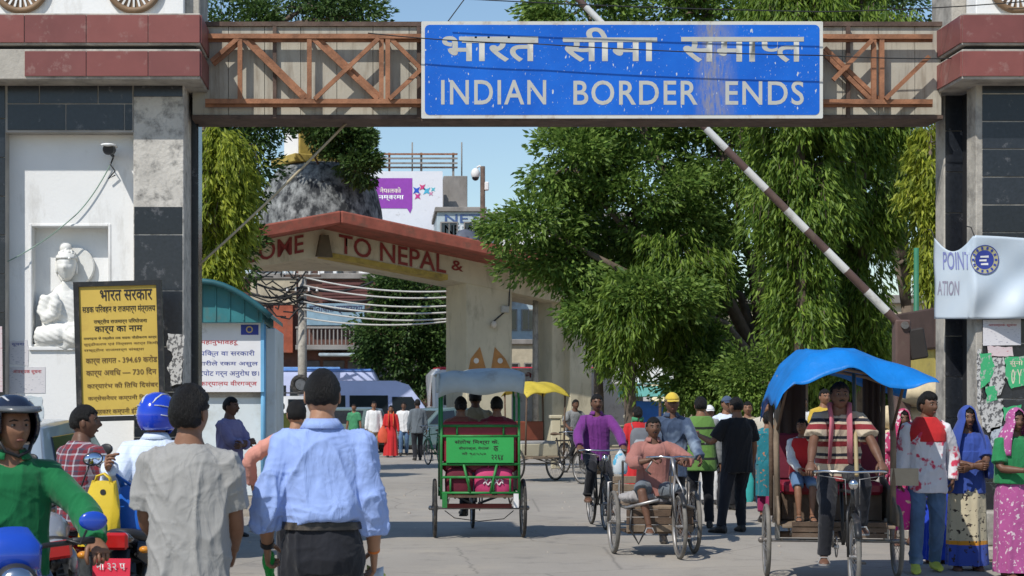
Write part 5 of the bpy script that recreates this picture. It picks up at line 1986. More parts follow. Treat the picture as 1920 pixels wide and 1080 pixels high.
M_WIREW = mat('pale_aluminium_wire', (.55, .54, .50), .45, .4, var=.1)  # the cables' own pale colour
M_WIREB = mat('black_cable', (.02, .02, .02), .6)
for i, (pa, pb) in enumerate((((570, 520), (862, 545)), ((570, 535), (862, 556)), ((570, 552), (862, 572)), ((570, 566), (862, 584)), ((570, 580), (862, 596)), ((570, 596), (862, 600)))):
    wire(('topmost', 'second', 'third', 'fourth', 'fifth', 'lowest')[i] + ' of the pale cables strung from the electricity pole across the arch opening', [at(*pa, 74.5), at(*pb, 70)], .035, M_WIREW, .25)
for i, (pa, pb, pc) in enumerate((((460, 520), (567, 538), (700, 528)), ((460, 545), (567, 545), (700, 560)), ((460, 556), (567, 560), (700, 578)))):
    wire(('uppermost', 'middle', 'lowest')[i] + ' dark cable sagging into the tangle at the electricity pole', [at(*pa, 75.2), at(*pb, 74.8), at(*pc, 75.4)], .05, M_WIREB, .3, group='tangled cables')
mb = MB()
for i in range(26):
    p = at(567, 545, 74.6) + Vector((rng.normal() * .6 - .5, rng.normal() * .15, rng.normal() * .5))
    q = p + Vector((rng.normal() * .8, rng.normal() * .1, rng.normal() * .4))
    mb.tube([p, (p + q) / 2 + Vector((0, 0, -.25)), q], .035, 5)
tag(mb.build('cable_tangle', M_WIREB), 'black knot of cables on the concrete electricity pole', 'cables', kind='stuff')
wire('pale rope slanting from the truss beam down to the niche pillar', [at(652, 228, 19.3), at(374, 496, 19.25)], .014, mat('hemp_rope', (.42, .36, .25), .9), .03, 'rope', None)
wire('thin dark wire crossing in front of the blue border sign', [at(690, 62, 18.55), at(1000, 82, 18.55), at(1548, 104, 18.55), at(1840, 108, 18.5)], .006, M_WIREB, .02)
wire('thin dark wire running above the blue border sign', [at(820, -5, 18.5), at(1540, 22, 18.5), at(1930, 2, 18.5)], .006, M_WIREB, .02)
wire('thin wire rising steeply to the sky beside the sign', [at(840, 40, 19.3), at(874, -6, 19.3)], .006, M_WIREB, 0)

# ---------------------------------------------------------------- seated relief in the niche
SN = 18.98
RL = thing('seated_relief', 'white carved cross legged seated figure with a halo in the wall niche', 'relief', (sx(130, SN), SN, nz0))


def rp(px, py, d=0.0):
    p = at(px, py, SN)
    return Vector((p.x - RL.location.x, -d, p.z - RL.location.z))


mb = MB()
u = SN / FPX
mb.ball(rp(110, 588, .06), (34 * u, .10, 42 * u), 16, 10)           # torso
mb.ball(rp(128, 578, .07), (36 * u, .10, 48 * u), 16, 10)
mb.tube([rp(92, 556, .08), rp(84, 585, .10), rp(92, 598, .15), rp(110, 590, .2)], [.075, .07, .06, .05], 10)   # raised arm
mb.tube([rp(110, 592, .19), rp(112, 572, .22), rp(110, 552, .22)], [.05, .055, .03], 10)
mb.tube([rp(165, 556, .08), rp(174, 590, .12), rp(160, 612, .2), rp(130, 616, .22)], [.075, .07, .06, .045], 10)
mb.tube([rp(160, 622, .06), rp(115, 628, .16), rp(80, 632, .12), rp(72, 640, .08)], [.09, .12, .11, .05], 12)   # legs
mb.tube([rp(95, 624, .06), rp(150, 632, .2), rp(188, 634, .12), rp(196, 640, .08)], [.09, .12, .11, .05], 12)
mb.tube([rp(75, 646, .1), rp(130, 648, .16), rp(192, 646, .1)], [.06, .07, .06], 10)
mb.tube([rp(128, 545, .08), rp(129, 528, .09)], [.07, .06], 10)
me = remesh(mb, .014, 3)
co, no = mesh_arrays(me)
ff = np.abs(np.sin(co[:, 0] * 30 + co[:, 2] * 55)) * .007 * (co[:, 2] < .55) + folds(co, 5, 1.4) * .004
me.vertices.foreach_set('co', (co + no * ff[:, None]).ravel())
me.materials.clear()
M_CARVE = mat('carved_white_stone', (.74, .735, .70), .75, var=.06, vs=4, bump=.2, bs=60, dirt=.18, dcol=(.5, .46, .4))
finish('figure', me, M_CARVE, RL, True, fixn=False)
MB().cyl(rp(141, 500, -.02), rp(141, 500, .045), 37 * u, n=36).build('halo', M_CARVE, RL, bevel=.01)
hm = MB()
hd = rp(129, 500, .13)
hs = 1.12
hm.loft([[hd + Vector((-p.x, -p.y, p.z)) * hs * 1.25 for p in r] for r in head_grid(28, 24)])
for s in (-1, 1):
    hm.ball(hd + Vector((s * .105, 0, -.03)), (.016, .022, .06), 8, 6)
h_ = hm.build('head', M_CARVE, RL, smooth=True)
hm = MB()
hm.loft([[hd + Vector((-p.x, -p.y, p.z)) * hs * 1.25 for p in r] for r in head_grid(30, 24, .012)[14:]])
hm.ball(rp(127, 467, .12), (.07, .07, .06), 14, 8)
for i in range(46):
    a = rng.uniform(0, 6.28); e = rng.uniform(.35, 1.3)
    hm.ball(hd + Vector((math.cos(a) * math.cos(e) * .112, math.sin(a) * math.cos(e) * .14, math.sin(e) * .17 + .005)), .02, 6, 4)
hm.build('curled_hair', M_CARVE, h_, smooth=True)
MB().bx(rp(64, 655).x, rp(200, 655).x, -.16, .02, 0, .03).build('pedestal', M_CARVE, RL, bevel=.01)

# ---------------------------------------------------------------- yellow notice board
YB = 17.7
nb_ = thing('notice_board', 'yellow painted notice board in a black frame on two legs', 'notice board', (sx(224, YB), YB, 0), 0)
bw, bh = 165 / FPX * YB, 262 / FPX * YB
bzc = sz(658, YB)
tilt = Matrix.Rotation(R(-1.6), 3, 'Y')


def yb(u, v, d=0.0):
    """u, v in 0..1 over the framed board"""
    p = tilt @ Vector(((u - .5) * bw, 0, (v - .5) * bh))
    return (p.x, d, p.z + bzc)


def ybp(px, py, d=-.012):
    return yb((px - 141) / 165, 1 - (py - 527) / 262, d)


M_YEL = mat('yellow_board_paint', (.58, .40, .075), .6, var=.08, vs=2, dirt=.22, dcol=(.44, .26, .06), ds=3)
M_INK = mat('black_sign_paint', (.025, .02, .018), .7, var=.2)
M_INKF = mat('faded_brown_sign_paint', (.16, .095, .03), .7, var=.2)
def quadprism(name, a, b, c, d, y0, y1, m, parent):
    q = [a, b, c, d]
    return MB().add([(p[0], y0, p[2]) for p in q] + [(p[0], y1, p[2]) for p in q], [(0, 1, 2, 3), (7, 6, 5, 4), (0, 1, 5, 4), (1, 2, 6, 5), (2, 3, 7, 6), (3, 0, 4, 7)]).build(name, m, parent)


quadprism('board', yb(.05, .04), yb(.95, .04), yb(.95, .965), yb(.05, .965), -.008, .02, M_YEL, nb_)
for a in ((0, 0, .06, 1), (.94, 0, 1, 1), (.06, 0, .94, .035), (.06, .965, .94, 1)):
    quadprism('frame', yb(a[0], a[1]), yb(a[2], a[1]), yb(a[2], a[3]), yb(a[0], a[3]), -.03, .04, M_BLKM, nb_)
for u0 in (.1, .9):
    p = yb(u0, 0)
    MB().bx(p[0] - .03, p[0] + .03, .0, .05, 0, p[2] + .02).build('leg', M_BLKM, nb_)
for body, px0, px1, py0, py1, m, of in (('भारत सरकार', 190, 288, 564, 543, M_INK, .014), ('सडक परिवहन व राजमार्ग मंत्रालय', 156, 293, 589, 570, M_INK, .010), ('राष्ट्रीय राजमार्ग परियोजना', 177, 277, 608, 597, M_INK, .01), ('कार्य का नाम', 178, 268, 626, 611, M_INK, .012),
                                        ('रामगढ़वा से रक्सौल तक सडक चौडीकरण कार्य', 157, 294, 637, 630, M_INK, .01), ('सुदृढीकरण एवं निर्माण कार्य किमी', 157, 296, 648, 641, M_INKF, .01), ('राष्ट्रीय राजमार्ग संख्या', 157, 270, 659, 652, M_INKF, .01),
                                        ('कार्य लागत - 394.69 करोड', 160, 294, 684, 667, M_INKF, .015), ('कार्य अवधि — 730 दिन', 160, 292, 707, 690, M_INKF, .015), ('कार्यारंभ की तिथि दिसंबर', 161, 294, 730, 716, M_INKF, .01), ('कन्सेसनैयर कम्पनी लिमिटेड', 162, 295, 752, 740, M_INKF, .01), ('सलाहकार कम्पनी इंडिया', 163, 268, 778, 764, M_INKF, .01)):
    text('lettering', body, (px0, px1, py0, py1), m, nb_, lambda u, v: ybp(u, v), offset=of, res=2)

# ---------------------------------------------------------------- wall camera, posters
CW = thing('security_camera', 'small white security camera on the niche wall', 'camera', (sx(212, yp), yp, sz(287, yp)))
MB().tube([(0, .01, -.03), (0, -.12, -.03), (0, -.2, .01)], .016, 8).build('bracket', M_PLASTIC, CW, smooth=True)
MB().tube([(0, -.12, .015), (0, -.2, .012), (0, -.34, -.01)], [.05, .058, .058], 14).build('housing', M_PLASTIC, CW, smooth=40)
MB().tube([(0, -.10, .05), (0, -.2, .05), (0, -.38, .035)], [(.07, .018), (.072, .02), (.072, .016)], 12, side=(1, 0, 0)).build('sunshield', M_WHITE, CW, smooth=True)
tub('cable', [(0, 0, -.05), (-.02, -.05, -.13), (.03, -.06, -.2), (-.04, -.05, -.28), (.03, -.04, -.24)], .008, M_BLKM, CW, 6)
wire('thin cable slanting down the niche wall from the security camera', [at(209, 305, yp - .03), at(140, 405, yp - .04), at(-8, 500, yp - .1)], .006, mat('green_grey_wire', (.20, .30, .24), .6), .05, 'cable', None)


def printed(name, base, ink, thr=.56, sc=30, stretch=(.6, 1, 2.2)):
    if name in MATS:
        return MATS[name]
    m, nt, b = new_mat(name)
    c = ramp(nt, noise(nt, 3, 3), [(.3, tuple(x * .88 for x in base)), (.7, base)])
    c = mix(nt, ramp(nt, noise(nt, sc, 3, .6, stretch), [(thr, 0.0), (thr + .05, .85)]), c, ink)
    nt.links.new(c, b.inputs['Base Color'])
    b.inputs['Roughness'].default_value = .75
    MATS[name] = m
    return m


def poster(label, pts, y, m, lines=(), torn=0.0, name='poster', th=.003):
    c = [at(px, py, y) for px, py in pts]
    if torn:
        out = []
        for i in range(len(c)):
            a, b = c[i], c[(i + 1) % len(c)]
            k = max(2, int((b - a).length / .035))
            for j in range(k):
                p = a.lerp(b, j / k)
                out.append(p + Vector((rng.normal() * torn, 0, rng.normal() * torn)))
        c = out
    cx_ = sum((p.x for p in c)) / len(c); cz_ = sum((p.z for p in c)) / len(c)
    T = thing(name, label, 'poster', (cx_, y, cz_))
    n = len(c)
    v = [(p.x - cx_, 0, p.z - cz_) for p in c] + [(p.x - cx_, -th, p.z - cz_) for p in c]
    MB().add(v, [tuple(range(n)), tuple(range(n, 2 * n))] + [(i, (i + 1) % n, n + (i + 1) % n, n + i) for i in range(n)]).build('sheet', m, T)
    for body, b4, lm in lines:
        text('lettering', body, b4, lm, T, lambda u, v: (sx(u, y) - cx_, -th - .002, sz(v, y) - cz_), offset=.01)
    return T


M_PAPER = printed('pale_printed_paper', (.66, .64, .66), (.30, .30, .36), .60, 40)
M_PAPERP = printed('pink_printed_paper', (.66, .55, .56), (.45, .15, .18), .60, 34)
M_PAPERT = printed('torn_white_paper', (.55, .54, .52), (.05, .05, .055), .50, 22, (1, 1, 1))
M_PAPERG = printed('torn_green_paper', (.05, .42, .17), (.40, .42, .38), .56, 18, (1, 1, 1))
M_REDI = mat('red_print', (.45, .05, .06), .7)
M_BLUEI = mat('blue_print', (.08, .10, .30), .7)
poster('small faded grey notice pasted on the niche wall', [(18, 640), (50, 638), (54, 658), (52, 686), (18, 684)], yp - .002, M_PAPER, [('सूचना', (22, 46, 650, 643), M_BLUEI)], .004)
poster('square paper notice with red heading pasted under the niche', [(15, 688), (85, 688), (85, 737), (15, 737)], yp - .002, M_PAPER, [('आवश्यक सूचना', (24, 78, 702, 694), M_REDI)])
poster('peeling pale blue sticker low on the niche wall', [(52, 742), (78, 744), (82, 770), (80, 792), (54, 790)], yp - .002, printed('pale_blue_paper', (.55, .62, .66), (.3, .36, .42), .58, 30), (), .004)
poster('pink and white poster strip at the edge of the niche pillar', [(-6, 612), (4, 612), (5, 735), (-6, 735)], GF - .022, M_PAPERP)
poster('ragged white poster remains on the black column by the booth', [(314, 626), (345, 624), (344, 660), (340, 720), (322, 722), (316, 690), (324, 668), (312, 650)], GF - .022, M_PAPERT, (), .008)
py_ = GF - .024
poster('white typed notice pasted just under the banner', [(1843, 600), (1914, 598), (1914, 647), (1843, 648)], py_, M_PAPER, [('आवश्यक सूचना', (1853, 1906, 613, 608), M_REDI)])
poster('pink torn label above the green poster', [(1851, 650), (1898, 650), (1900, 668), (1853, 668)], py_, M_PAPERP, (), .004)
poster('torn bright green poster on the black tiles', [(1838, 662), (1858, 664), (1866, 690), (1852, 722), (1838, 728)], py_ - .004, M_PAPERG, (), .007)
poster('ripped white poster strip between the green ones', [(1856, 668), (1882, 672), (1890, 700), (1874, 742), (1858, 748), (1852, 716)], py_, M_PAPERT, (), .008)
poster('green poster corner with cream block letters', [(1884, 670), (1925, 668), (1925, 722), (1896, 728), (1886, 706)], py_ - .002, M_PAPERG, [('सुनो', (1893, 1918, 688, 674), mat('cream_print', (.6, .58, .42), .7)), ('0 Y', (1896, 1916, 720, 692), mat('cream_print', (.6, .58, .42), .7))], .005)
poster('small green scrap low on the torn posters', [(1848, 726), (1866, 722), (1870, 748), (1850, 756)], py_ - .006, M_PAPERG, (), .006)
poster('green scrap with a square white letter', [(1880, 764), (1916, 760), (1914, 790), (1884, 788)], py_ - .002, M_PAPERG, [('ली', (1893, 1908, 784, 768), mat('print_white', (.8, .8, .85), .6))], .006)
poster('grey shredded paper around the lower posters', [(1838, 750), (1880, 748), (1878, 800), (1850, 812), (1840, 790)], py_, M_PAPERT, (), .009)
poster('bluish washed out bill near the plinth', [(1858, 802), (1904, 798), (1896, 852), (1862, 862)], py_, printed('bluish_bill', (.50, .55, .60), (.12, .14, .2), .54, 24, (1, 1, 1)), (), .009)
poster('narrow white paper strip on the grey pillar edge', [(1832, 655), (1839, 655), (1839, 775), (1832, 760)], py_, M_PAPERT, (), .004)

# ---------------------------------------------------------------- banner
def banner_mat():
    m, nt, b = new_mat('pale_blue_banner_cloth')
    c = ramp(nt, noise(nt, 1.2, 4), [(.3, (.52, .62, .72)), (.7, (.66, .73, .79))])
    nt.links.new(c, b.inputs['Base Color'])
    b.inputs['Roughness'].default_value = .45
    b.inputs['Specular IOR Level'].default_value = .4
    add_translucent(nt, b, c, .18)
    return m


BN = thing('banner', 'wrinkled pale blue checkpoint banner tied across the black tiled pillar', 'banner', (6.5, 18.35, sz(520, 18.4)))


def bnp(u, v, d=0.0):
    """u 0..1 along, v 0..1 down; wraps from the recess round the pillar corner"""
    px = 1752 + u * 210
    k = (px - 1752) / 75
    y = 19.02 - .52 * min(1, max(0, k)) ** .8 - .04
    if px > 1827:
        y = 18.46 + .02 * math.sin((px - 1827) * .05)
    topy = 440 + (28 * math.sin(PI * min(1, k)) + 6 * (1 - k) if k < 1 else 1 + (px - 1827) * .06)
    py = topy + v * (598 - topy)
    w = .022 * math.sin((u * 9 + v * 5)) + .03 * math.sin(u * 5 - v * 7 + 1) * (u > .3) + .025 * math.sin((u * 2.2 + v * 1.4) * 6) * min(1, v * 2)
    p = at(px, py, y)
    return Vector((p.x - BN.location.x, y + w * .8 - d - BN.location.y, p.z - BN.location.z))


sheet('cloth', 60, 30, bnp, banner_mat(), BN, .004)
def bpx(px, py, d=.02):
    u_ = (px - 1752) / 210
    k = (px - 1752) / 75
    topy = 440 + (28 * math.sin(PI * min(1, k)) + 6 * (1 - k) if k < 1 else 1 + (px - 1827) * .06)
    return bnp(u_, (py - topy) / (598 - topy), d)


def disc_on(name, px, py, r0, r1, m, d, parent, n=32):
    a = [bpx(px + r0 * math.cos(2 * PI * i / n), py + r0 * math.sin(2 * PI * i / n), d) for i in range(n)]
    b = [bpx(px + r1 * math.cos(2 * PI * i / n), py + r1 * math.sin(2 * PI * i / n), d) for i in range(n)]
    return MB().loft([a + [a[0]], b + [b[0]]], False, False).build(name, m, parent)


M_NAVY = mat('navy_print', (.035, .055, .30), .6, var=.1)
em = disc_on('emblem', 1846, 487, 17, 27, mat('yellow_grey_print', (.42, .40, .24), .6, var=.15), .012, BN)
disc_on('emblem_field', 1846, 487, .5, 18, M_NAVY, .014, em)
disc_on('emblem_rim', 1846, 487, 26, 27.5, M_NAVY, .015, em)
for i in range(14):
    a = 2 * PI * i / 14
    q = [bpx(1846 + r * math.cos(a + da), 487 + r * math.sin(a + da), .016) for r, da in ((19.5, -.1), (24.5, -.08), (24.5, .08), (19.5, .1))]
    MB().add(q, [(0, 1, 2, 3)]).build('emblem_letter', M_NAVY, em)
for (x0, y0, x1, y1) in ((1838, 480, 1854, 483), (1836, 487, 1850, 490), (1839, 494, 1853, 497)):
    MB().add([bpx(x0, y0, .018), bpx(x1, y0 - 1, .018), bpx(x1, y1, .018), bpx(x0, y1, .018)], [(0, 1, 2, 3)]).build('emblem_mark', M_WHITE, em)
M_BTXT = mat('violet_print', (.20, .22, .45), .6)
text('lettering', 'POINT', (1768, 1817, 506, 472), M_BTXT, BN, lambda u, v: bpx(u, v, .014), offset=.01)
text('lettering', 'ATION', (1756, 1797, 554, 527), mat('grey_violet_print', (.30, .28, .36), .6), BN, lambda u, v: bpx(u, v, .014), offset=.01)
for pp in ((1752, 446), (1827, 441), (1960, 450)):
    q = bpx(min(pp[0], 1961), pp[1] + 1, 0)
    tub('tie_cord', [q, q + Vector((0, .1, .1)), q + Vector((.0, .22, .12))], .006, M_WIREB, BN, 5)

# ---------------------------------------------------------------- barrier
YBR = 23.0
BR = thing('boom_barrier', 'raised red and white striped boom barrier slanting over the crowd', 'barrier', (sx(1690, YBR), YBR, 0))
lo, hi = at(1700, 622, YBR), at(1060, -26, YBR)
L0 = Vector(BR.location)
dv = (hi - lo)
n = 17
M_BOOMR = mat('dull_red_brown_paint', (.115, .072, .062), .6, var=.2, dirt=.3)
M_BOOMW = mat('boom_white_paint', (.66, .66, .64), .5, var=.08, dirt=.25)
for i in range(n):
    a, b = lo + dv * (i / n) - L0, lo + dv * ((i + 1) / n) - L0
    tub('stripe', [a, b], [.058 - .001 * i, .057 - .001 * i], M_BOOMW if i % 2 else M_BOOMR, BR, 12, 40)
MB().bx(-.10, .10, -.1, .1, 0, sz(600, YBR)).build('post', M_BOOMR, BR, bevel=.02)
MB().box(lo - L0 + Vector((.12, 0, -.16)), (.22, .2, .40), Matrix.Rotation(R(-10), 3, 'Y')).build('counterweight', mat('dark_counterweight', (.035, .03, .028), .7), BR, bevel=.02)
MB().cyl(lo - L0 + Vector((-.06, -.14, .08)), lo - L0 + Vector((-.06, .14, .08)), .05).build('pivot', M_STEEL, BR)

# guard hut
HT = thing('guard_hut', 'brown roofed guard hut with yellow wall beside the barrier', 'hut', (sx(1730, 29), 29, 0.0))
q = lambda px: sx(px, 29) - HT.location.x
MB().bx(q(1752), q(1900), 0, 2.0, 0, sz(655, 29)).build('wall', mat('yellow_hut_wall', (.42, .34, .09), .8, var=.15, dirt=.3), HT)
MB().bx(q(1742), q(1910), -.3, 2.1, sz(655, 29), sz(578, 29)).build('roof_fascia', mat('brown_fascia', (.065, .04, .034), .85, var=.2), HT, bevel=.03)
MB().bx(q(1758), q(1768), -.06, -.001, .1, sz(668, 29)).build('door_frame', M_CONC, HT)
MB().bx(q(1780), q(1830), -.05, -.001, .9, sz(690, 29)).build('window', M_GLASSD, HT)

# ---------------------------------------------------------------- teal roofed booth
YK = 31.0
BO = thing('police_booth', 'white police booth with a curved teal metal roof', 'booth', (sx(440, YK), YK, 0))
bq = lambda px: sx(px, YK) - BO.location.x
M_BOOTH = mat('pale_blue_white_booth_paint', (.62, .68, .70), .7, var=.06, vs=1, dirt=.3, dcol=(.42, .42, .38), ds=1.5)
M_TEAL = mat('teal_roof_sheet', (.035, .18, .20), .45, var=.2, vs=2, dirt=.25, dcol=(.10, .14, .12), ds=3)
M_BLUEPIPE = mat('light_blue_pipe', (.17, .42, .66), .5, var=.1)
zw = sz(608, YK)
MB().bx(bq(300), bq(496), 0, 2.6, 0, zw).build('wall', M_BOOTH, BO, bevel=.02)
MB().bx(bq(496), bq(516), .25, 2.6, 0, sz(614, YK)).build('side_wall', M_BOOTH, BO, bevel=.02)
tub('corner_pipe', [(bq(494), -.06, 0), (bq(494), -.06, zw)], .045, M_BLUEPIPE, BO)
tub('eave_pipe', [(bq(300), -.06, zw), (bq(494), -.06, zw)], .03, M_BLUEPIPE, BO)
prof = []
for i in range(13):
    t = i / 12
    px = 300 + (512 - 300) * t
    prof.append((bq(px), sz(535 + (65 * max(0, (px - 390) / 122) ** 1.7 if px > 390 else 0), YK)))
MB().loft([[Vector((x, yy, z + dz)) for yy, dz in ((-.6, 0), (3.0, 0), (3.0, .07), (-.6, .07))] for x, z in prof]).build('roof', M_TEAL, BO, smooth=30)
MB().loft([[Vector((x, yy, zz)) for yy, zz in ((-.35, zw + .02), (2.8, zw + .02), (2.8, z - .01), (-.35, z - .01))] for x, z in prof if z > zw + .1]).build('gable_panel', M_TEAL, BO)
tub('roof_rim', [(x, -.58, z + .03) for x, z in prof], .05, mat('dark_teal_rim', (.02, .10, .12), .5), BO)
for i in range(7):
    px = 330 + i * 26
    z = np.interp(bq(px), [p[0] for p in prof], [p[1] for p in prof])
    MB().bx(bq(px) - .01, bq(px) + .01, -.37, -.352, zw + .05, z - .03).build('seam', M_TEAL, BO)
MB().bx(bq(300), bq(492), -.03, -.001, sz(745, YK), sz(735, YK)).build('skirting', M_CONC, BO)

WN = thing('wall_notice', 'white painted notice with blue edge and red lettering on the booth', 'notice board', (sx(430, YK - .1), YK - .1, 0))
wq = lambda px, py, d=0: Vector((sx(px, YK - .1) - WN.location.x, d, sz(py, YK - .1)))
a, b = wq(300, 735), wq(489, 606)
MB().bx(a.x, b.x, -.04, .0, a.z, b.z).build('panel', mat('notice_white', (.72, .72, .74), .6, var=.04, dirt=.1), WN)
MB().bx(b.x, b.x + .06, -.05, .0, a.z, b.z + .05).build('edge', M_BLUEPIPE, WN)
MB().bx(a.x, b.x, -.05, .0, b.z, b.z + .05).build('edge', M_BLUEPIPE, WN)
lg = MB().bx(wq(452, 610).x, wq(485, 610).x, -.045, -.040, wq(0, 628).z, wq(0, 609).z).build('logo', M_NAVY, WN)
MB().torus(wq(468, 618, -.046), (0, 1, 0), .05, .012, 20, 6).build('logo_mark', mat('logo_gold', (.55, .42, .22), .6), lg)
for body, x0, x1, y0, y1, m in (('यात्री महानुभावहरू', 340, 447, 648, 636, M_REDI), ('कुनै व्यक्ति वा सरकारी', 340, 478, 670, 656, M_BLUEI), ('कर्मचारीले रकम असुल', 340, 484, 688, 676, M_BLUEI), ('गरेमा टिपोट गर्न अनुरोध छ।', 340, 486, 708, 693, M_BLUEI), ('भंसार कार्यालय वीरगञ्ज', 340, 482, 726, 713, M_REDI)):
    text('lettering', body, (x0, x1, y0, y1), m, WN, lambda u, v: wq(u, v, -.043), offset=.01, res=2)

# low concrete posts and rails beside the road beyond the gate
for i, px in enumerate((1042, 1128, 1182)):
    yy = 44 + i * .3
    t = thing('guard_post', ('squat whitewashed concrete post beside the yellow hooded rickshaw', 'whitewashed concrete post holding the rail behind the purple shirted cyclist', 'whitewashed concrete post where the roadside rail ends by the kiosk')[i], 'post', (sx(px, yy), yy, 0))
    MB().bx(-.12, .12, -.12, .12, 0, 1.25).build('shaft', M_CREAM, t, bevel=.02)
    MB().bx(-.16, .16, -.16, .16, 1.25, 1.34).build('cap', M_CREAM, t, bevel=.02)
rl = thing('roadside_rail', 'grey pipe rail running between the whitewashed posts', 'rail', (sx(1112, 44.2), 44.2, 0))
for z in (.55, 1.05):
    tub('rail', [(sx(1042, 44) - rl.location.x, 0, z), (sx(1182, 44.6) - rl.location.x, .3, z)], .035, M_CREAM, rl)

# ---------------------------------------------------------------- green cycle rickshaw, seen from behind
G_Y = 21.5
GX = sx(898, G_Y)
GR = cycle_rickshaw('green framed cycle rickshaw with red seat and grey tarpaulin hood', (GX, G_Y), 0.0, M_GREENF, wb=1.55, track=.54, tm=M_TYRE, fmetal=M_BLKM)


def gz(py):
    return sz(py, G_Y) - .005


def gbar(name, pts, r=.016, m=None):
    return tub(name, pts, r, m or M_GREENF, GR)


ry0, ry1 = -.30, .48
for s in (-1, 1):
    gbar('hood_post', [(s * .47, ry0, .48), (s * .465, ry0, 1.70)])
    gbar('hood_post', [(s * .47, ry1, .48), (s * .465, ry1, 1.72)])
    gbar('side_rail', [(s * .47, ry0, 1.25), (s * .47, ry1, 1.25)])
    gbar('side_rail', [(s * .47, ry0, .58), (s * .47, ry1, .58)])
    gbar('brace', [(s * .12, ry0 - .003, gz(922)), (s * .20, ry0 - .003, gz(869))])
for py in (798, 817, 869, 893, 922):
    gbar('rear_rail', [(-.47, ry0, gz(py)), (.47, ry0, gz(py))])
for px in (-.28, .28):
    gbar('rear_stud', [(px, ry0, gz(798)), (px, ry0, gz(817))], .012)
for px in (-.36, -.14, .16, .36):
    gbar('rear_stud', [(px, ry0, gz(893)), (px, ry0, gz(922))], .012)
bd = MB().bx(-.41, .40, ry0 - .03, ry0 - .012, gz(866), gz(819)).build('name_board', M_GREENP, GR)
for body, b4 in (('संतोष मिश्रा के.', (852, 935, 833, 823)), ('वीरगञ्ज, नेपाल', (860, 916, 843, 836)), ('मो ९८५५०', (866, 911, 852, 846)), ('क', (925, 934, 845, 835)), ('२२६४', (921, 943, 862, 851))):
    text('lettering', body, b4, M_INK, bd, lambda u, v: (sx(u, G_Y + ry0) - GX, ry0 - .033, gz(v)), offset=.012, res=2)
MB().bx(-.45, .45, ry0 + .02, ry0 + .09, gz(866), gz(790)).build('backrest', M_REDV, GR, bevel=.02)
MB().bx(-.44, .44, ry0 + .1, ry1 - .1, .80, .92).build('seat', M_REDV, GR, bevel=.03)
MB().bx(-.46, .46, ry0, ry1 + .1, .50, .53).build('deck', M_WOODD, GR)
MB().bx(-.40, .40, -.04, .04, .36, .41).build('axle_beam', mat('rust_red_beam', (.19, .04, .035), .7, var=.2, dirt=.3), GR)
for s in (-1, 1):
    MB().bx(s * .455, s * .465, ry0 + .02, ry1, .60, 1.22).build('side_panel', M_REDV, GR)
    MB().bx(s * .43 - .03, s * .43 + .03, ry0 - .02, ry0 - .012, .38, .55).build('mudflap', M_GREENF if s < 0 else M_WHITE, GR)
tub('loose_cable', [(-.42, -.05, .33), (-.3, -.06, .24), (0, -.06, .20), (.3, -.06, .23), (.42, -.05, .33)], .006, M_WIREB, GR, 5)


def ghood(u, v):
    x = (u - .5) * 1.02
    y = -.42 + v * 1.05
    z = 2.02 - .05 * (2 * u - 1) ** 2 + .03 * math.sin(u * 9 + v * 4) + .03 * u - (.27 * (1 - v / .12) if v < .12 else 0)
    if v < .12:
        y = -.42 + .04 * math.sin(u * 12)
    return Vector((x + .03 * math.sin(v * 7), y, z))


sheet('hood', 30, 24, ghood, mat('grey_tarpaulin', (.38, .43, .44), .55, var=.1, vs=3, bump=.4, bs=9, dirt=.2), GR, .006)
for s in (-1, 1):
    sheet('hood_flap', 14, 6, lambda u, v, s=s: Vector((s * (.50 + .015 * math.sin(u * 11)), -.40 + u * 1.0, 1.99 - v * .22)), MATS['grey_tarpaulin'], GR, .006)
for y in (ry0, ry1):
    gbar('hood_bow', [(-.465, y, 1.68), (-.44, y, 1.90), (-.2, y, 1.97), (.2, y, 1.98), (.44, y, 1.92), (.465, y, 1.68)], .014)
# luggage
for lb, x, m, w in (('maroon holdall wedged in the rack of the green rickshaw', -.25, M_MAROONB, .17), ('pink printed bag in the rear rack of the green rickshaw', .17, mat('pink_bag_cloth', (.55, .05, .16), .7, var=.15, bump=.3, bs=10), .235)):
    t = thing('holdall', lb, 'bag', (GX + x, G_Y - .17, .535))
    mb = MB().loft([[(w * a * math.copysign(abs(math.cos(2 * PI * j / 20)) ** .6, math.cos(2 * PI * j / 20)), .10 * a * math.copysign(abs(math.sin(2 * PI * j / 20)) ** .6, math.sin(2 * PI * j / 20)), z) for j in range(20)] for a, z in ((.85, 0), (1, .04), (1.02, .2), (.95, .3), (.6, .34))])
    mb.build('pouch', m, t, smooth=50)
    tub('handle', [(-.07, -.06, .33), (-.05, -.06, .40), (.05, -.06, .40), (.07, -.06, .33)], .01, m, t, 6)
    if w > .2:
        for zz in (.19, .14):
            tub('printed_mark', [(x_, -.107, zz + .02 * math.sin(x_ * 95 + zz * 40)) for x_ in np.linspace(-.13, .11, 30)], .009, mat('bag_white', (.7, .6, .62), .6), t, 5)

# ---------------------------------------------------------------- blue hooded rickshaw facing the near end
BX, BY_, BT = 4.22, 16.6, 3.0
BRK = cycle_rickshaw('wooden cycle rickshaw with a bright blue tarpaulin hood', (BX, BY_), BT, M_WOOD, wb=1.75, track=.60, tm=M_TYREG, r=.345, fmetal=M_BLKM)
RB = Matrix.Rotation(BT, 3, 'Z')


def brk(x, y):
    p = RB @ Vector((x, y, 0))
    return (BX + p.x, BY_ + p.y)


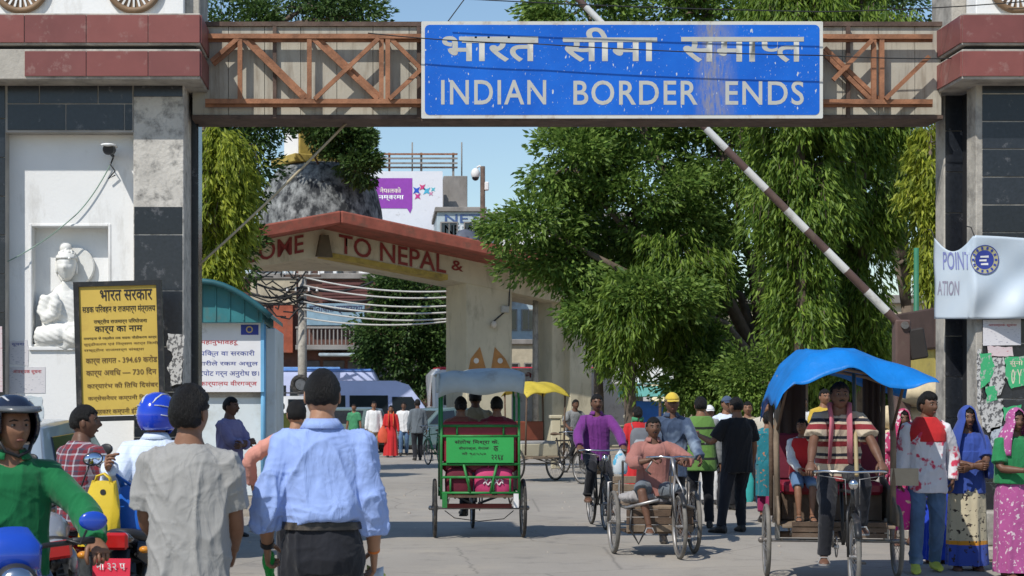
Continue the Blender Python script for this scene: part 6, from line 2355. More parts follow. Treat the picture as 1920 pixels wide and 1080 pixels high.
for s in (-1, 1):
    tub('hood_strut', [(s * .52, .28, 1.40), (s * .50, 1.1, 1.80)], .014, M_WOODD, BRK)
    tub('hood_post', [(s * .52, .30, .55), (s * .53, .26, 1.30), (s * .50, .2, 1.90)], [.028, .028, .024], M_WOOD, BRK)
    tub('hood_post', [(s * .52, -.40, .55), (s * .53, -.42, 1.85)], [.026, .022], M_WOODD, BRK)
    sheet('side_board', 8, 6, lambda u, v, s=s: Vector((s * (.50 + .03 * u), -.38 + .95 * u, .52 + v * (.42 - .30 * u ** 2))), M_WOOD, BRK, .02)
    MB().bx(s * .50 - .02, s * .50 + .02, -.05, .05, .36, .56).build('spring_hanger', M_STEEL, BRK)
MB().bx(-.50, .50, -.42, .62, .50, .53).build('deck', M_WOOD, BRK, bevel=.006)
for k in range(3):
    MB().bx(-.42, .42, .63 + k * .001, .65, .42 + k * .05, .46 + k * .05).build('foot_plank', M_WOODD, BRK)
MB().bx(-.46, .46, -.38, .10, .78, .90).build('seat', M_REDV, BRK, bevel=.03)
MB().bx(-.46, .46, -.36, .02, .54, .78).build('seat_box', M_WOODD, BRK)
MB().bx(-.48, .48, -.43, -.37, .90, 1.35).build('backrest', M_MAROONB, BRK, bevel=.02)
sheet('side_curtain', 10, 10, lambda u, v: Vector((.50 - .30 * u + .012 * math.sin(u * 22), -.40 + .02 * math.sin(u * 17), 1.92 - v * .85)), mat('dark_brown_curtain', (.035, .022, .018), .85, var=.2), BRK, .006)
sheet('side_curtain', 10, 10, lambda u, v: Vector((-.50 + .16 * u, -.40 + .02 * math.sin(u * 17), 1.92 - v * .85)), MATS['dark_brown_curtain'], BRK, .006)
M_BLUET = cloth('bright_blue_tarpaulin', (.012, .22, .66), .12, .42, .35, trans=.22, sheen=0)
MATS['bright_blue_tarpaulin'] = M_BLUET


def bhood(u, v):
    x = .62 - u * 1.38
    y = 1.42 - v * 1.98
    xs = [-.84, -.62, -.35, 0, .30, .46, .56, .62]
    zz = [1.90, 1.98, 2.08, 2.17, 2.14, 2.02, 1.86, 1.70]
    z = float(np.interp(x, xs, zz))
    front = max(0, 1 - v / .14)
    z -= front ** 1.2 * (max(.03, .20 - .42 * max(0, -x - .35)) if x < .3 else .20 - .5 * max(0, x - .3)) * (1 - .25 * math.cos(x * 6))
    z -= .07 * max(0, 1 - v / .45)
    back = max(0, (v - .85) / .15)
    z -= back * .25
    z -= .035 * math.sin(PI * v) * abs(math.sin(x * 7 + 1)) + .006 * math.sin(x * 21 + v * 9) * (.4 + front) + .022 * abs(math.sin(x * 5.5 - v * 6)) ** 3 + .012 * math.sin(x * 9 - v * 13)
    return Vector((x, y - .06 * front, z))


sheet('hood', 70, 44, bhood, M_BLUET, BRK, .005)
for yy in (.2, 1.1):
    tub('hood_bow', [(.5, yy, 1.78), (.3, yy, 1.90), (0, yy, 1.94), (-.3, yy, 1.88), (-.5, yy, 1.80)], .016, M_WOOD, BRK)
tub('bamboo_prop', [(-.05, 1.50, 1.02), (-.16, .36, 2.0)], .018, mat('bamboo', (.36, .28, .15), .6, var=.2), BRK)
MB().bx(-.75, -.50, .28, .30, .88, 1.04).build('side_card', mat('cardboard', (.40, .33, .24), .9), BRK)
tub('axle_beam', [(-.5, .0, .40), (.5, .0, .40)], .03, M_WOODD, BRK)

# ---------------------------------------------------------------- hand tricycle
TY = 19.2
TX = sx(1226, TY)
TT = PI + .03
TRC = thing('hand_tricycle', 'low rusty hand tricycle with a wooden box bed', 'tricycle', (TX, TY, .005), TT)
RT_ = Matrix.Rotation(TT, 3, 'Z')


def trc(x, y):
    p = RT_ @ Vector((x, y, 0))
    return (TX + p.x, TY + p.y)


for s in (-1, 1):
    wheel(TRC, (s * .44, 0, .345), r=.345, tr=.024, tm=M_TYREG)
    tub('wheel_fork', [(s * .50, 0, .345), (s * .50, .02, .78), (s * .38, .02, .80), (s * .38, 0, .345)], .014, M_STEEL, TRC)
    tub('side_rail', [(s * .36, -.55, .52), (s * .36, .35, .52), (s * .06, .62, .62)], .018, M_STEEL, TRC)
    tub('seat_frame', [(s * .30, -.25, .56), (s * .30, -.25, 1.0), (s * .30, .05, 1.0)], .014, M_STEEL, TRC)
wheel(TRC, (-.14, .72, .34), r=.34, tr=.022, tm=M_TYREG)
for s in (-1, 1):
    tub('fork', [(-.14 + s * .05, .72, .34), (-.14 + s * .05, .64, .72), (-.12, .58, .88)], .013, M_STEEL, TRC)
tub('steering_tube', [(-.12, .58, .86), (-.10, .50, 1.06)], .018, M_STEEL, TRC)
mudguard(TRC, (-.14, .72, .34), .365, M_BLKM, 40, 165)
tub('handlebar', [(-.36, .40, 1.06), (-.2, .46, 1.07), (-.1, .50, 1.06), (0, .46, 1.07), (.16, .40, 1.06)], .012, M_CHROME, TRC)
tub('crank', [(.10, .44, 1.02), (.16, .40, .92), (.10, .36, .88)], .011, M_STEEL, TRC)
tub('chain', [(-.09, .52, 1.0), (-.05, .66, .7), (-.10, .72, .36)], .008, M_BLKM, TRC, 5)
MB().bx(-.36, .36, -.55, .34, .50, .54).build('bed', M_WOOD, TRC, bevel=.006)
for k in range(3):
    MB().bx(-.36, .36, .345, .365, .26 + k * .082, .335 + k * .082).build('front_plank', M_WOODD if k else M_WOOD, TRC, bevel=.004)
    MB().bx(-.36, .36, -.57, -.55, .56 + k * .09, .64 + k * .09).build('back_plank', M_WOOD, TRC, bevel=.004)
MB().bx(-.34, .34, -.2, .33, .24, .26).build('lower_tray', M_WOODD, TRC)
MB().bx(-.24, .24, -.20, .14, .545, .63).build('cushion', mat('grey_cushion', (.26, .26, .28), .9, var=.25, bump=.4, bs=10), TRC, bevel=.03)
tub('axle', [(-.5, 0, .345), (.5, 0, .345)], .016, M_STEEL, TRC)
tub('loose_hose', [(.30, .36, .56), (.33, .40, .30), (.24, .42, .14), (.16, .42, .30), (.14, .40, .62)], .014, M_BLKM, TRC, 6)
bl_ = thing('bundle', 'grey cloth bundle lying on the hand tricycle bed', 'bundle', (*trc(.22, .22), .555), .4)
me = remesh(MB().ball((0, 0, .075), (.20, .13, .075), 14, 10).ball((.16, .03, .06), (.1, .1, .06), 10, 8), .015, 3)
co, no = mesh_arrays(me); me.vertices.foreach_set('co', (co + no * (folds(co, 3, 2.2) * .02)[:, None]).ravel()); me.materials.clear()
finish('cloth', me, cloth('grey_bundle_cloth', (.34, .32, .31)), bl_, True, fixn=False)
tub('tie_cord', [(-.02 + .001, .13 * math.cos(a), .075 + .082 * math.sin(a)) for a in np.linspace(0, 2 * PI, 18)], .008, M_WIREB, bl_, 5)

# ---------------------------------------------------------------- bicycles
PBX, PBY = sx(1122, 23.3), 23.3
bicycle('black bicycle ridden by the man in the purple shirt', (PBX, PBY), PI + .05)
bicycle('dark bicycle ridden by the grey shirted figure near the cream pillar', (sx(1078, 41), 41), PI + .35)
bicycle('bicycle parked beside the man in the dark grey shirt', (sx(815, 46), 46), .3, mat('green_bike_frame', (.02, .13, .05), .5))

# yellow hooded rickshaw further on
YR = cycle_rickshaw('cycle rickshaw with a yellow hood waiting beyond the green one', (sx(1004, 37), 37), PI + .5, M_WOOD, wb=1.7, track=.5)
M_YH = cloth('yellow_hood_vinyl', (.60, .47, .07), .15, .5, .3, trans=.15, sheen=0)
sheet('hood', 24, 20, lambda u, v: Vector(((u - .5) * 1.08, -.5 + v * 1.0, 1.72 + .36 * math.sin(PI * (.12 + .76 * v)) - .10 * abs(2 * u - 1) ** 3 + .015 * math.sin(u * 14 + v * 9))), M_YH, YR, .006)
for s in (-1, 1):
    tub('hood_post', [(s * .48, .35, .55), (s * .48, .40, 1.86)], .02, M_WOODD, YR)
    tub('hood_post', [(s * .48, -.4, .55), (s * .48, -.45, 1.86)], .02, M_WOODD, YR)
MB().bx(-.46, .46, -.4, .12, .72, .84).build('seat', mat('grey_seat_vinyl', (.3, .3, .3), .6), YR, bevel=.03)
MB().bx(-.46, .46, -.46, -.38, .84, 1.25).build('backrest', mat('red_brown_backrest', (.25, .07, .04), .6), YR, bevel=.02)
MB().bx(-.46, .46, .12, .16, .52, .78).build('front_board', M_CREAM, YR, bevel=.01)
MB().bx(-.46, .46, -.4, .6, .48, .52).build('deck', M_WOOD, YR)

# ---------------------------------------------------------------- motorbikes on the near verge
M_RBIKE = mat('red_bike_paint', (.36, .015, .02), .25, var=.1, coat=.6)
M_SBIKE = mat('silver_bike_paint', (.32, .34, .37), .3, .4, var=.1, coat=.5)
M_BBIKE = mat('deep_blue_bike_paint', (.012, .06, .42), .22, var=.1, coat=.7)
M_KBIKE = mat('black_bike_paint', (.02, .02, .024), .22, var=.1, coat=.7)
motorbike('dark motorbike with a red number plate under the blue helmeted rider', (sx(277, 11.15), 11.15), -.08, M_KBIKE)
motorbike('red motorbike carrying the man in the checked shirt', (sx(165, 12.4), 12.4), -.75, M_RBIKE, plate=False)
motorbike('silver motorbike parked beside the green shirted rider', (sx(118, 10.6), 10.6), .25, M_SBIKE, lean=-.12, plate=False)
motorbike('red and white motorbike parked between the rider and the silver car', (sx(205, 13.6), 13.6), PI - .5, mat('white_bike_paint', (.6, .6, .6), .3, coat=.5), lean=.12)
motorbike('blue motorbike ridden by the man in the green polo shirt', (sx(8, 8.0), 8.0), PI + .30, M_BBIKE, mz=-.14, mshell=M_BBIKE, plate=False)

# ---------------------------------------------------------------- cars, van, buses
M_SILV = mat('silver_blue_car_paint', (.34, .40, .45), .3, .35, var=.05, coat=.7, dirt=.15)
M_WHITEC = mat('white_car_paint', (.72, .72, .72), .3, var=.04, coat=.6, dirt=.15)
M_LAV = mat('pale_lavender_van_paint', (.50, .55, .78), .3, var=.05, coat=.5)
M_TEALC = mat('grey_green_car_paint', (.18, .26, .26), .3, .3, var=.08, coat=.6)
HATCH = [(-1.85, .30), (1.85, .30), (1.9, .55), (1.75, .78), (1.05, .92), (.35, 1.42), (-.4, 1.50), (-1.45, 1.45), (-1.72, 1.05), (-1.90, .92), (-1.92, .5)]
car('parked_car', 'silver blue hatchback parked in front of the niche pillar', 'car', (sx(-22, 15.2), 15.9), -.06, HATCH, 1.68, M_SILV, (-1.2, 1.2), .30,
    glass=((-1.47, 1.40, -1.74, 1.03, .86), (.40, 1.38, 1.0, .95, .86)), gl_side=([(-1.35, .98), (-.35, .98), (-.35, 1.38), (-1.22, 1.36)], [(-.28, .98), (.85, .96), (.32, 1.36), (-.28, 1.40)]),
    lights=(('tail_lamp', .74, -1.84, .86, .09, .07, .15, M_REDL), ('headlamp', .68, 1.82, .68, .14, .08, .08, M_CHROME)))
VAN = [(-2.4, .35), (2.3, .35), (2.4, .7), (2.25, 1.05), (1.75, 1.75), (1.35, 2.28), (.9, 2.42), (-2.2, 2.42), (-2.4, 2.25)]
car('passenger_van', 'pale lavender high roof van beyond the welcome arch', 'van', (sx(690, 62), 62.5), -PI / 2 + .12, VAN, 1.85, M_LAV, (-1.5, 1.5), .36, roof_w=.9, belt_z=1.1,
    gl_side=([(.75, 1.2), (1.85, 1.2), (1.45, 1.85), (.75, 1.85)], [(-.75, 1.2), (.6, 1.2), (.6, 1.9), (-.75, 1.9)], [(-2.25, 1.2), (-.9, 1.2), (-.9, 1.9), (-2.25, 1.9)]),
    glass=((2.24, 1.08, 1.76, 1.74, .84),), lights=(('headlamp', .7, 2.34, .82, .14, .07, .1, M_CHROME), ('tail_lamp', .85, -2.38, 1.0, .05, .05, .2, M_REDL)))
JEEP = [(-1.9, .4), (1.9, .4), (1.95, .95), (.75, 1.08), (.45, 1.82), (-1.85, 1.85), (-1.95, 1.1)]
jp = car('jeep', 'white jeep with a spare wheel on its roof rack', 'jeep', (sx(545, 56), 56), .35, JEEP, 1.65, M_WHITEC, (-1.15, 1.2), .36, roof_w=.94,
         glass=((-1.87, 1.75, -1.93, 1.15, .84),), gl_side=([(-1.7, 1.15), (-.3, 1.15), (-.3, 1.7), (-1.7, 1.72)], [(-.2, 1.15), (.6, 1.15), (.42, 1.68), (-.2, 1.7)]),
         lights=(('tail_lamp', .74, -1.93, .85, .06, .05, .13, M_REDL), ('headlamp', .6, 1.92, .78, .12, .06, .12, M_CHROME)))
w = MB().torus((.2, -.4, 2.22), (.25, 1, .1), .25, .07, 28, 8).build('spare_tyre', M_TYRE, jp, smooth=True)
MB().cyl((.2, -.44, 2.22), (.2, -.36, 2.22), .18, n=18).build('spare_rim', M_ALU, w)
for s in (-1, 1):
    tub('rack_rail', [(s * .7, -1.7, 1.95), (s * .7, .3, 1.95)], .02, M_BLKM, jp)
for y in (-1.7, -1.0, -.3, .3):
    tub('rack_bar', [(-.7, y, 1.95), (.7, y, 1.95)], .016, M_BLKM, jp)
    for s in (-1, 1):
        tub('rack_leg', [(s * .7, y, 1.85), (s * .7, y, 1.95)], .014, M_BLKM, jp)
car('parked_car', 'grey green saloon car half hidden behind the walking women', 'car', (sx(655, 58), 58), PI - .3, HATCH, 1.68, M_TEALC, (-1.2, 1.2), .30,
    glass=((-1.47, 1.40, -1.74, 1.03, .86), (.40, 1.38, 1.0, .95, .86)), gl_side=([(-1.35, .98), (-.35, .98), (-.35, 1.38), (-1.22, 1.36)], [(-.28, .98), (.85, .96), (.32, 1.36), (-.28, 1.40)]),
    lights=(('tail_lamp', .74, -1.84, .86, .09, .07, .15, M_REDL), ('headlamp', .68, 1.82, .68, .14, .08, .08, M_CHROME)))
car('parked_car', 'grey green car parked behind the dark shirted man and the bicycle', 'car', (sx(812, 57), 57), PI - .9, HATCH, 1.68, M_TEALC, (-1.2, 1.2), .30,
    glass=((-1.47, 1.40, -1.74, 1.03, .86), (.40, 1.38, 1.0, .95, .86)), gl_side=([(-1.35, .98), (-.35, .98), (-.35, 1.38), (-1.22, 1.36)], [(-.28, .98), (.85, .96), (.32, 1.36), (-.28, 1.40)]),
    lights=(('tail_lamp', .74, -1.84, .86, .09, .07, .15, M_REDL), ('headlamp', .68, 1.82, .68, .14, .08, .08, M_CHROME)))
BUS = [(-4.6, .45), (4.5, .45), (4.65, 1.0), (4.5, 2.6), (4.3, 3.0), (-4.4, 3.05), (-4.65, 2.8)]


def bus(label, pos, rz, paint, stripe):
    t = car('bus', label, 'bus', pos, rz, BUS, 2.4, paint, (-2.8, 2.8), .48, roof_w=.96, belt_z=1.5,
            gl_side=[[(-4.2 + i * 1.22, 1.55), (-3.15 + i * 1.22, 1.55), (-3.15 + i * 1.22, 2.4), (-4.2 + i * 1.22, 2.4)] for i in range(7)], glass=((4.62, 1.3, 4.5, 2.5, .9), (-4.64, 1.5, -4.64, 2.5, .85)),
            lights=(('headlamp', .95, 4.6, .85, .16, .07, .12, M_CHROME), ('tail_lamp', 1.0, -4.62, 1.0, .1, .05, .2, M_REDL)))
    MB().bx(-1.16, 1.16, -4.35, 4.25, 2.98, 3.12).build('roof_panel', stripe, t, bevel=.05)
    for s in (-1, 1):
        MB().bx(s * 1.20, s * 1.225, -4.4, 4.3, 1.05, 1.35).build('stripe', stripe, t)
    return t


bus('white bus with a red roof standing behind the low wall', (sx(1010, 74), 74), -PI / 2 + .1, M_WHITEC, mat('red_bus_paint', (.52, .03, .04), .35, coat=.4))
bus('blue and white bus parked beyond the jeep', (sx(520, 78), 78), -PI / 2 - .05, M_LAV, mat('blue_bus_paint', (.10, .22, .55), .35, coat=.4))

# ---------------------------------------------------------------- sacks on a handcart
HC = thing('handcart', 'wooden handcart loaded with white sacks beside the guard hut', 'handcart', (6.95, 23.2, .14), .1)
for s in (-1, 1):
    wheel(HC, (s * .5, 0, .34), r=.34, tr=.022)
    tub('shaft', [(s * .35, -1.0, .72), (s * .35, 1.1, .72)], .03, M_WOOD, HC)
for k in range(6):
    MB().bx(-.48, .48, -.78 + k * .26, -.55 + k * .26, .75, .78).build('plank', M_WOOD, HC, bevel=.006)
tub('axle', [(-.52, 0, .34), (.52, 0, .34)], .02, M_STEEL, HC)
for s in (-1, 1):
    tub('axle_stay', [(s * .3, 0, .34), (s * .3, 0, .72)], .025, M_WOOD, HC)
M_SACK = cloth('cream_woven_sack', (.60, .50, .33), .12, .8, .4, blotch=((.58, .36, .26), 5, .62, .72))
for i, (x, y, z, rz) in enumerate(((-.18, 0, .785, .2), (.22, .3, .785, -.3), (-.1, .1, 1.12, .1), (.12, -.2, 1.45, .5))):
    t = thing('sack', ('bulging cream sack at the bottom of the handcart load', 'cream sack lying behind the others on the handcart bed', 'cream sack in the middle of the handcart load', 'topmost cream sack tied at its neck on the handcart')[i], 'sack', (6.95 + x, 23.2 + y, .14 + z), rz)
    me = remesh(MB().ball((0, 0, .19), (.42, .30, .19), 16, 10).tube([(.36, 0, .19), (.46, 0, .2), (.56, 0, .24)], [.1, .05, .09], 10), .03, 3)
    co, no = mesh_arrays(me); me.vertices.foreach_set('co', (co + no * (folds(co, 20 + i, 1.2) * .025)[:, None]).ravel()); me.materials.clear()
    finish('cloth', me, M_SACK, t, True, fixn=False)
    tub('tie', [(.46, .055 * math.cos(a), .2 + .055 * math.sin(a)) for a in np.linspace(0, 2 * PI, 12)], .008, M_WOOD, t, 5)

# ---------------------------------------------------------------- the people
RTAB = [(-.30, .19, .15), (-.16, .178, .140), (-.03, .170, .132), (.08, .160, .12), (.15, .152, .112), (.28, .162, .116), (.37, .168, .112), (.425, .150, .098), (.465, .118, .085), (.50, .082, .074), (.522, .066, .066)]


def overlay(P, name, d0, d1, m, parent, e=.03, voxel=.012, seed=0, amp=.005, B=1.0):
    """an extra torso layer (vest, yoke, wrap) between two heights on the trunk"""
    ds = [d0] + [r[0] for r in RTAB if d0 < r[0] < d1] + [d1]
    t = np.array(RTAB)
    rg = [P['ring'](d, float(np.interp(d, t[:, 0], t[:, 1])) * B + e, float(np.interp(d, t[:, 0], t[:, 2])) * B + e) for d in ds]
    return cloth_mesh(name, MB().loft(rg), voxel, m, parent, seed, amp, P['s'])


def scarf(P, m, parent, drop=.4, seed=0, cross=False):
    p, X, F = P['spine'](.50)
    s = P['s']
    mb = MB()
    for sd in (-1, 1):
        q = [p + X * sd * .02 * s - F * .085 * s + Vector((0, 0, .02 * s)), p + X * sd * .085 * s + Vector((0, 0, .03 * s)), p + X * sd * .075 * s + F * .10 * s - Vector((0, 0, .07 * s))]
        a, XX, FF = P['spine'](.30)
        q.append(a + XX * sd * (.08 if not cross else -.02) * s + FF * .155 * s)
        a, XX, FF = P['spine'](.50 - drop)
        q.append(a + XX * sd * (.085 if not cross else -.05) * s + FF * .17 * s)
        mb.tube(q, [(.03 * s, .02 * s), (.045 * s, .022 * s), (.05 * s, .018 * s), (.055 * s, .014 * s), (.06 * s, .008 * s)], 10)
    return mb.build('scarf', m, parent, smooth=True)


def loc(face, pos, wx, wy, wz):
    """world point -> local of a person"""
    v = Matrix.Rotation(-face, 3, 'Z') @ Vector((wx - pos[0], wy - pos[1], wz))
    return (v.x, v.y, v.z)


C_LBLUE = cloth('pale_blue_oxford', (.28, .385, .70), .06, fold=.8)
C_BLKT = cloth('black_trouser_cloth', (.016, .017, .022), .2)
C_GREY = cloth('heather_grey_jersey', (.31, .304, .29), .06, fold=.75)
C_DENIM = cloth('blue_denim', (.085, .15, .26), .25, blotch=((.22, .30, .42), 4, .58, .75))
C_WHITE = cloth('white_shirt_cotton', (.68, .68, .68), .05)
C_SKYB = cloth('white_blue_pinstripe', (.58, .66, .78), .05, stripes=(2, .05, [(0, (.60, .67, .79)), (.9, (.52, .60, .74))]))
C_GREEN = cloth('emerald_polo', (.008, .135, .045), .12, fold=.4)
C_PLAID = cloth('red_checked_shirt', (.3, .3, .33), .1, stripes=[(2, .075, [(0, (.22, .028, .038)), (.4, (.42, .42, .46)), (.55, (.13, .02, .03)), (.85, (.06, .06, .09))]), (0, .075, [(0, (.20, .025, .035)), (.45, (.46, .46, .50)), (.6, (.05, .05, .08))], .5)])
C_LAV = cloth('lavender_shirt', (.24, .22, .40), .08)
C_PURPLE = cloth('purple_shirt', (.155, .032, .195), .1)
C_PINK = cloth('faded_salmon_shirt', (.34, .15, .125), .12)
C_NAVYD = cloth('dark_denim_shirt', (.05, .075, .13), .25, blotch=((.22, .28, .36), 3, .52, .66))
C_HOOD = cloth('grey_hoodie', (.24, .25, .26), .1)
C_VEST = cloth('green_safety_vest', (.11, .22, .055), .1, stripes=(2, .40, [(0, (.115, .23, .055)), (.30, (.02, .025, .02)), (.38, (.115, .23, .055)), (.78, (.02, .025, .02)), (.86, (.115, .23, .055))]))
C_BLACK = cloth('black_polo_shirt', (.013, .013, .015), .2)
C_TEAL = cloth('teal_print_kurta', (.018, .16, .20), .1, blotch=((.40, .16, .08), 22, .63, .66))
C_MAROON = cloth('maroon_trousers', (.22, .014, .07), .15)
C_STRIPE = cloth('red_cream_black_striped_jersey', (.5, .4, .3), .05, stripes=(2, .155, [(0, (.46, .38, .28)), (.22, (.20, .022, .028)), (.52, (.46, .38, .28)), (.66, (.022, .022, .032)), (.84, (.46, .38, .28))]))
C_TOWEL = cloth('pink_towel', (.46, .13, .17), .15)
C_TIEDYE = cloth('white_red_splashed_jersey', (.64, .63, .66), .05, blotch=((.55, .05, .10), 9, .56, .62))
C_RED = cloth('bright_red_cotton', (.50, .025, .028), .08)
C_BVEIL = cloth('royal_blue_sari', (.036, .072, .30), .14, fold=.4)
C_PRINT = cloth('cream_black_print_skirt', (.50, .44, .30), .05, blotch=((.035, .03, .03), 26, .60, .63))
C_PRINTB = cloth('cream_print_with_blue_border', (.5, .44, .30), .05, stripes=(2, 10.0, [(0, (.05, .09, .40)), (.0245, (.62, .27, .03)), (.029, (.52, .46, .32))]), blotch=((.05, .04, .035), 24, .60, .63))
C_GSARI = cloth('green_sari_silk', (.022, .20, .07), .12)
C_PSARI = cloth('pink_print_sari', (.38, .085, .25), .1, blotch=((.62, .50, .55), 30, .6, .64))
C_PINKPR = cloth('pink_white_print_kurta', (.42, .04, .12), .1, blotch=((.6, .5, .5), 20, .54, .6))
C_BLUESK = cloth('cobalt_skirt', (.02, .06, .50), .12)
C_YELC = cloth('yellow_cap_cloth', (.62, .45, .06), .08)
C_KHAKI = cloth('khaki_cotton', (.30, .25, .16), .12)
C_DGREY = cloth('dark_grey_shirt', (.12, .14, .16), .12)
C_GREENT = cloth('mint_green_tshirt', (.06, .25, .12), .1)
C_OLIVE = cloth('olive_yellow_shirt', (.32, .32, .08), .1)
M_HBLUE = mat('glossy_blue_helmet', (.012, .05, .50), .16, var=.12, coat=.8)
M_HBLK = mat('navy_black_helmet', (.010, .014, .03), .16, var=.15, coat=.8)
M_HSTR = mat('helmet_silver_graphic', (.5, .52, .55), .3, var=.1)
M_NEON = mat('neon_yellow_shoe', (.50, .55, .08), .6, var=.2, dirt=.2)

# --- man in the pale blue shirt, walking away
T1, P1 = person('person', 'man in pale blue rolled sleeve shirt and black trousers walking away', (sx(604, 8.2), 8.2), 0, 1.80, 'light', voxel=.008, top=C_LBLUE, sleeve='rolled', tuck=True, tope=.95, bottom=C_BLKT, collar=True, belt=M_SHOE, hair='crop',
                handL=(-.262, .10, .975), handR=(.240, .10, .945), elbL=(-.25, -1, 0), elbR=(.25, -1, 0), footR=(.11, .22, .09), footL=(-.10, -.22, .12), toeL=(0, -.35), seed=3, curl=(.5, .75), fold=2.3, bulk=1.0)
W_, E_ = P1['J']['L'][3], P1['J']['L'][2]
dW = (W_ - E_).normalized()
tub('wristwatch', [W_ - dW * .035, W_ - dW * .005], .034, M_PLASTIC, T1, 14, 40)
W2, E2 = P1['J']['R'][3], P1['J']['R'][2]
d2 = (W2 - E2).normalized()
tub('thread_bracelet', [W2 - d2 * .022, W2 - d2 * .010], .0305, mat('orange_thread', (.6, .16, .03), .8), T1, 14, 40)
gp = Vector((sx(604, 8.2), 8.2, 0)) + W_ + dW * .10
t = thing('green_cloth', 'crumpled green cloth held by the man in the pale blue shirt', 'cloth', gp)
me = remesh(MB().ball((0, 0.015, 0), (.03, .045, .055), 12, 8).ball((.01, .03, -.05), (.02, .03, .04), 8, 6), .008, 2)
co, no = mesh_arrays(me); me.vertices.foreach_set('co', (co + no * (folds(co, 31, 6) * .012)[:, None]).ravel()); me.materials.clear()
finish('fabric', me, cloth('green_rag', (.03, .42, .07)), t, True, fixn=False)
tub('hanging_end', [(0, .03, -.04), (.01, .035, -.08), (.015, .03, -.11)], [(.02, .006), (.022, .005), (.014, .003)], MATS['green_rag'], t)
pp = Vector((sx(604, 8.2), 8.2, 0)) + W2 + d2 * .12
t = thing('folded_paper', 'folded pale blue papers in the hand of the walking man', 'paper', pp)
for k, (a, m) in enumerate(((.1, mat('pale_blue_paper_sheet', (.55, .66, .78), .7)), (-.15, mat('yellow_green_paper', (.62, .66, .2), .7)))):
    sheet('leaf', 4, 4, lambda u, v, a=a, k=k: Vector(((u - .5) * .09 + .01 * k, .012 * math.sin(u * 3) + .01 * k + .02, .01 - v * .14 + a * (u - .5) * .3)), m, t, .002)

# --- man in the grey T-shirt
person('person', 'man in a plain grey t-shirt standing with his back turned', (sx(354, 8.0), 8.0), -.12, 1.71, 'mid', voxel=.008, top=C_GREY, sleeve='short', tope=1.6, bottom=C_KHAKI, hair='tall', head=(-.30, -.10), handL=(-.16, .26, .98), handR=(.15, .27, .96), elbL=(-.45, -.9, -.2), elbR=(.45, -.9, -.2), seed=14, curl=(.8, .8), fold=2.2, bulk=1.0)

# --- rider in the green polo
fg = PI + .35
pg = (sx(18, 8.25), 8.25)
T2, P2 = person('person', 'rider in a green polo shirt and dark open helmet facing the street', pg, fg, 1.72, 'mid', voxel=.008, hips=(0, 0, .875), lean=.08, top=C_GREEN, sleeve='long', tope=1.3, bottom=C_DENIM, hair='none', head=(.28, -.02), collar=True, handR=(.33, .42, 1.02), handL=(-.33, .42, 1.02), elbR=(1, -.5, -.3), elbL=(-1, -.5, -.3), footR=(.32, .1, .085), footL=(-.32, .1, .085), seed=22, curl=(.9, .9), palmR=(0, 0, -1), palmL=(0, 0, -1))
h1 = helmet(P2, M_HBLK, T2, visor=mat('smoked_peak', (.10, .11, .12), .2), open_face=True, trim=M_HSTR)
tub('chin_strap', [P2['HP']((-.09, .03, -.05)), P2['HP']((-.06, .05, -.11)), P2['HP']((0, .06, -.135)), P2['HP']((.06, .05, -.11)), P2['HP']((.09, .03, -.05))], .009, M_PLASTIC, h1, 6)

# --- rider with the blue helmet and the yellow bag
fr_ = -.08
pr_ = (sx(291, 11.0), 11.0)
T3, P3 = person('person', 'rider in a shiny blue helmet and pinstriped pale shirt on the dark motorbike', pr_, fr_, 1.72, 'mid', hips=(0, 0, .90), top=C_SKYB, sleeve='long', tope=1.3, bottom=C_DENIM, hair='none', head=(-.35, 0), collar=True, voxel=.009,
                handL=loc(fr_, pr_, sx(203, 10.62), 10.62, 1.26), handR=(.34, .55, 1.05), elbL=(-.25, -.3, -1), elbR=(.5, -.3, -.8), footR=(.30, .0, .085), footL=(-.30, .0, .085), seed=41, curl=(.5, 1.1), lean=.05)
helmet(P3, M_HBLUE, T3, open_face=False, trim=M_HSTR)
M_YBAG = mat('yellow_plastic_bag', (.66, .47, .03), .38, var=.08, bump=.25, bs=8, dirt=.1, dcol=(.5, .33, .03))
bgp = (sx(184, 10.55), 10.55, sz(1024, 10.55))
t = thing('shopping_bag', 'creased yellow plastic shopping bag hanging from the rider hand', 'bag', bgp, -.25)
rows = []
for i in range(13):
    v = i / 12
    w = .128 - .035 * max(0, v - .55) / .45 - .015 * v
    d = .05 * (1 - v ** 2 * .75) + .006
    row = []
    for j in range(28):
        a = 2 * PI * j / 28
        ca, sa = math.cos(a), math.sin(a)
        k = 1 + .05 * math.sin(a * 5 + v * 6) + .03 * math.sin(a * 9 - v * 4)
        row.append(Vector((w * math.copysign(abs(ca) ** .55, ca) * k + .035 * v, d * math.copysign(abs(sa) ** .7, sa) * k, .385 * v + .01 * math.sin(a * 3) * v)))
    rows.append(row)
MB().loft(rows).build('pouch', M_YBAG, t, smooth=60)
tub('handle', [(-.02, 0, .37), (-.005, 0, .42), (.04, 0, .435), (.075, 0, .41), (.085, 0, .37)], [(.008, .02)] * 5, M_YBAG, t, 8)
MB().cyl((.045, -.035, .325), (.045, -.005, .325), .018, n=12).build('grip_hole', M_PLASTIC, t)
t2 = thing('shopping_bag', 'blue plastic shopping bag behind the yellow one', 'bag', (bgp[0] + .15, bgp[1] + .14, bgp[2] + .0), -.1)
MB().loft([[q * .92 for q in r] for r in rows]).build('pouch', mat('blue_plastic_bag', (.015, .12, .52), .35, var=.1, bump=.25, bs=8), t2, smooth=60)
tub('handle', [(-.02, 0, .34), (-.03, -.04, .40), (-.05, -.07, .43), (-.02, -.05, .40), (.06, 0, .34)], [(.008, .02)] * 5, MATS['blue_plastic_bag'], t2, 8)

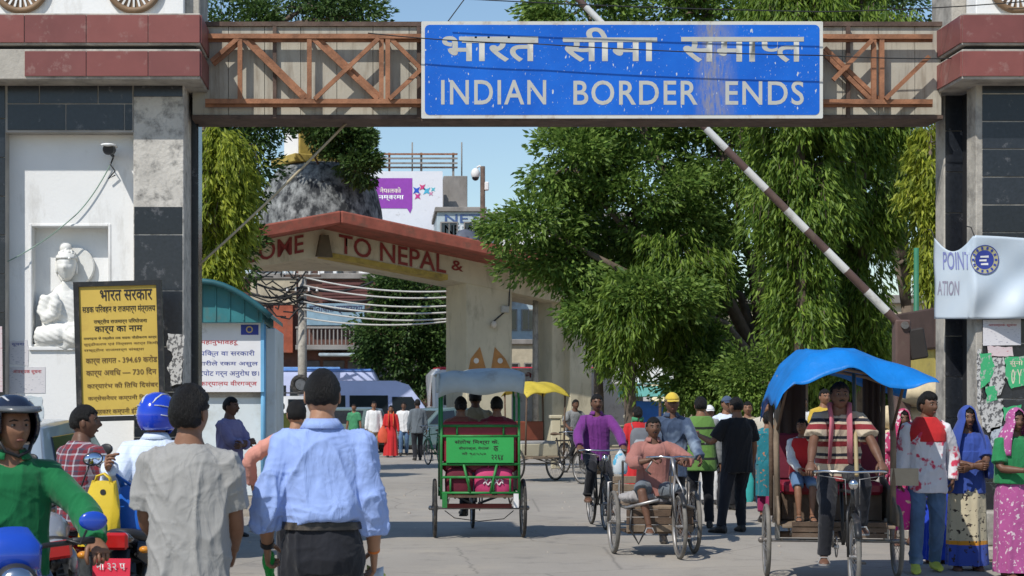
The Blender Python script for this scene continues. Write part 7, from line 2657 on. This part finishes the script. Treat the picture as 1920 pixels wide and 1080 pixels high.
# --- man in the checked shirt, in profile
pc_ = (sx(160, 12.3), 12.3)
fc = -.75
person('person', 'man in a red checked shirt sitting sideways on the red motorbike', pc_, fc, 1.70, 'dark', hips=(0, -.1, .86), lean=.14, top=C_PLAID, sleeve='short', bottom=C_BLKT, head=(-.70, -.05), handR=(.18, .28, 1.02), handL=(-.05, .32, 1.04), footR=(.28, .1, .085), footL=(-.28, .1, .085), seed=51, hair='short', tope=1.2, voxel=.009)

# --- man in lavender by the booth
person('person', 'man in a lavender shirt with folded arms beside the booth', (sx(430, 21.6), 21.6), PI + 1.0, 1.71, 'dark', top=C_LAV, sleeve='rolled', bottom=C_BLKT, handR=(-.10, .22, 1.17), handL=(.08, .24, 1.13), elbR=(1, .1, -.6), elbL=(-1, .1, -.6), head=(.2, .0), seed=61, beard=True)

# --- woman half hidden ahead of the pale blue shirt
person('person', 'person in a peach shirt and red cap half hidden by the walking man', (sx(556, 14.5), 14.5), .1, 1.66, 'light', top=cloth('peach_shirt', (.58, .26, .20), .1), sleeve='long', bottom=C_BLKT, hair='short', handL=(-.36, .12, .98), elbL=(-1, -.3, 0), seed=66)

# --- group walking far beyond the gate
FAR = [('woman in a bright red sari carrying an orange bag', 733, 53, PI, 1.56, 'mid', C_RED, 'long', C_RED, 'skirt', 'bun'),
       ('man in a loose white shirt and khaki trousers beside the red sari', 701, 53, PI + .2, 1.68, 'mid', C_WHITE, 'long', C_KHAKI, 'trousers', 'short'),
       ('young man in a white t-shirt and jeans following the red sari', 757, 54.5, PI, 1.66, 'dark', C_WHITE, 'short', C_DENIM, 'trousers', 'short'),
       ('man in a dark grey shirt walking away past the far group', 783, 50, .1, 1.74, 'dark', C_DGREY, 'long', C_BLKT, 'trousers', 'short'),
       ('boy in a mint green t-shirt near the lavender van', 664, 55, PI - .3, 1.60, 'mid', C_GREENT, 'short', C_DENIM, 'trousers', 'short'),
       ('person in an olive yellow shirt standing by the booth corner', 527, 38, .2, 1.66, 'mid', C_OLIVE, 'short', C_BLKT, 'trousers', 'short'),
       ('person in dark clothes standing near the white jeep', 546, 43, PI + .4, 1.66, 'dark', C_BLACK, 'short', C_KHAKI, 'trousers', 'short')]
for i, (lb, px, yy, fc_, hh, sk, tp, sl, bt, bty, hr) in enumerate(FAR):
    st = .14 if i % 2 else .10
    Tf, Pf = person('person', lb, (sx(px, yy), yy), fc_, hh, sk, top=tp, sleeve=sl, bottom=bt, btype=bty, hair=hr, footR=(.09, st, .09), footL=(-.09, -st, .10), seed=100 + i * 7, voxel=.018, group='people walking beyond the gate')
    if i == 0:
        scarf(Pf, cloth('orange_stole', (.60, .12, .03)), Tf, .45)
        b = thing('carrier_bag', 'orange red carrier bag held by the woman in the red sari', 'bag', (sx(718, yy), yy - .1, .45))
        MB().loft([[(.16 * a * math.cos(2 * PI * j / 16), .07 * a * math.sin(2 * PI * j / 16), z) for j in range(16)] for a, z in ((.8, 0), (1, .05), (1, .25), (.6, .40), (.2, .50))]).build('pouch', mat('orange_bag', (.62, .09, .04), .6), b, smooth=60)
        tub('handle', [(-.03, 0, .48), (0, 0, .56), (.03, 0, .48)], .012, MATS['orange_bag'], b, 6)

# --- passengers and driver of the green rickshaw
for i, (x, m, lb) in enumerate(((-.22, cloth('rust_blouse', (.20, .07, .05)), 'passenger in a rust blouse seated in the green rickshaw'), (.22, cloth('dark_red_shirt', (.16, .02, .03)), 'passenger in a dark red shirt seated in the green rickshaw'))):
    person('person', lb, (GX + x, G_Y + .02), 0, 1.60, 'mid', hips=(0, .0, .99), top=m, sleeve='short', bottom=C_BLKT, footR=(.09, .42, .61), footL=(-.09, .42, .61), handR=(.12, .32, 1.02), handL=(-.12, .32, 1.02), hair='bun' if i == 0 else 'short', seed=140 + i, voxel=.016, z0=.005)
person('person', 'driver of the green rickshaw pedalling in front of its hood', (GX, G_Y + .72), 0, 1.66, 'dark', hips=(0, .0, 1.08), lean=.25, top=C_KHAKI, sleeve='long', bottom=C_BLKT, handR=(.29, .46, 1.10), handL=(-.29, .46, 1.10), footR=(.15, .30, .60), footL=(-.15, .13, .30), seed=150, voxel=.016)

# --- cyclist in purple
pq = (PBX, PBY + .27)
fq = PI + .05
person('person', 'man in a bright purple shirt riding a black bicycle', pq, fq, 1.72, 'dark', hips=(0, .0, .98), lean=.10, top=C_PURPLE, sleeve='long', tope=1.3, bottom=C_BLKT, collar=True, handR=(.29, .42, 1.08), handL=(-.29, .42, 1.08), elbR=(1, -.4, -.3), elbL=(-1, -.4, -.3), footR=(.15, .22, .42), footL=(-.15, .12, .24), sandal=True, shoes=M_SANDAL, seed=160, beard=True, palmR=(0, 0, -1), palmL=(0, 0, -1), curl=(1.0, 1.0))
b = thing('carrier_bag', 'white and blue carrier bag hanging on the bicycle handlebar', 'bag', (sx(1163, 22.9), 22.9, .72), .2)
MB().loft([[(.10 * a * math.cos(2 * PI * j / 16), .05 * a * math.sin(2 * PI * j / 16), z) for j in range(16)] for a, z in ((.8, 0), (1, .04), (1, .17), (.6, .25), (.15, .31))]).build('pouch', cloth('white_carrier', (.6, .66, .70), .05, blotch=((.1, .4, .6), 9, .55, .6)), b, smooth=60)
tub('handle', [(-.01, 0, .30), (0, 0, .34), (.01, 0, .30)], .006, MATS['white_carrier'], b, 6)

# --- tricycle man and the man pushing
fp = TT
pt_ = trc(.02, .02)
person('person', 'man in a faded salmon shirt seated on the hand tricycle', pt_, fp, 1.66, 'dark', hips=(0, 0, .735), lean=.10, top=C_PINK, sleeve='rolled', tope=1.5, bottom=C_DGREY, btype='shorts', collar=True, handR=(.07, .34, 1.04), handL=(-.26, .36, 1.03), elbR=(1, -.2, -.5), elbL=(-1, -.2, -.5), footR=(.12, .46, .34), footL=(-.24, .50, .30), kneeR=(.4, 1, .6), kneeL=(-.4, 1, .5), sandal=True, shoes=M_GREYSHOE, seed=170, head=(0, -.05), beard=True, curl=(1, 1), palmR=(0, 0, -1), palmL=(0, 0, -1))
Tc, Pc = person('person', 'laughing man in a yellow cap and dark denim shirt pushing the tricycle', (sx(1258, 20.7), 20.7), PI, 1.76, 'dark', top=C_NAVYD, sleeve='long', bottom=C_BLKT, hair='none', collar=True, handR=(.26, .42, 1.02), handL=(-.26, .42, 1.02), lean=.12, footR=(.1, .05, .09), footL=(-.1, -.35, .10), seed=180, tope=1.3)
cap_hat(Pc, C_YELC, Tc)

# --- vest, black shirt, women behind
Tv, Pv = person('person', 'man in a green safety vest over a grey hoodie', (sx(1314, 23.0), 23.0), -.1, 1.72, 'mid', top=C_HOOD, sleeve='long', bottom=C_BLKT, seed=190, tope=1.2, footR=(.12, .1, .085), footL=(-.12, 0, .085))
overlay(Pv, 'safety_vest', -.17, .49, C_VEST, Tv, .034, seed=191)
person('person', 'man in a black polo shirt reaching towards the green vest', (sx(1382, 22.3), 22.3), .25, 1.71, 'mid', top=C_BLACK, sleeve='short', tope=1.4, bottom=C_BLKT, handL=(-.42, .26, 1.24), elbL=(-.6, .2, -1), handR=(.27, .12, .88), footR=(.10, .08, .085), footL=(-.26, -.08, .085), toeL=.3, seed=200, bulk=1.06, palmL=(-.3, 1, .2), curl=(.5, .2), hair='short', head=(.25, 0))
Tw, Pw = person('person', 'woman in a red top with a green scarf and a grey backpack', (sx(1196, 27.5), 27.5), .05, 1.58, 'mid', top=C_RED, sleeve='short', bottom=C_RED, btype='kurta', hair='bun', seed=210)
scarf(Pw, C_GREENT, Tw, .3)
sd_ = thing('backpack', 'small grey backpack worn by the woman in the red top', 'backpack', (sx(1196, 27.5), 27.5 - .17, 1.02))
MB().loft([[(.15 * a * math.copysign(abs(math.cos(2 * PI * j / 18)) ** .6, math.cos(2 * PI * j / 18)), -.03 + .085 * a * math.copysign(abs(math.sin(2 * PI * j / 18)) ** .6, math.sin(2 * PI * j / 18)), z) for j in range(18)] for a, z in ((.8, -.12), (1, -.08), (1, .12), (.85, .2), (.5, .24))]).build('pack', mat('grey_backpack', (.15, .16, .18), .8, var=.2), sd_, smooth=50)
MB().loft([[(.10 * a * math.cos(2 * PI * j / 16), -.12 + .04 * a * math.sin(2 * PI * j / 16), z) for j in range(16)] for a, z in ((.8, -.1), (1, -.07), (1, .02), (.7, .06))]).build('pocket', mat('pale_grey_pocket', (.3, .32, .34), .8), sd_, smooth=50)
for s in (-1, 1):
    tub('strap', [(s * .09, .02, .2), (s * .11, .10, .30), (s * .11, .22, .26), (s * .12, .27, .1)], [(.018, .006)] * 4, MATS['grey_backpack'], sd_, 6)
Tk, Pk = person('person', 'woman in a teal printed kurta and maroon trousers beside the rickshaw wheel', (sx(1440, 24.2), 24.2), -.2, 1.52, 'mid', top=C_TEAL, sleeve='none', bottom=C_TEAL, btype='kurta', hair='bun', head=(.3, -.1), handL=(-.24, .1, .74), seed=220, hem=.22)
mb = MB()
for nm in 'rl':
    hj, kn, an = Pk['J'][nm]
    mb.tube([hj, kn, kn.lerp(an, .8)], [.08, .065, .055], 12)
cloth_mesh('trousers', mb, .014, C_MAROON, Tk, 5, .006, 1.0)
b = thing('carrier_bag', 'turquoise carrier bag held by the woman in the teal kurta', 'bag', (sx(1405, 24.2), 24.3, .28), .1)
MB().loft([[(.09 * a * math.cos(2 * PI * j / 16), .04 * a * math.sin(2 * PI * j / 16), z) for j in range(16)] for a, z in ((.8, 0), (1, .05), (1, .30), (.5, .42), (.2, .48))]).build('pouch', mat('turquoise_bag', (.06, .48, .46), .5), b, smooth=60)
tub('handle', [(-.01, 0, .47), (.03, 0, .54), (.02, 0, .47)], .007, MATS['turquoise_bag'], b, 6)

CROWD = [('man in a white skull cap among the crowd behind the green vest', 1330, 28.5, PI, 1.60, 'dark', C_WHITE, 'trousers', C_WHITE, 'crop'),
         ('man in a pale shirt and navy cap behind the black polo shirt', 1362, 27.0, PI + .2, 1.74, 'mid', C_SKYB, 'trousers', C_BLKT, 'short'),
         ('man in a beige shirt looking over the black polo shirt', 1402, 29.5, PI - .2, 1.66, 'mid', C_KHAKI, 'trousers', C_BLKT, 'short'),
         ('young man in a cream shirt behind the woman in teal', 1436, 27.5, PI, 1.68, 'mid', cloth('cream_shirt', (.5, .46, .38)), 'trousers', C_DENIM, 'short'),
         ('woman in an orange top turned away behind the rickshaw post', 1462, 25.8, .1, 1.56, 'mid', cloth('orange_top', (.42, .17, .06)), 'skirt', C_MAROON, 'bun'),
         ('man in a white shirt standing past the dark curtain', 1478, 29.0, PI, 1.70, 'mid', C_WHITE, 'trousers', C_BLKT, 'short'),
         ('man in a yellow shirt walking behind the rickshaw driver', 1545, 26.0, PI + .2, 1.70, 'mid', cloth('mustard_shirt', (.52, .36, .05)), 'trousers', C_BLKT, 'short'),
         ('woman in a white shawl passing behind the rickshaw seat', 1505, 31.0, PI + .1, 1.60, 'dark', C_WHITE, 'skirt', C_KHAKI, 'bun'),
         ('figure in a grey shirt riding the dark bicycle by the cream pillar', 1083, 40.8, PI + .35, 1.66, 'dark', C_HOOD, 'trousers', C_BLKT, 'short')]
for i, (lb, px, yy, fc_, hh, sk, tp, bty, bt, hr) in enumerate(CROWD):
    kw = {}
    if i == 8:
        kw = dict(hips=(0, -.25, .98), handR=(.28, .12, 1.06), handL=(-.28, .12, 1.06), lean=.25, footR=(.15, -.05, .42), footL=(-.15, -.1, .25))
    Tf, Pf = person('person', lb, (sx(px, yy), yy), fc_, hh, sk, top=tp, sleeve='long' if i % 2 else 'short', bottom=bt, btype=bty, hair=hr, seed=300 + i * 9, voxel=.016, group='crowd beyond the gate', z0=.0 if sx(px, yy) < 6.2 else .14, **kw)
    if i == 0:
        cap_hat(Pf, C_WHITE, Tf)
    if i == 1:
        cap_hat(Pf, C_NAVYD, Tf)

# --- blue rickshaw: driver and child
pd = brk(.02, .84)
Td, Pd = person('person', 'rickshaw driver in a striped jersey leaning over the handlebar', pd, BT, 1.72, 'dark', hips=(.02, 0, 1.075), lean=.36, top=C_STRIPE, sleeve='short', tope=1.7, bottom=C_BLKT, handR=(.30, .50, 1.12), handL=(-.30, .50, 1.12), elbR=(1, -.4, -.1), elbL=(-1, -.4, -.1), footR=(.15, .14, .30), footL=(-.15, .26, .58), kneeL=(-.2, 1, .3), sandal=True, shoes=M_GREYSHOE, seed=230, head=(.1, -.15), beard=True, curl=(1.0, 1.0), palmR=(0, 0, -1), palmL=(0, 0, -1), voxel=.009, bulk=1.04)
scarf(Pd, C_TOWEL, Td, .42)
pk = brk(.26, -.06)
Tch, Pch = person('person', 'small child in a red and white waistcoat outfit sitting in the blue rickshaw', pk, BT, 1.12, 'mid', hips=(0, 0, .985), top=C_WHITE, sleeve='long', bottom=C_DENIM, btype='shorts', handR=(.05, .20, 1.02), handL=(-.05, .20, 1.02), footR=(.06, .30, .60), footL=(-.06, .30, .60), hair='short', sandal=True, shoes=M_PLASTIC, seed=240, voxel=.009, head=(-.5, -.1))
overlay(Pch, 'waistcoat', -.05, .47, C_RED, Tch, .03, .009, 241)

# --- pedestrians by the tiled pillar
Tm, Pm = person('person', 'young man in a red and white splashed jersey and blue jeans', (sx(1737, 17.1), 17.1), PI - .15, 1.735, 'dark', top=C_TIEDYE, sleeve='long', tope=1.1, bottom=C_DENIM, hair='tall', head=(.65, 0), shoes=M_NEON, footR=(.12, .12, .09), footL=(-.10, -.14, .10), handR=(.27, .08, .86), handL=(-.25, -.02, .90), seed=250, voxel=.009)
overlay(Pm, 'red_yoke', .29, .512, C_RED, Tm, .0225, .009, 251, .003)
b = thing('holdall', 'bright pink holdall carried by the man in the splashed jersey', 'bag', (sx(1690, 17.0), 17.05, .42), .3)
MB().loft([[(.15 * a * math.copysign(abs(math.cos(2 * PI * j / 20)) ** .7, math.cos(2 * PI * j / 20)), .09 * a * math.sin(2 * PI * j / 20), z) for j in range(20)] for a, z in ((.75, 0), (1, .06), (1.03, .22), (.85, .34), (.4, .40))]).build('pouch', cloth('magenta_bag', (.58, .03, .24), .1, blotch=((.7, .45, .3), 12, .6, .64)), b, smooth=60)
tub('handle', [(-.06, 0, .38), (.0, 0, .47), (.09, 0, .48), (.07, 0, .37)], .012, MATS['magenta_bag'], b, 6)
Tb, Pb = person('person', 'woman in a royal blue veil and cream printed sari with clasped hands', (sx(1812, 17.3), 17.3), PI - .1, 1.60, 'dark', top=C_BVEIL, sleeve='short', bottom=C_PRINTB, btype='skirt', hair='bun', handR=(-.02, .26, 1.04), handL=(.03, .27, 1.02), elbR=(1, -.2, -.5), elbL=(-1, -.2, -.5), sandal=True, shoes=M_SANDAL, seed=260, hem=.27, voxel=.009, head=(.15, 0))
veil(Pb, C_BVEIL, Tb, .62, 261, wide=1.25)
overlay(Pb, 'sari_wrap', -.12, .30, C_BVEIL, Tb, .024, .01, 262, .009)
Tg, Pg = person('person', 'woman in a green wrap and pink printed sari by the plinth', (sx(1902, 16.6), 16.6), PI + .35, 1.58, 'dark', top=C_GSARI, sleeve='short', bottom=C_PSARI, btype='skirt', hair='bun', handR=(.10, .26, 1.02), handL=(-.1, .25, 1.0), sandal=True, shoes=M_SANDAL, seed=270, hem=.27, bulk=1.12, voxel=.009, head=(-.2, 0))
veil(Pg, C_PSARI, Tg, .34, 271, wide=.9)
overlay(Pg, 'green_wrap', .02, .45, C_GSARI, Tg, .035, .01, 272, .01, 1.1)
Tp, Pp = person('person', 'woman in a pink and white printed outfit and scarf behind the rickshaw', (sx(1692, 20.3), 20.3), PI, 1.56, 'dark', top=C_PINKPR, sleeve='long', bottom=C_PINKPR, btype='kurta', hair='bun', seed=280, voxel=.012, sandal=True)
veil(Pp, C_PINKPR, Tp, .40, 281)
person('person', 'woman in a cobalt blue skirt half hidden behind the man in jeans', (sx(1757, 18.05), 18.05), PI + .3, 1.46, 'dark', top=C_BLUESK, sleeve='short', bottom=C_BLUESK, btype='skirt', hair='bun', seed=290, voxel=.013, hem=.30, sandal=True)
